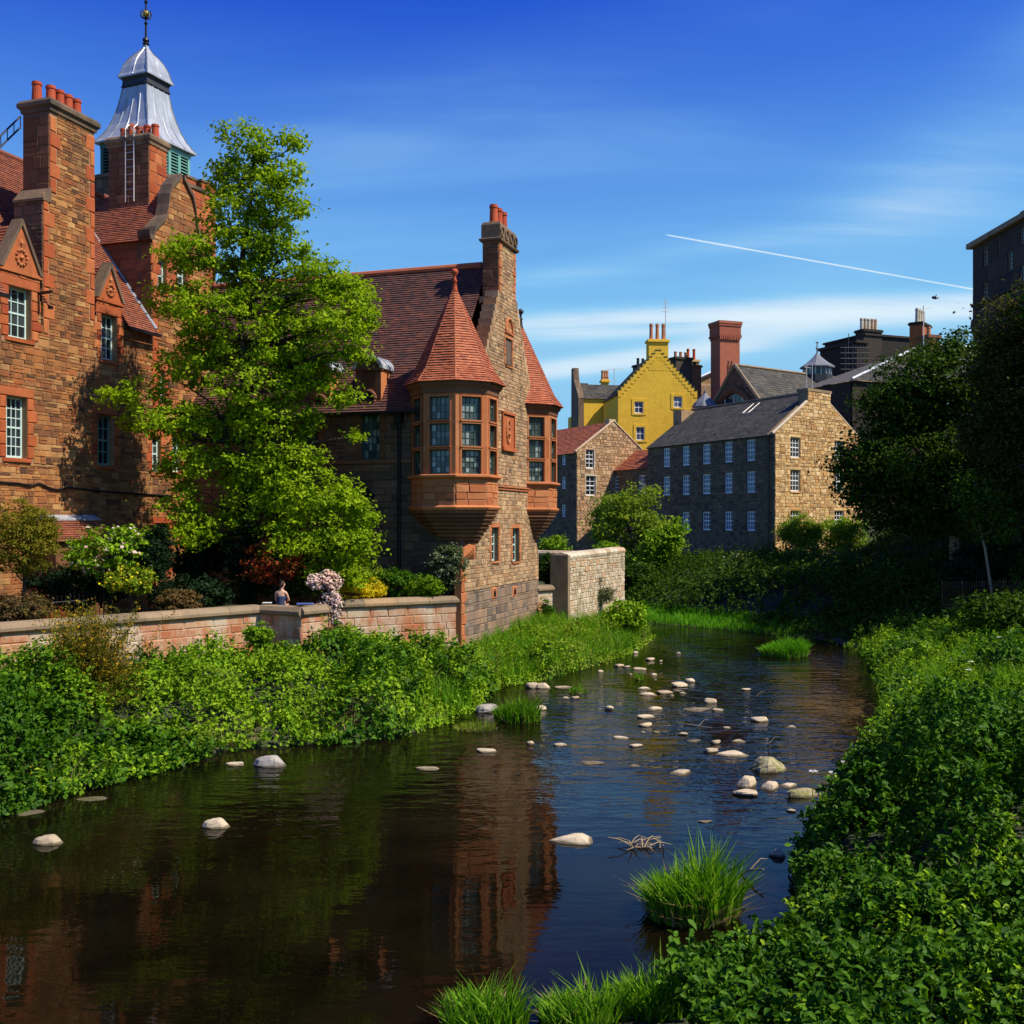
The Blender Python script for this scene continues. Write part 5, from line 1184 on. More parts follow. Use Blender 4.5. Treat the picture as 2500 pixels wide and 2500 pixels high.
    c = P(1556, 1270, 150); fr = Fr((c.x, c.y), (.9, .43)); T = thing('black_chimney_stack', 'black multi-flue chimney stack left of the yellow gable', 'chimney', (c.x, c.y, 10)); chimney_stack(T, fr, 0, 3.4, -1.2, 0, 10, P(1, 895, 150).z, M['dark_build'], 4, 1.0, M['dark_build'])
    # small lead ventilator
    c = P(1721, 995, 118); T = thing('lead_ventilator', 'small grey lead ventilator dome beside the slate-roofed hall', 'ventilator', c); mb = MB(); mb.lathe(c, [(1.3, -1.2), (1.3, 0), (1.5, .05), (1.2, .5), (.7, 1.0), (.3, 1.4), (.12, 1.7)], 10); mb.build('dome', M['grey_lead'], T); mb = MB(); mb.lathe(c+Z*1.6, [(.08, 0), (.2, .12), (.05, .3)], 8); mb.build('finial', M['dark_lead'], T)
    # buildings up the hill on the right
    U5 = lambda v: 1900+v*.5952; V5 = lambda v: 450+v*.5952
    c = P(2081, 1270, 98); zE = P(2081, 929, 98).z; fr = Fr((c.x, c.y), (.93, .37)); w = fr.px(2290, 900)[0]
    T = thing('dark_slate_house', 'dark stone house with pale ridged slate roof half hidden by the trees', 'building', (c.x, c.y, 4)); hs = [fr.rect(U5(367), U5(402), V5(815), V5(885))]
    wall('front_wall', fr, [box(0, w, 4, zE)], hs, M['dark_build'], T); window(T, fr, hs[0], .2, 1, 2, M['dark_green'], M['glass'], .05, .08, panes=False)
    mb = MB(); mb.fbox(fr, 0.01, w, -8, -.26, 4, zE-.02); mb.build('core', M['dark_build'], T)
    zt = P(2257, 842, 108).z; a = fr.pt(-.3, .3, zE); e = fr.pt(w+4, .3, zE); t = P(2257, 842, 108); t2 = t+fr.U*10
    mb = MB(); mb.add([a, e, t2, t], [(0, 1, 2, 3)]); mb.add([a, t, fr.pt(-.3, -8, zE)], [(0, 1, 2)]); mb.build('roof', M['slate'], T)
    B = (t-a); Bp = B-fr.U*B.dot(fr.U); sh = B.dot(fr.U); tiles(T, M['slate'], a+Z*.05, fr.U, Bp, [(0, 0), (w+3, 0), (w+3, Bp.length), (sh, Bp.length)], .4, .28, .03, name='slates')
    mb = MB(); mb.tube([a+Z*.1, t+Z*.12], .16, 5); mb.tube([t+Z*.1, t2+Z*.1], .16, 5); mb.build('hip_lead', M['lead'], T)
    chimney_stack(T, fr, fr.px(2332, 800)[0], fr.px(2360, 800)[0], -5, -3.5, zE, P(1, 812, 103).z, M['brown_ashlar'], 1, .9, M['pale_pot'])
    mb = MB(); u = fr.px(2330, 800)[0]; mb.tube([fr.pt(u-1, -3, zE+3), fr.pt(u-1, -3, zE+8.3)], .05, 5); mb.tube([fr.pt(u-1.8, -3, zE+8), fr.pt(u-.2, -3, zE+8.1)], .03, 4); mb.build('aerial', M['light_steel'], T)
    c = P(2088, 1270, 135); fr = Fr((c.x, c.y), (.93, .37)); w = fr.px(2262, 800)[0]; zt = P(2150, V5(610), 135).z; w0 = fr.px(2112, 800)[0]
    T = thing('flat_topped_block', 'soot-dark tall block with two chimneys behind the slate-roofed houses', 'building', (c.x, c.y, 8)); mb = MB(); mb.fbox(fr, w0, w, -8, 0, 8, zt-.2); mb.fbox(fr, 0, w0+.3, -7, .3, 8, P(1, V5(652), 135).z); mb.build('wall', M['dark_build'], T)
    mb = MB(); mb.fbox(fr, w0-.2, w+.2, -8.2, .25, zt-.2, zt+.05); mb.fbox(fr, -.25, w0+.1, -7.2, .55, P(1, V5(652), 135).z, P(1, V5(640), 135).z); mb.build('parapet', M['dark_build'], T)
    chimney_stack(T, fr, w0-.3, w0+2.6, -1.5, .1, 20, P(1, V5(600), 135).z, M['dark_build'], 5, 1.5, M['rubble_wall'])
    c2 = P(2252, 1270, 118); f2 = Fr((c2.x, c2.y), (.6, .8)); chimney_stack(T, f2, 0, 3.2, -1.4, 0, 14, P(1, V5(580), 119).z, M['red_ashlar'], 4, 1.6, M['rubble_wall'], M['dark_build'])
    # scaffold
    c = P(2070, 1270, 133); T = thing('scaffold', 'tube scaffold with boarded lifts against the dark flat-topped block', 'scaffold', (c.x, c.y, 15))
    zz0, zz1 = P(1, 915, 133).z, P(1, 842, 133).z
    for k in range(6):
        mb = MB(); x = c+Vector((.46*k-.3, .3*(k % 2), 0)); mb.tube([(x.x, x.y, zz0-4), (x.x, x.y, zz1+(1.5 if k == 1 else 0))], .05, 5); mb.build('standard', M['dark_lead'], T)
    for k in range(6):
        mb = MB(); z = zz0+(zz1-zz0)*k/5.5; mb.tube([(c.x-.9, c.y, z), (c.x+2.8, c.y, z)], .05, 5); mb.build('ledger', M['dark_lead'], T)
    # big tenement on the cliff, top right
    c = P(2375, 1270, 74); fr = Fr((c.x, c.y), (.02, -1), (-1, -.02)); zt = P(2375, 607, 74).z; w = 16
    T = thing('dark_cliff_tenement', 'dark high tenement with tall sash windows on the wooded hill', 'building', (c.x+4, c.y, 14))
    hs = []
    for k, (a, b, t, bt) in enumerate(((840, 860, 255, 335), (900, 908, 225, 290), (940, 960, 275, 355), (990, 1008, 175, 245), (840, 860, 405, 480), (990, 1008, 330, 420))):
        hs.append(fr.rect(U5(a), U5(b), V5(t), V5(bt)))
    wall('front_wall', fr, [box(0, w, 8, zt)], hs, M['dark_build'], T, .25)
    for h in hs: window(T, fr, h, .08, 1 if h[1]-h[0] < .7 else 2, 4, M['cope_stone'], M['glass'], .05, .08, panes=False)
    mb = MB(); mb.fbox(fr, .02, w, -12, -.27, 8, zt); mb.build('core', M['dark_build'], T)
    mb = MB(); mb.fbox(fr, -.3, w, -12, .35, zt, zt+.35); mb.build('cornice', M['cope_stone'], T)
    for z in (zt-4.1, zt-8): 
        mb = MB(); mb.fbox(fr, -.05, w, 0, .12, z, z+.2); mb.build('string_course', M['dark_build'], T)
    chimney_stack(T, fr, fr.px(2486, 540)[0], fr.px(2486, 540)[0]+2.5, -1.5, -.2, zt, P(1, 512, 66).z, M['dark_build'], 4, 1.0, M['dark_build'])
    oz0, oz1 = P(2360, V5(545), 74).z, P(2360, V5(455), 74).z
    of = Fr(fr.pt(-.9, -.4, 0), fr.U, fr.N); mb = MB()
    for k in range(4): mb.fbox(of, k*.38, k*.38+.06, -.06, 0, oz0, oz1)
    for z in (oz0, (oz0+oz1)/2, oz1): mb.fbox(of, 0, 1.2, -.05, .01, z, z+.07)
    ow = mb.build('glazed_bay', M['light_steel'], T); mb = MB(); mb.fbox(of, .03, 1.15, -1, -.07, oz0, oz1); mb.build('bay_glass', M['blue_glass'], ow)
    mb = MB(); mb.prism([of.pt(-.1, .05, oz0), of.pt(1.3, .05, oz0), of.pt(1.3, .05, oz0-1.6), of.pt(.8, .05, oz0-1.6), of.pt(-.3, .05, oz0-.5)], -of.N*1.2); mb.build('bay_bracket', M['dark_build'], T)
background()
# ------------------------------------------------------------------ foliage generators
def rng(s): return np.random.default_rng(s)
def unit(v): return v/np.maximum(np.linalg.norm(v, axis=1, keepdims=True), 1e-6)
def leaves(name, pts, nrm, size, m, parent, seed=0, aspect=.62, six=False, kind=None, droop=.25):
    r = rng(seed); n = len(pts); nrm = unit(nrm); q = unit(r.normal(size=(n, 3))); a = unit(np.cross(nrm, q)); a[:, 2] -= droop; a = unit(a); b = np.cross(nrm, a)
    s = (size*r.uniform(.6, 1.35, n))[:, None]; w = s*aspect*.5
    if not six:
        V = np.stack([pts-a*s*.5, pts+b*w+nrm*s*.10, pts+a*s*.5, pts-b*w+nrm*s*.10], 1).reshape(-1, 3)
        i = np.arange(n)[:, None]*4; Fc = np.concatenate([i+np.array([[0, 1, 2]]), i+np.array([[0, 2, 3]])])
    else:
        up = nrm*s*.12; V = np.stack([pts-a*s*.5, pts-a*s*.18+b*w+up, pts+a*s*.2+b*w*.72+up*.8, pts+a*s*.55-nrm*s*.12, pts+a*s*.2-b*w*.72+up*.8, pts-a*s*.18-b*w+up], 1).reshape(-1, 3)
        i = np.arange(n)[:, None]*6; Fc = np.concatenate([i+np.array([[0, 1, 2, 3]]), i+np.array([[0, 3, 4, 5]])])
    return mesh_np(name, V, Fc, m, parent, kind=kind)
def blades(name, base, h, m, parent, seed=0, w=.014, lean=.45, kind=None, out=None):
    r = rng(seed); n = len(base); hh = (h*r.uniform(.35, 1.2, n))[:, None]; ang = r.uniform(0, 2*np.pi, n)
    d = np.stack([np.cos(ang), np.sin(ang), np.zeros(n)], 1)
    if out is not None: d = unit(d*.6+out)
    l = hh*lean*r.uniform(.2, 1.3, (n, 1)); t = r.uniform(0, 2*np.pi, n); sx = np.stack([np.cos(t), np.sin(t), np.zeros(n)], 1)*(w*r.uniform(.6, 1.4, (n, 1)))
    z = np.array([[0, 0, 1.0]])
    p0 = base; p1 = base+z*hh*.55+d*l*.3; p2 = base+z*hh*.95+d*l
    V = np.stack([p0-sx, p0+sx, p1+sx*.8, p1-sx*.8, p2], 1).reshape(-1, 3); i = np.arange(n)[:, None]*5
    Fc = np.concatenate([i+np.array([[0, 1, 2]]), i+np.array([[0, 2, 3]]), i+np.array([[3, 2, 4]])])
    return mesh_np(name, V, Fc, m, parent, kind=kind)
def cloud(seed, blobs, clumps, per, cr, shell=.45, flat=.55):
    """leaf clumps spread through overlapping ellipsoids; blobs are (centre, (rx, ry, rz))"""
    r = rng(seed); C = np.array([list(b[0]) for b in blobs]); R = np.array([b[1] for b in blobs]); wt = (R.prod(1))**(2/3); wt /= wt.sum()
    k = r.choice(len(blobs), clumps, p=wt); d = unit(r.normal(size=(clumps, 3))); rad = (shell+(1-shell)*r.random(clumps)**.6)[:, None]
    c = C[k]+d*R[k]*rad
    li = np.repeat(np.arange(clumps), per); spread = np.array([cr, cr, cr*flat])
    p = c[li]+r.normal(size=(len(li), 3))*spread*r.uniform(.5, 1.2, (clumps, 1))[li]
    n = d[li]*.5+np.array([[0, 0, .65]])+r.normal(size=(len(li), 3))*.55
    return p, n, c
def limbs(mb, r, trunk, targets, r0):
    tp = [Vector(p) for p in trunk]
    for c in targets:
        c = Vector(c); best = min(range(len(tp)), key=lambda i: (tp[i]-c).length+(2.0 if tp[i].z > c.z-.2 else 0)); a = tp[best]; l = (c-a).length
        if l < .15: continue
        m1 = a.lerp(c, .35)+Vector((r.uniform(-.1, .1), r.uniform(-.1, .1), -.05))*l; m2 = a.lerp(c, .7)+Vector((r.uniform(-.08, .08), r.uniform(-.08, .08), .03))*l
        q = min(r0, .014*l+.012); mb.tube([a, m1, m2, c], [q, q*.75, q*.5, q*.18], 5)
def tree(name, label, cat, blobs, trunk, rad, m, size, clumps, per, cr, seed, bark=None, nlimb=60, group=None, six=False, extra=None, shell=.4, flat=.55):
    T = thing(name, label, cat, trunk[0], group); r = random.Random(seed)
    mb = MB(); mb.tube(trunk, rad, 9)
    p, n, c = cloud(seed, blobs, clumps, per, cr, shell, flat)
    limbs(mb, r, [Vector(a).lerp(Vector(b), f) for a, b in zip(trunk[:-1], trunk[1:]) for f in (0, .33, .66)][2:]+[trunk[-1]], c[:nlimb], max(rad)*.5)
    mb.build('trunk' if cat == 'tree' else 'stem', bark or M['bark'], T, smooth=True)
    leaves('crown' if cat == 'tree' else 'foliage', p, n, size, m, T, seed, six=six)
    if extra:
        for nm, mm, frac, sz, k in extra:
            sel = rng(seed+9).random(len(p)) < frac; q = p[sel].copy(); q += unit(n[sel])*sz*.5
            leaves(nm, q, n[sel]+np.array([[.3, -.3, .3]]), sz, mm, T, seed+5, aspect=.9)
    return T
def shrub(name, label, px, py, rx, ry, d, m, size, clumps, per, seed, cr=.10, extra=None, zb=None, group=None, depth=None, cat='shrub', shell=.5, six=False):
    """shrub seen as an ellipse at pixel (px, py) with radii in pixels; stands on the ground below it"""
    k = d/F; c = P(px, py, d); R = (rx*k, (depth or rx*k*.85), ry*k); b = Vector((c.x, c.y, zb if zb is not None else gz(c.x, c.y)))
    blobs = [(c, R)]; r = random.Random(seed)
    for i in range(4):
        a = r.uniform(0, 6.28); blobs.append((c+Vector((math.cos(a)*R[0]*.55, math.sin(a)*R[1]*.55, r.uniform(-.5, .45)*R[2])), (R[0]*.55, R[1]*.55, R[2]*.55)))
    top = c+Z*R[2]*.3
    if top.z < b.z+.2: b.z = top.z-.6
    return tree(name, label, cat, blobs, [b, b.lerp(top, .5)+Vector((.05, 0, 0)), top], [max(.02, R[0]*.06), max(.016, R[0]*.045), .012], m, size, clumps, per, cr, seed, nlimb=26, extra=extra, group=group, shell=shell, six=six)

# ------------------------------------------------------------------ the big lime tree in the garden
def lime_tree():
    K = 1.294; d0 = 35.0; s = K*d0/F; B = []
    def b(x, y, rx, ry, dd=0.0, rd=None): B.append((P(x*K, y*K, d0+dd), (rx*s*.88, (rd or rx)*s*.8, ry*s*.88)))
    for t in ((435, 250, 34, 20), (482, 262, 52, 30), (545, 266, 34, 15), (470, 315, 72, 44, .3), (535, 325, 42, 36, -.3), (425, 345, 40, 36), (490, 385, 88, 52), (560, 385, 32, 30, -.4), (420, 425, 58, 46, -.3), (515, 455, 66, 46, .3), (455, 490, 84, 52), (560, 468, 34, 24),
              (355, 480, 62, 42, -.5), (330, 560, 66, 46, .2), (395, 590, 92, 60, -.6), (500, 560, 92, 56, .5), (600, 525, 82, 46), (660, 560, 60, 48, .4), (690, 605, 28, 44), (630, 610, 86, 54, -.5), (530, 640, 104, 64), (655, 665, 48, 40, -.2), (420, 660, 90, 50, .4),
              (640, 742, 44, 28, -.3), (668, 822, 24, 16, -.3), (585, 705, 84, 50, .3), (480, 725, 104, 60, -.4), (350, 690, 74, 46), (268, 735, 64, 30, -.6), (222, 742, 40, 18, -.6), (300, 790, 88, 44, -.3), (400, 800, 100, 54, .4), (505, 805, 92, 58), (565, 780, 46, 46),
              (345, 870, 66, 46, -.3), (450, 885, 100, 54, .2), (550, 880, 84, 52, -.4), (340, 950, 54, 42, -.2), (400, 985, 80, 42), (490, 960, 90, 54, .3), (585, 935, 96, 54, -.5), (645, 945, 64, 42, -.3), (685, 990, 40, 34),
              (600, 1010, 108, 54, -.4), (660, 1045, 58, 50, -.2), (540, 1020, 74, 44, -.6), (360, 1010, 56, 30, -.5), (500, 900, 74, 70), (640, 1085, 60, 34, -.1), (560, 1075, 60, 30, -.3)):
        b(*t)
    base = P(470*K, 1130*K, d0); base.z = 2.25
    tr = [base]+[P(x*K, y*K, d0) for x, y in ((474, 1010), (470, 880), (462, 740), (456, 600), (458, 480), (474, 370), (478, 280))]
    T = tree('lime_tree', 'tall fresh green lime tree with layered branches in front of the tenement', 'tree', B, tr, [.27, .23, .20, .16, .12, .09, .06, .02], M['lime'], .14, 1750, 50, .2, 11, nlimb=190, shell=.3, flat=.62)
    mb = MB()
    for pts, q in (([(474, 1010), (440, 900), (424, 800), (400, 760), (330, 715)], .08), ([(470, 880), (440, 820), (416, 700), (400, 560), (404, 500)], .06), ([(456, 600), (500, 540), (545, 470)], .045), ([(462, 740), (540, 660), (620, 560)], .06), ([(440, 480), (420, 420), (432, 340)], .03), ([(474, 370), (560, 380), (598, 388), (612, 400)], .014)):
        v = [P(x*K, y*K, d0-.15) for x, y in pts]; mb.tube(v, [q*(1-.75*i/(len(v)-1)) for i in range(len(v))], 6)
    mb.build('limb', M['bark'], T, smooth=True)
lime_tree()

# ------------------------------------------------------------------ garden shrubs
shrub('golden_bush', 'tall golden olive bush against the tenement at the end of the garden wall', 55, 1315, 85, 100, 29, M['golden'], .07, 260, 60, 21, .12)
shrub('rhododendron', 'rhododendron with pale pink blossom in front of the tenement', 270, 1345, 105, 60, 31.4, M['lush'], .13, 200, 26, 22, .13, extra=[('blossom', M['pink_flower'], .045, .11, 0)])
shrub('azalea', 'yellow-green azalea with yellow and pink blossom below the rhododendron', 318, 1415, 52, 34, 30.8, M['lush_light'], .10, 110, 24, 23, .1, extra=[('blossom', M['yellow_flower'], .10, .09, 0)])
shrub('dark_yew', 'dark upright yew beside the rhododendron', 375, 1370, 38, 90, 31.5, M['yew'], .07, 200, 60, 24, .09)
shrub('dark_yew', 'dark upright yew below the lime tree beside the red shrub', 590, 1390, 48, 110, 34.6, M['yew'], .07, 260, 60, 25, .09)
shrub('dark_laurel', 'black-green laurel in deep shade under the lime tree', 480, 1350, 80, 95, 36, M['yew'], .12, 200, 40, 26, .12)
shrub('bronze_shrub', 'low bronze and brown shrub on the garden wall under the yew', 430, 1470, 52, 34, 31.8, M['bronze_leaf'], .08, 140, 34, 27, .08)
shrub('red_shrub', 'red-leaved photinia shrub behind the railing', 668, 1365, 72, 62, 34.2, M['red_leaf'], .11, 190, 32, 28, .1)
shrub('railing_shrub', 'dark leafy shrub with pale flowers behind the iron railing', 700, 1425, 90, 36, 35.5, M['dark_leaf'], .10, 150, 30, 29, .1, extra=[('blossom', M['white_flower'], .03, .06, 0)])
shrub('pink_clematis', 'pale pink clematis tumbling over the garden wall beside the bastion', 792, 1422, 34, 24, 33.6, M['variegated'], .05, 90, 30, 30, .07, extra=[('blossom', M['pink_flower'], .75, .075, 0)])
shrub('clematis_trail', 'hanging trail of pale pink clematis down the garden wall face', 812, 1482, 19, 52, 33.4, M['variegated'], .05, 90, 26, 31, .06, extra=[('blossom', M['pink_flower'], .75, .07, 0)], depth=.18)
shrub('yellow_shrub', 'bright yellow flowering shrub behind the garden wall', 878, 1436, 62, 28, 35.9, M['yellow_flower'], .06, 200, 46, 32, .07)
shrub('yellow_leaf_shrub', 'yellow-green leafy shrub next to the bright yellow one', 900, 1412, 55, 28, 36.6, M['lush_light'], .09, 110, 26, 33, .1)
shrub('clipped_shrub', 'rounded green hebe hanging over the coping of the garden wall', 1035, 1432, 46, 32, 36.7, M['lush'], .05, 200, 50, 34, .07)
shrub('blue_green_shrub', 'blue-green shrub in front of the shaded hall wall', 965, 1425, 55, 38, 36.8, M['ivy'], .09, 150, 30, 35, .1)
shrub('variegated_shrub', 'grey-green variegated shrub at the corner of the hall gable', 1092, 1385, 44, 56, 37.0, M['variegated'], .10, 190, 34, 36, .1)
shrub('dark_red_shrub', 'dark red and green shrub behind the left end of the garden wall', 55, 1490, 75, 40, 28.8, M['bronze_leaf'], .08, 180, 36, 37, .1)
shrub('maroon_shrub', 'small maroon shrub behind the coping near the broom', 145, 1508, 28, 16, 29, M['red_leaf'], .07, 60, 30, 38, .07)
shrub('wall_ivy', 'small round leafy bush growing in front of the garden wall bastion', 632, 1552, 34, 36, 31.6, M['lush'], .09, 110, 30, 39, .08)
shrub('corner_ivy', 'dark ivy hedge between hall gable and rubble wall', 1343, 1392, 32, 40, 47.3, M['dark_leaf'], .11, 160, 34, 40, .12)
shrub('wall_top_plant', 'leafy green plant growing behind the yard wall coping', 1358, 1330, 36, 22, 59, M['lush'], .14, 90, 26, 41, .16)
shrub('wall_top_plant', 'rounded green plant on top of the rubble wall end', 1482, 1338, 30, 16, 53.4, M['lush'], .11, 80, 26, 42, .12, zb=3.8)
shrub('bank_sapling', 'pale-leaved sycamore sapling at the end of the rubble wall', 1525, 1515, 46, 52, 47, M['lush'], .17, 120, 26, 43, .2)
shrub('wall_growth', 'brownish green growth clinging to the rubble wall face', 1462, 1440, 42, 36, 49.6, M['variegated'], .07, 120, 26, 44, .14, depth=.15, zb=2.6)
shrub('gable_foot_plant', 'small dark bush at the foot of the low link wall', 1332, 1482, 13, 24, 45, M['ivy'], .09, 50, 22, 45, .1)

shrub('dark_laurel', 'dark laurel hiding the lean-to behind the garden railing', 205, 1430, 120, 50, 32.6, M['yew'], .11, 240, 40, 46, .13)
shrub('dark_laurel', 'dark laurel between the bronze shrub and the yew', 470, 1450, 90, 44, 33.4, M['yew'], .11, 220, 40, 47, .13)

# broom bush on the bank
def broom():
    c = P(215, 1640, 25.6); b = Vector((c.x, c.y, gz(c.x, c.y))); T = thing('broom_bush', 'wispy broom bush with yellow flowers in front of the garden wall', 'shrub', b)
    r = rng(50); n = 620; top = np.stack([c.x+r.normal(0, .62, n), c.y+r.normal(0, .5, n), c.z+r.uniform(-.6, 1.6, n)*np.clip(1.15-np.abs(r.normal(0, .25, n)), .5, 1.2)], 1)
    mb = MB(); rr = random.Random(3)
    for i in range(0, n, 2):
        t = Vector(top[i]); m_ = b.lerp(t, .5)+Vector((rr.uniform(-.1, .1), rr.uniform(-.1, .1), .1)); mb.tube([b+Vector((rr.uniform(-.15, .15), rr.uniform(-.15, .15), 0)), m_, t], [.012, .008, .003], 4)
    mb.build('stem', M['broom'], T)
    P_ = []; 
    for i in range(n):
        f = r.uniform(.35, 1.02, 46)[:, None]; P_.append(np.array(b)[None]+(top[i]-np.array(b))[None]*f+r.normal(0, .05, (46, 3)))
    P_ = np.concatenate(P_); leaves('foliage', P_, r.normal(size=P_.shape)+np.array([[0, 0, .3]]), .075, M['broom'], T, 51, aspect=.35)
    sel = (P_[:, 2] > c.z-.1) & (r.random(len(P_)) < .20); leaves('blossom', P_[sel]+r.normal(0, .02, (sel.sum(), 3)), r.normal(size=(sel.sum(), 3)), .055, M['broom_flower'], T, 52, aspect=.8)
broom()

# ------------------------------------------------------------------ bank undergrowth
def vnoise(x, y, s, seed):
    r = rng(seed); ph = r.uniform(0, 6.28, 12); a = r.uniform(0, 6.28, 6); z = 0
    for i in range(6):
        f = s*(1+.45*i); z = z+np.sin((x*np.cos(a[i])+y*np.sin(a[i]))*f+ph[i])*np.sin((y*np.cos(a[i])-x*np.sin(a[i]))*f*.8+ph[i+6])/(1+.5*i)
    return z/2.2
def canopy(sideline, terr, bbox, n, seed, hfun, cond, over=.35):
    r = rng(seed); out = []
    x = r.uniform(bbox[0], bbox[1], n); y = r.uniform(bbox[2], bbox[3], n)
    other = RIGHT_LINE if sideline is LEFT_LINE else LEFT_LINE
    ds = seg_dist(x, y, sideline); do = seg_dist(x, y, other); inr = inside(x, y, RIVER)
    ok = (ds < do) & (~inr | (ds < over)) & cond(x, y, ds)
    if terr: ok &= ~inside(x, y, TERRACE)
    x, y, ds, inr = x[ok], y[ok], ds[ok], inr[ok]; g = np.maximum(ground(x, y), 0.0); h = hfun(x, y, np.where(inr, -ds, ds))
    return x, y, g, h, np.where(inr, -ds, ds), r
def mass(name, label, m, sideline, terr, bbox, n, seed, hfun, cond, size, six=False, deep=.75, out=(0, -1, 0), over=.35, aspect=.62):
    x, y, g, h, ds, r = canopy(sideline, terr, bbox, n, seed, hfun, cond, over)
    u = 1-deep*r.random(len(x))**1.6
    low = ds < .45                                     # towards the water the mass hangs down to the surface
    u = np.where(low, r.random(len(x))**.8, u)
    z = g+h*u+.02; p = np.stack([x, y, z], 1)
    e = .25; gx = (hfun(x+e, y, ds)+ground(x+e, y)-hfun(x-e, y, ds)-ground(x-e, y))/(2*e); gy = (hfun(x, y+e, ds)+ground(x, y+e)-hfun(x, y-e, ds)-ground(x, y-e))/(2*e)
    nn = np.stack([-gx*.7, -gy*.7, np.ones(len(x))], 1)+r.normal(size=(len(x), 3))*.7+np.array([out])*.25
    nn[low] += np.array(out)*.9
    p += unit(nn)*r.normal(0, .035, (len(x), 1))
    # ragged shoots standing out of the mass, leaves set along each
    k = int(len(p)*.42); top = np.nonzero(u[:] > .62)[0]
    if len(top) > 50:
        per = 11; so = r.choice(top, k//per); sdir = unit(unit(nn[so])*.55+np.array([[0, 0, .75]])+r.normal(size=(len(so), 3))*.42); sl = r.uniform(.08, .40, (len(so), 1))*(size/.11)
        f = np.tile(np.linspace(.15, 1, per), len(so))[:, None]; si = np.repeat(np.arange(len(so)), per)
        sp = p[so][si]+sdir[si]*sl[si]*f+r.normal(0, size*.32, (len(si), 3)); sn = sdir[si]*.2+np.array([[0, 0, .7]])+r.normal(size=(len(si), 3))*.5
        gap = vnoise(p[:, 0], p[:, 1], 2.6, seed+40) < -.22; keep = (r.random(len(p)) > .5) & ~(gap & (r.random(len(p)) < .88))
        p = np.concatenate([p[keep], sp]); nn = np.concatenate([nn[keep], sn])
    o = leaves(name, p, nn, size, m, None, seed, six=six, kind='stuff', aspect=aspect); o['label'] = label; o['category'] = 'undergrowth'; return o
def mound_field(seed, bbox, spacing, hr_, rr_):
    r = rng(seed); n = int((bbox[1]-bbox[0])*(bbox[3]-bbox[2])/spacing**2)
    return np.stack([r.uniform(bbox[0], bbox[1], n), r.uniform(bbox[2], bbox[3], n), r.uniform(*hr_, n), r.uniform(*rr_, n)], 1)
def mounds(x, y, Mf):
    h = np.zeros_like(x); x = x.astype(np.float32); y = y.astype(np.float32)
    for mx, my, mh, mr in Mf:
        d2 = ((x-mx)**2+(y-my)**2)/(mr*mr); s_ = d2 < 1; h[s_] = np.maximum(h[s_], mh*np.sqrt(1-d2[s_]))
    return h
ML = mound_field(3, (-15, 8, 14, 54), 1.5, (.55, 1.7), (.55, 1.25)); MR = mound_field(5, (-3, 22, 9, 47), 1.4, (.45, 1.5), (.5, 1.2)); MT = mound_field(6, (4, 40, 44, 84), 1.9, (1.0, 3.0), (1.0, 2.2))
def hl(x, y, ds):
    h = .08+mounds(x, y, ML)+.08*vnoise(x, y, 2.4, 4); dt = seg_dist(x, y, TERRACE[1:9])
    return np.clip(h, .10, 1.7)*np.clip((ds+.5)/.8, .4, 1)*np.clip(.22+.78*(dt-.3)/2.6, .22, 1)
frustum = lambda x, y: np.abs(x) < .5*y+.7
mass('bank_undergrowth', 'lush green leafy undergrowth covering the left bank below the garden wall', M['lush'], LEFT_LINE, True, (-14, 1.5, 16, 38), 250000, 61, hl, lambda x, y, d: frustum(x, y) & (y > 20.5) & (vnoise(x, y, .7, 81) > -.30), .115, out=(.6, -.8, 0))
mass('bank_nettles', 'dark green weeds along the water at the near end of the left bank', M['ivy'], LEFT_LINE, True, (-14, -5, 15, 26), 90000, 62, lambda x, y, d: hl(x, y, d)*1.02, lambda x, y, d: frustum(x, y) & (y < 25) & (vnoise(x, y, 1.2, 9) > -.35), .11, out=(.6, -.8, 0))
mass('bank_docks', 'clumps of large-leaved weeds on the left bank', M['ivy'], LEFT_LINE, True, (-14, 1.5, 16, 38), 120000, 77, lambda x, y, d: hl(x, y, d)*.9, lambda x, y, d: frustum(x, y) & (vnoise(x, y, .7, 81) < -.12), .17, out=(.6, -.8, 0))
mass('bank_willowherb', 'pale yellow-green shoots scattered through the left bank undergrowth', M['lush_light'], LEFT_LINE, True, (-14, 1.5, 16, 38), 120000, 78, lambda x, y, d: hl(x, y, d)*1.12+.1, lambda x, y, d: frustum(x, y) & (vnoise(x, y, 1.1, 82) > .38), .085, out=(.6, -.8, 0))
mass('bank_herbage', 'yellow-green herbage on the bank below the hall gable and rubble wall', M['lush_light'], LEFT_LINE, True, (-3, 8, 34, 54), 70000, 63, lambda x, y, d: hl(x, y, d)*.8, lambda x, y, d: vnoise(x, y, .9, 12) > -.3, .11, out=(.6, -.8, 0))
mass('bank_meadow_leaf', 'mid green leafy growth mixed with grass below the hall', M['lush'], LEFT_LINE, True, (-3, 8, 33, 52), 60000, 64, lambda x, y, d: hl(x, y, d)*.75, lambda x, y, d: vnoise(x, y, .9, 12) < .15, .10, out=(.6, -.8, 0))
def grass_mass(name, label, m, sideline, terr, bbox, n, seed, cond, h, w, lean=.5, over=.1):
    x, y, g, hh, ds, r = canopy(sideline, terr, bbox, n, seed, lambda x, y, d: np.ones_like(x), cond, over)
    o = blades(name, np.stack([x, y, g], 1), h, m, None, seed, w, lean, kind='stuff'); o['label'] = label; o['category'] = 'grass'; return o
grass_mass('bank_grass', 'tall green grass on the bank below the hall', M['grass'], LEFT_LINE, True, (-3, 8, 30, 52), 60000, 65, lambda x, y, d: (vnoise(x, y, .8, 14) > -.5), .75, .014)
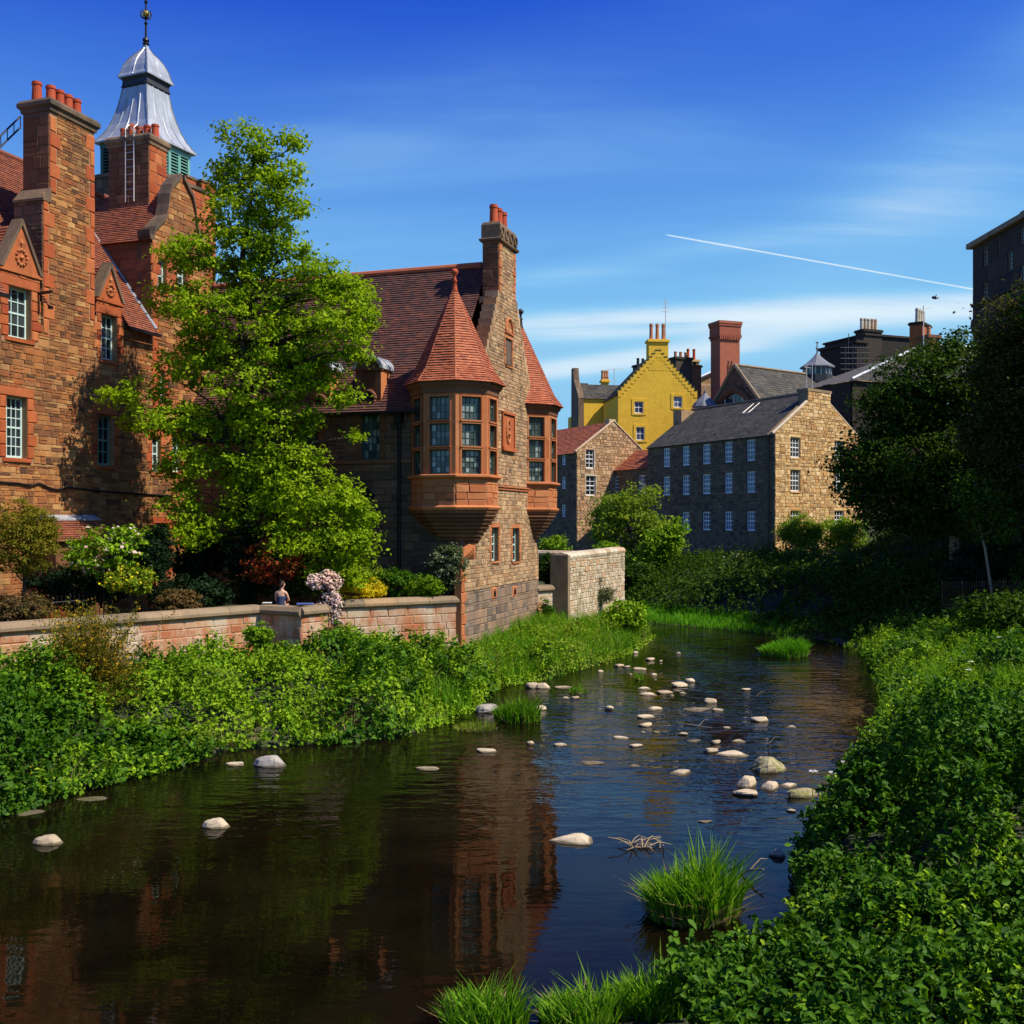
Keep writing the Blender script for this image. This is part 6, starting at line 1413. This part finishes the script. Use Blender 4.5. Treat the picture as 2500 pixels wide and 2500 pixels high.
grass_mass('dry_bank_grass', 'straw-coloured dry grass along the water edge below the hall', M['dry_grass'], LEFT_LINE, True, (-12, 8, 19, 52), 52000, 66, lambda x, y, d: (d < 1.3) & frustum(x, y) & (vnoise(x, y, 1.1, 15) > .22), .75, .011, .9)
grass_mass('far_bank_grass', 'bright green sunlit grass on the far river bank at the bend', M['bright_grass'], RIGHT_LINE, False, (4, 17, 45, 66), 60000, 67, lambda x, y, d: (d < 2.6) & (y > 50.5), .34, .022)
# right bank
def hr(x, y, ds):
    h = .10+mounds(x, y, MR)*.85+.08*vnoise(x, y, 2.2, 24)
    bump = 1.5*np.exp(-(((x-7.2)/1.9)**2+((y-16.9)/1.5)**2))+.45*np.exp(-(((x-9.5)/2.0)**2+((y-21.5)/2.2)**2))-1.0*np.exp(-(((x-6.3)/2.2)**2+((y-14.3)/.55)**2))
    return np.clip(h+bump, .10, 2.3)*np.clip((ds+.5)/.9, .3, 1)*np.where(y < 13.9, .5, 1)
fr2 = lambda x, y: (x < .5*y+.6)
mass('near_bank_brambles', 'dense dark green leafy brambles filling the near right bank', M['ivy'], RIGHT_LINE, False, (-2.5, 12, 8.6, 22.5), 240000, 71, hr, lambda x, y, d: fr2(x, y) & ((x > 1.7) | (y > 13)), .105, six=True, out=(-.5, -.8, 0), over=.25, deep=.6)
mass('right_bank_herbage', 'bright green nettles and herbage covering the right bank', M['lush'], RIGHT_LINE, False, (5, 22, 21, 46), 200000, 72, lambda x, y, d: hr(x, y, d)*.8, lambda x, y, d: fr2(x, y) & (d < 11.5) & (vnoise(x, y, .6, 83) > -.2), .12, out=(-.5, -.8, 0), aspect=.5)
grass_mass('right_bank_grass', 'long grass blades among the herbage on the right bank', M['grass'], RIGHT_LINE, False, (1, 20, 19, 46), 46000, 73, lambda x, y, d: fr2(x, y) & (d < 9) & (vnoise(x, y, .8, 31) > .0), .75, .013, .8)
mass('right_bank_docks', 'darker broad-leaved weeds in patches on the right bank', M['ivy'], RIGHT_LINE, False, (5, 22, 20, 46), 110000, 79, lambda x, y, d: hr(x, y, d)*.85, lambda x, y, d: fr2(x, y) & (d < 11.5) & (vnoise(x, y, .6, 83) < .0), .17, out=(-.5, -.8, 0))
mass('near_bank_shoots', 'light green shoots among the dark brambles of the near bank', M['lush'], RIGHT_LINE, False, (2, 12, 13, 23), 60000, 80, lambda x, y, d: hr(x, y, d)*1.05+.08, lambda x, y, d: fr2(x, y) & (vnoise(x, y, .9, 84) > .25), .08, six=True, out=(-.5, -.8, 0))
mass('near_bank_weeds', 'lighter green weeds among the brambles at the foot of the near bank', M['lush'], RIGHT_LINE, False, (-1, 9, 8.6, 15), 30000, 74, lambda x, y, d: hr(x, y, d)*.9, lambda x, y, d: fr2(x, y) & (x > 2.0) & (vnoise(x, y, 1.3, 33) > .0), .09, six=True, out=(-.5, -.8, 0))
mass('slope_thicket', 'dark shaded thicket covering the far slope between river bend, mill and path', M['dark_leaf'], RIGHT_LINE, False, (6, 40, 45, 84), 230000, 75, lambda x, y, d: (.5+mounds(x, y, MT))*np.clip((d-1.0)/2.5, .25, 1)*np.where((y > 58) & (x < 21), .33, np.where(x > 16.5, .3, np.where(y > 60, .75, 1.0))), lambda x, y, d: ((d > 1.6) | ((x > 12) & (d > .2))) & ((y > 50) | (d < 9)) & (x < .52*y+1) & ((y > 46.5) | (x > 15)), .19, out=(-.5, -.8, 0), deep=.7)
mass('upper_bank_herbage', 'green herbage continuing up the right bank beside the path', M['lush'], RIGHT_LINE, False, (5, 32, 6, 46), 90000, 76, lambda x, y, d: .35+mounds(x, y, MR)*.6, lambda x, y, d: (x > .5*y+1.2) & (x < .5*y+9) & (d > 1) & (y > 13), .26, out=(-.5, -.8, 0))
def umbels():
    r = random.Random(8)
    for i, (px, py, d) in enumerate([(1985, 1890, 19.4), (2035, 1893, 19.6), (2060, 1868, 20), (2115, 1815, 23), (2130, 1790, 24), (2160, 1830, 23.5), (2280, 1750, 25), (2310, 1700, 27), (2370, 1620, 31), (2365, 1640, 30), (2375, 1685, 28), (2440, 1560, 34), (2430, 1745, 25)]):
        c = P(px, py, d); z0 = max(0, gz(c.x, c.y)); T = thing('cow_parsley', 'white cow parsley in flower on the right bank', 'wild flower', (c.x, c.y, z0), 'cow parsley on the right bank'); mb = MB()
        b = Vector((c.x+r.uniform(-.15, .15), c.y, z0)); mb.tube([b, b.lerp(c, .5)+Vector((.03, 0, 0)), c], .008, 4); pts = []
        for k in range(7):
            a = k*.9; e = c+Vector((math.cos(a)*.06, math.sin(a)*.06, .05)); mb.tube([c, e], .004, 3)
            for q in range(12): pts.append(e+Vector((r.gauss(0, .014), r.gauss(0, .014), r.uniform(0, .015))))
        mb.build('stem', M['lush_light'], T); leaves('flower_head', np.array([list(p) for p in pts]), np.tile([[0, -.3, 1.0]], (len(pts), 1)), .017, M['white_flower'], T, i, aspect=1)
umbels()
def dandelions():
    for i, (px, py) in enumerate([(52, 1885), (78, 1888), (76, 1872)]):
        c = P(px, py, 20.9); T = thing('dandelion', 'yellow dandelion flower in the weeds at the near left bank', 'wild flower', (c.x, c.y, gz(c.x, c.y)), 'dandelions on the left bank'); mb = MB(); mb.tube([(c.x, c.y, gz(c.x, c.y)), c], .006, 4); mb.build('stem', M['lush'], T)
        mb = MB(); mb.lathe(c, [(.01, -.02), (.05, 0), (.045, .015), (.01, .025)], 10); mb.build('flower_head', M['yellow_flower'], T)
dandelions()
def tuft(label, px, py, rad, h, n, seed, m='grass', w=.012, dry=.12):
    c = G(px, py); T = thing('grass_tuft', label, 'grass tuft', (c.x, c.y, 0)); r = rng(seed)
    a = r.uniform(0, 6.28, n); q = np.sqrt(r.random(n))*rad; base = np.stack([c.x+np.cos(a)*q, c.y+np.sin(a)*q*.8, np.zeros(n)-.03], 1); out = np.stack([np.cos(a), np.sin(a), np.zeros(n)], 1)*(q/rad)[:, None]
    k = int(n*(1-dry)); hh = h*(1-.45*(q/rad)**2)
    blades('grass_blades', base[:k], hh[:k], M[m], T, seed, w, .55, out=out[:k]*.7); blades('dry_blades', base[k:], hh[k:]*.55, M['dry_grass'], T, seed+1, w, 1.2, out=out[k:])
    mb = MB(); mb.lathe((c.x, c.y, -.2), [(rad*.8, 0), (rad*.7, .16), (rad*.4, .22), (.05, .24)], 14); mb.build('root_mound', M['mossy_rock'], T, smooth=True)
tuft('large green grass tuft standing in the still pool', 1690, 2235, .62, 1.08, 1300, 1, w=.018, dry=.28)
tuft('green grass tuft at the water edge of the near bank beside open water', 1180, 2500, .48, .62, 800, 2, w=.015, dry=.2)
tuft('green grass tuft on the near bank beside the brambles', 1425, 2500, .46, .62, 800, 3, w=.015, dry=.25)
tuft('green grass tuft between the near grass tuft and the leafy bank', 1590, 2480, .5, .7, 900, 4, w=.016)
tuft('round grass tuft among boulders below the left bank undergrowth', 1264, 1758, .62, .80, 900, 5, w=.018)
tuft('low grassy islet with stones in the riffle at the bend', 1915, 1600, .95, .85, 1800, 6, 'bright_grass', .02)
tuft('thin reed tuft in the shallows among the small stones', 1560, 1660, .14, .5, 60, 7)
tuft('sparse reed tuft beside a flat stone below the hall bank', 1412, 1692, .28, .42, 120, 8)
tuft('small dry grass clump at the foot of the left bank boulder', 1160, 1780, .55, .35, 500, 9, 'lush_light', .012, .5)

# ------------------------------------------------------------------ trees of the right bank and the bend
def tree_px(name, label, blobs, trunk, rad, m, size, clumps, per, cr, seed, d, **kw):
    k = d/F; B = [(P(x, y, d+(e[0] if e else 0)), (rx*k, rx*k*.9, ry*k)) for x, y, rx, ry, *e in blobs]
    tr = [P(x, y, d) for x, y in trunk]; b = tr[0]; tr = [Vector((b.x, b.y, gz(b.x, b.y)-.1))]+tr
    return tree(name, label, 'tree', B, tr, rad, m, size, clumps, per, cr, seed, group=kw.pop('group', None), **kw)
tree_px('sycamore', 'broad dark sycamore with a pale trunk on the right bank', [(2250, 960, 130, 110), (2170, 1020, 90, 80), (2330, 900, 110, 90), (2120, 1130, 90, 80), (2230, 1130, 120, 90, -1), (2350, 1060, 130, 110), (2170, 1230, 90, 70, 1), (2290, 1240, 110, 80), (2390, 1200, 100, 90), (2090, 1190, 50, 40)],
        [(2333, 1420), (2330, 1310), (2318, 1180), (2290, 1050), (2270, 930)], [.30, .28, .25, .2, .13, .04], M['dark_leaf'], .22, 900, 55, .45, 101, 56, bark=M['pale_bark'], nlimb=70)
tree_px('olive_tree', 'tall olive-brown tree at the right edge below the cliff tenement', [(2450, 790, 70, 70), (2500, 860, 90, 90), (2440, 900, 70, 80), (2480, 1000, 110, 90), (2420, 1060, 80, 80), (2500, 1150, 110, 100), (2440, 1220, 80, 80), (2560, 780, 90, 110), (2580, 1000, 120, 140)],
        [(2480, 1420), (2480, 1250), (2475, 1050), (2470, 850)], [.24, .22, .18, .1, .04], M['olive_leaf'], .17, 900, 50, .40, 102, 50, nlimb=70)
tree_px('leaning_sapling', 'thin leaning pale-stemmed sapling beside the sycamore', [(2400, 1240, 55, 40), (2370, 1190, 40, 40), (2430, 1290, 50, 40)], [(2420, 1440), (2405, 1340), (2380, 1240)], [.07, .06, .05, .03], M['dark_leaf'], .16, 110, 40, .28, 103, 46, bark=M['pale_bark'], nlimb=16)
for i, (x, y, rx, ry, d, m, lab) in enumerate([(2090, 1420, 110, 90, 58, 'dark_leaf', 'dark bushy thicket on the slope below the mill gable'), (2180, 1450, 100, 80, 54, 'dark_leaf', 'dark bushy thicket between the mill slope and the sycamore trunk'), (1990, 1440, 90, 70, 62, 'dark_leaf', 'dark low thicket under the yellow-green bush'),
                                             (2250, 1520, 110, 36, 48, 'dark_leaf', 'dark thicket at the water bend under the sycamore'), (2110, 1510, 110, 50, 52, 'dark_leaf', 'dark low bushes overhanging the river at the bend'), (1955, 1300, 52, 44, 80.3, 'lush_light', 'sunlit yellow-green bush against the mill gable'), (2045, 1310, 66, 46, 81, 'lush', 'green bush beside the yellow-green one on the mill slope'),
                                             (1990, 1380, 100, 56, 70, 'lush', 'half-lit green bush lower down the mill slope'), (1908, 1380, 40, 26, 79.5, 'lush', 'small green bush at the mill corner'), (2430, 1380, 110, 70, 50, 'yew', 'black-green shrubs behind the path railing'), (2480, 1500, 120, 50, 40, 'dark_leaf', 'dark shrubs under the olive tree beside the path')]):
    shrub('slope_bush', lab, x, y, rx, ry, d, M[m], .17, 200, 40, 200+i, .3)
shrub('laurel_bush', 'tall leggy laurel with pale leaves in front of the mill', 1795, 1440, 66, 90, 66, M['variegated'], .2, 120, 24, 220, .22)
shrub('bend_bush', 'bright young bush above the far bank grass', 1870, 1500, 60, 24, 58, M['bright_grass'], .14, 80, 26, 221, .2)
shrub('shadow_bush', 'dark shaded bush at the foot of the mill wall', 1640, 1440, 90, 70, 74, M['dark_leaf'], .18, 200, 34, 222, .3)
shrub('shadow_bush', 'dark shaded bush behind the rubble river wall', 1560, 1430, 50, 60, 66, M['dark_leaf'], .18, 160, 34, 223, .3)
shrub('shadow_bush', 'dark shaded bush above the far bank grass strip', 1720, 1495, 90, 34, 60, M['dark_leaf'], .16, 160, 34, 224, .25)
tree_px('garden_tree', 'small sunlit tree with twisted branches in front of the cottage', [(1500, 1235, 55, 40), (1560, 1215, 50, 36), (1470, 1285, 45, 38), (1545, 1275, 60, 40), (1600, 1290, 45, 36), (1625, 1325, 40, 34), (1580, 1340, 36, 30), (1500, 1330, 40, 30)], [(1560, 1420), (1545, 1350), (1530, 1270)], [.16, .15, .12, .05], M['lush_light'], .22, 260, 34, .34, 104, 74, nlimb=50)
tree_px('young_maple', 'young bright green maple beside the twisted tree', [(1620, 1320, 44, 34), (1590, 1355, 36, 26), (1645, 1290, 24, 24)], [(1610, 1430), (1612, 1370), (1618, 1310)], [.08, .07, .06, .03], M['lush'], .24, 110, 34, .3, 105, 71, nlimb=20)
# unseen trees added right of the frame on the wooded slope to shade the bank
for i, (x, y, h, rr) in enumerate([(28, 46, 13, 4.6), (31.5, 54, 12, 5)]):
    z = gz(x, y); c = Vector((x, y, z+h*.62)); B = [(c, (rr, rr, h*.34))]+[(c+Vector((math.cos(a)*rr*.6, math.sin(a)*rr*.6, h*.1*math.sin(3*a))), (rr*.55, rr*.55, h*.22)) for a in (0, 1.3, 2.6, 3.9, 5.2)]
    tree('added_shade_tree', 'unseen tree added on the wooded slope for its shade', 'tree', B, [(x, y, z-.2), (x+.1, y, z+h*.35), (x, y+.1, z+h*.8)], [.32, .25, .06], M['dark_leaf'], .3, 420, 44, .6, 300+i, nlimb=40, group='unseen shade trees on the wooded slope')

# ------------------------------------------------------------------ boulders and driftwood
def rock_meshes():
    out = []
    for k in range(7):
        r = random.Random(k+40); mb = MB(); n = 14; rings = []
        pl = [(Vector((r.gauss(0, 1), r.gauss(0, 1), r.gauss(0, .8))).normalized(), r.uniform(.55, .95)) for _ in range(12)]+[(Vector((0, 0, 1)), r.uniform(.7, 1)), (Vector((r.uniform(-.3, .3), r.uniform(-.3, .3), 1)).normalized(), .85)]
        n = 16
        for j in range(11):                              # a sphere cut down by random planes: flat faces, worn edges
            el = math.radians(-50+139*j/10); ring = []
            for i in range(n):
                a = 2*math.pi*i/n; dv = Vector((math.cos(a)*math.cos(el), math.sin(a)*math.cos(el), math.sin(el)))
                q = 1/sum((max(0, dv.dot(pn))/h_)**20 for pn, h_ in pl+[(dv, 1.1)])**(1/20)
                q *= 1+r.uniform(-.035, .035)*math.cos(el); ring.append((dv.x*q*1.1, dv.y*q*.85, dv.z*q*1.15))
            rings.append(ring)
        mb.loft(rings); me = bpy.data.meshes.new('boulder'); me.from_pydata(mb.v, [], mb.f); me.update(); out.append(me)
    return out
ROCKS = rock_meshes(); RM = {}
rr = random.Random(77)
def boulder(px, py, w, h, m='rock', label=None, kind='boulder'):
    c = G(px, py); k = F/c.y; W = w/k/2; hz = max(.28*h, h-.12*w)/k; v = rr.randrange(7)
    if (v, m) not in RM:
        me = ROCKS[v].copy(); me.materials.append(M[m]); RM[(v, m)] = me
    o = bpy.data.objects.new('boulder', RM[(v, m)]); COL.objects.link(o); o.location = (c.x, c.y+W*.5, 0); o.scale = (W*1.2, W*1.1, hz*.95); o.rotation_euler = (0, 0, rr.choice((0, math.pi))+rr.uniform(-.25, .25))
    tag(o, label or 'pale boulder standing in the shallow riffle', 'boulder', None if label else 'boulders in the riffle')
bl = [(1464, 1642, 16, 8), (1511, 1628, 22, 10), (1530, 1629, 17, 6), (1561, 1636, 33, 10), (1589, 1613, 19, 10), (1613, 1616, 8, 6), (1556, 1587, 11, 8), (1550, 1596, 14, 8), (1657, 1597, 14, 7), (1595, 1650, 17, 8), (1539, 1648, 8, 5), (1660, 1677, 37, 17), (1685, 1666, 25, 12), (1576, 1683, 31, 9), (1587, 1698, 40, 11), (1624, 1694, 39, 11), (1669, 1694, 16, 6), (1823, 1686, 20, 8), (1733, 1717, 30, 16), (1703, 1735, 66, 9), (1752, 1736, 26, 9), (1488, 1733, 22, 12), (1596, 1734, 36, 12), (1578, 1753, 39, 12), (1576, 1774, 31, 14), (1570, 1790, 12, 5), (1604, 1790, 16, 6), (1775, 1779, 19, 6), (1515, 1804, 39, 10), (1668, 1795, 25, 9), (1694, 1810, 31, 6), (1748, 1816, 22, 13), (1806, 1812, 33, 9), (1551, 1824, 31, 10), (1368, 1822, 33, 9), (1295, 1818, 18, 10), (1735, 1838, 31, 16), (1797, 1846, 71, 17), (1443, 1866, 51, 9), (1551, 1871, 26, 6), (1662, 1891, 51, 14), (1859, 1763, 41, 17), (1933, 1777, 26, 8), (1933, 1982, 24, 8), (1382, 1706, 20, 7), (1404, 1706, 19, 9), (1376, 1680, 38, 8), (1724, 2008, 30, 7), (1880, 1598, 14, 6), (1900, 1602, 10, 5), (2170, 1732, 24, 8), (1880, 1862, 10, 4), (1640, 1700, 12, 5), (1600, 1660, 10, 4)]
for b in bl: boulder(*b)
for a in ((1884, 1884, 88, 44, 'mossy_rock', 'large mossy brown boulder in the middle of the river'), (1824, 1922, 52, 31, 'rock', 'angular pale boulder at the edge of the stone cluster'), (1881, 1928, 47, 23, 'rock', 'pale boulder in the middle of the stone cluster'), (1925, 1922, 41, 12, 'rock', 'flat pale slab in the stone cluster'), (1824, 1943, 62, 19, 'rock', 'low pale boulder in front of the stone cluster'), (1959, 1948, 67, 27, 'mossy_rock', 'brown hollowed boulder at the end of the stone cluster'),
          (1398, 2060, 105, 28, 'rock', 'broad flat pale boulder at the edge of the sky reflection'), (1900, 2092, 40, 25, 'rock', 'pale boulder beside the near bank brambles'), (530, 2022, 60, 29, 'rock', 'pointed pale boulder alone in the dark pool'), (118, 2062, 64, 28, 'rock', 'blocky pale boulder in the dark pool near the left bank'), (663, 1872, 72, 34, 'grey_rock', 'grey jagged boulder at the foot of the left bank undergrowth'), (576, 1868, 42, 11, 'rock', 'flat pale stone at the left bank water edge'),
          (1188, 1838, 50, 14, 'rock', 'long pale stone in the current below the left bank'), (1040, 1880, 50, 10, 'rock', 'thin pale stone barely above the current'), (1187, 1740, 66, 26, 'grey_rock', 'grey boulder half in the left bank grass'), (1300, 1681, 28, 19, 'rock', 'round boulder of a pair at the left bank edge'), (1328, 1681, 36, 18, 'rock', 'blocky boulder of a pair at the left bank edge'), (1321, 1734, 24, 16, 'rock', 'round boulder touching the grass tuft below the left bank'), (60, 1990, 60, 10, 'mossy_rock', 'sandy flat stone at the near left bank edge'), (215, 1955, 60, 8, 'mossy_rock', 'low brown stone under the near left bank weeds')):
    boulder(*a)
def sticks():
    for lab, pts, q in (('thin pale branch sticking up out of the riffle', [(1662, 1765), (1678, 1785), (1705, 1800), (1738, 1815)], .018), ('forked pale branch lying in the current', [(1828, 1721), (1845, 1702), (1862, 1694)], .02), ('bleached stick lying on the water beside the large grass tuft', [(1800, 2130), (1830, 2124), (1864, 2122)], .03), ('small bent twig standing in the water', [(1875, 1826), (1877, 1815), (1870, 1806)], .012)):
        base = G(*pts[0]); d = base.y; v = [P(x, y, d-(.25*i)) for i, (x, y) in enumerate(pts)]; v = [Vector((p.x, p.y, max(p.z, .015))) for p in v]; v[0].z = -.03
        T = thing('driftwood_branch', lab, 'branch', v[0]); mb = MB(); mb.tube(v, [q*(1-.6*i/(len(v)-1)) for i in range(len(v))], 6); mb.build('branch', M['twig'], T); mb = MB(); mid = v[len(v)//2]; mb.tube([mid, mid+Vector((.18, .05, .16)), mid+Vector((.3, .1, .14))], [q*.5, q*.35, q*.15], 5); mb.build('side_twig', M['twig'], T)
    c = G(1575, 2068); T = thing('driftwood_heap', 'tangle of pale driftwood twigs behind the large grass tuft', 'driftwood', c); r = random.Random(4)
    for k in range(26):
        a = r.uniform(0, 6.28); p = c+Vector((r.uniform(-.32, .32), r.uniform(-.12, .2), r.uniform(0, .06))); e = p+Vector((math.cos(a)*r.uniform(.15, .4), math.sin(a)*.2, r.uniform(-.02, .14))); mb = MB(); mb.tube([p, p.lerp(e, .5)+Z*.03, e], [.012, .01, .005], 5); mb.build('twig', M['twig'], T)
sticks()

# ------------------------------------------------------------------ railings, person, bird
def railing(label, a, b, h, n, group=None, scroll=False):
    a = Vector(a); b = Vector(b); T = thing('iron_railing', label, 'railing', a)
    for z in (.12, h-.12):
        mb = MB(); mb.tube([a+Z*z, b+Z*z], .018, 6); mb.build('rail', M['iron'], T)
    for k in range(n+1):
        p = a.lerp(b, k/n); mb = MB(); q = .022 if k % 8 == 0 else .011; mb.tube([p, p+Z*(h+(.12 if k % 8 == 0 else 0))], q, 5); mb.lathe(p+Z*h, [(q*1.1, 0), (q*1.5, .02), (.002, .08)], 6); mb.build('baluster', M['iron'], T)
    if scroll:
        for k in range(2):
            c = a+Vector((.35, .0, .55+.0*k)); mb = MB(); mb.tube([c+Vector(((.04+.025*i)*math.cos(i*.6+3*k), 0, (.04+.025*i)*math.sin(i*.6+3*k))) for i in range(11)], .012, 5); mb.build('scroll', M['iron'], T)
q0, q1 = P(610, 1482, 35.6), P(792, 1482, 35.6); railing('black iron railing with scrollwork behind the seated person', (q0.x, q0.y, 2.3), (q1.x, q1.y, 2.3), .98, 24, scroll=True)
q0, q1 = P(85, 1478, 29.6), P(350, 1478, 32.4); railing('black iron railing among the shrubs in front of the tenement', (q0.x, q0.y, 2.3), (q1.x, q1.y, 2.3), 1.0, 26)
q0, q1 = P(2300, 1470, 43), P(2490, 1470, 40); railing('path railing on the right bank under the trees', (q0.x, q0.y, q0.z-.25), (q1.x, q1.y, q1.z-.25), 1.0, 30)

def person():
    d = 33.4; c = P(686, 1450, d); T = thing('person', 'person in a strapless navy top sitting with bare back to the river', 'person', (c.x, c.y, 2.3)); sx, sy = c.x, c.y; zs = 2.72
    J = {'pel': (0, 0, .10, .135, .11), 'wa': (0, .02, .28, .11, .085), 'ch': (0, .03, .42, .135, .095), 'nk0': (.0, .04, .55, .075, .06), 'nk': (.01, .05, .62, .05, .05), 'hd0': (.02, .06, .69, .062, .075), 'hd': (.025, .07, .77, .078, .09), 'hd2': (.02, .06, .84, .062, .072), 'ns': (.115, .10, .745, .014, .014),
         'ls': (-.155, .03, .50, .055, .052), 'le': (-.20, .16, .26, .042, .04), 'lw': (-.12, .36, .20, .03, .026), 'lh': (-.08, .44, .21, .034, .018), 'rs': (.155, .03, .50, .055, .052), 're': (.215, .14, .25, .042, .04), 'rw': (.15, .35, .22, .03, .026), 'rh': (.1, .43, .22, .034, .018),
         'lk': (-.12, .46, .10, .065, .065), 'la': (-.12, .50, -.32, .04, .04), 'lf': (-.13, .66, -.38, .04, .03), 'rk': (.12, .46, .10, .065, .065), 'ra': (.12, .50, -.32, .04, .04), 'rf': (.13, .66, -.38, .04, .03), 'lhp': (-.10, .06, .08, .085, .085), 'rhp': (.10, .06, .08, .085, .085)}
    Ed = [('pel', 'wa'), ('wa', 'ch'), ('ch', 'nk0'), ('nk0', 'nk'), ('nk', 'hd0'), ('hd0', 'hd'), ('hd', 'hd2'), ('hd', 'ns'), ('nk0', 'ls'), ('ls', 'le'), ('le', 'lw'), ('lw', 'lh'), ('nk0', 'rs'), ('rs', 're'), ('re', 'rw'), ('rw', 'rh'), ('pel', 'lhp'), ('lhp', 'lk'), ('lk', 'la'), ('la', 'lf'), ('pel', 'rhp'), ('rhp', 'rk'), ('rk', 'ra'), ('ra', 'rf')]
    for s in 'lr':
        for i in range(5):
            x, y, z, _, _ = J[s+'h']; sg = 1 if s == 'l' else -1; dx = (-.03+.015*i) if i < 4 else .04*sg; ln = (.055, .065, .07, .058, .04)[i]
            J[f'{s}f{i}'] = (x+dx, y+.035, z-.005, .009, .009); J[f'{s}g{i}'] = (x+dx*1.2, y+.035+ln, z-.03, .008, .008); Ed += [(s+'h', f'{s}f{i}'), (f'{s}f{i}', f'{s}g{i}')]
    keys = list(J); me = bpy.data.meshes.new('body'); me.from_pydata([(sx+J[k][0], sy+J[k][1], zs+J[k][2]) for k in keys], [(keys.index(a), keys.index(b)) for a, b in Ed], []); me.update()
    o = mesh_obj('body', me, M['skin'], T); md = o.modifiers.new('Skin', 'SKIN'); md.use_smooth_shade = True
    for i, k in enumerate(keys): me.skin_vertices[0].data[i].radius = J[k][3:5]; me.skin_vertices[0].data[i].use_root = (k == 'pel')
    ss = o.modifiers.new('Sub', 'SUBSURF'); ss.levels = 2; ss.render_levels = 2
    def ell(name, prof, m, off=(0, 0, 0)):
        mb = MB(); mb.loft([[Vector((sx+off[0]+rx*math.cos(a*math.pi/9)+cx, sy+off[1]+ry*math.sin(a*math.pi/9)+cy, zs+z)) for a in range(18)] for rx, ry, cx, cy, z in prof]); return mb.build(name, m, T, smooth=True)
    ell('top', [(.150, .125, 0, .02, .02), (.145, .12, 0, .02, .1), (.128, .105, 0, .02, .25), (.146, .115, 0, .03, .37), (.150, .118, 0, .03, .40), (.14, .11, 0, .03, .402)], M['navy'])
    hair = ell('hair', [(.03, .03, .0, .02, .66), (.075, .075, .0, .045, .70), (.088, .094, .005, .055, .77), (.085, .092, .01, .06, .82), (.065, .072, .01, .055, .875), (.02, .02, .01, .05, .90)], M['hair'])
    mb = MB(); cb = Vector((sx+.0, sy-.02, zs+.90)); mb.lathe(cb, [(.01, -.05), (.04, -.03), (.05, 0), (.038, .035), (.01, .05)], 12); mb.build('hair_bun', M['hair'], hair, smooth=True)
    B = thing('garden_bench', 'low dark bench behind the garden wall under the seated person', 'bench', (sx, sy, 2.3))
    for k in range(4): mb = MB(); mb.box8([(sx+a, sy-.12+.13*k+b, zs-.04+e) for e in (0, .035) for a, b in ((-.7, 0), (.7, 0), (.7, .11), (-.7, .11))]); mb.build('slat', M['bark'], B)
    for xx in (-.6, .6):
        for yy in (-.08, .34): mb = MB(); mb.box8([(sx+xx+a, sy+yy+b, 2.22+e) for e in (0, .46) for a, b in ((-.03, -.03), (.03, -.03), (.03, .03), (-.03, .03))]); mb.build('leg', M['bark'], B)
    p = P(652, 1469, 33.0); mb = MB(); mb.box8([(p.x+a, p.y+b, 2.90+e+abs(a)*.25) for e in (0, .02) for a, b in ((-.13, -.1), (.13, -.1), (.13, .1), (-.13, .1))]); bk = mb.build('open_book', M['paper'], None); tag(bk, 'open white book lying on the wall coping beside the seated person', 'book')
    p = P(745, 1477, 33.0); mb = MB(); mb.box8([(p.x+a, p.y+b, 2.89+e) for e in (0, .04) for a, b in ((-.25, -.1), (.25, -.1), (.25, .1), (-.25, .1))]); bk = mb.build('blue_cloth', plain('blue_cloth', (.10, .16, .42), .9, var=.5, scale=12, bump=.2), None); tag(bk, 'folded blue and white cloth on the coping right of the person', 'cloth')
person()
def bird():
    c = P(2283, 728, 70); mb = MB(); mb.tube([c+Vector((-.22, 0, .02)), c+Vector((-.08, 0, .0)), c+Vector((.06, 0, 0)), c+Vector((.2, 0, .03)), c+Vector((.28, 0, .03))], [.02, .07, .075, .045, .005], 7); b = mb.build('bird', M['iron'], None)
    tag(b, 'small dark bird flying below the contrail', 'bird')
    for sg in (-1, 1): mb = MB(); mb.prism([c+Vector((-.06, 0, .03)), c+Vector((.08, 0, .03)), c+Vector((.0, sg*.25, .2)), c+Vector((-.1, sg*.42, .14))], Vector((0, 0, .012))); mb.build('wing', M['iron'], b)
bird()
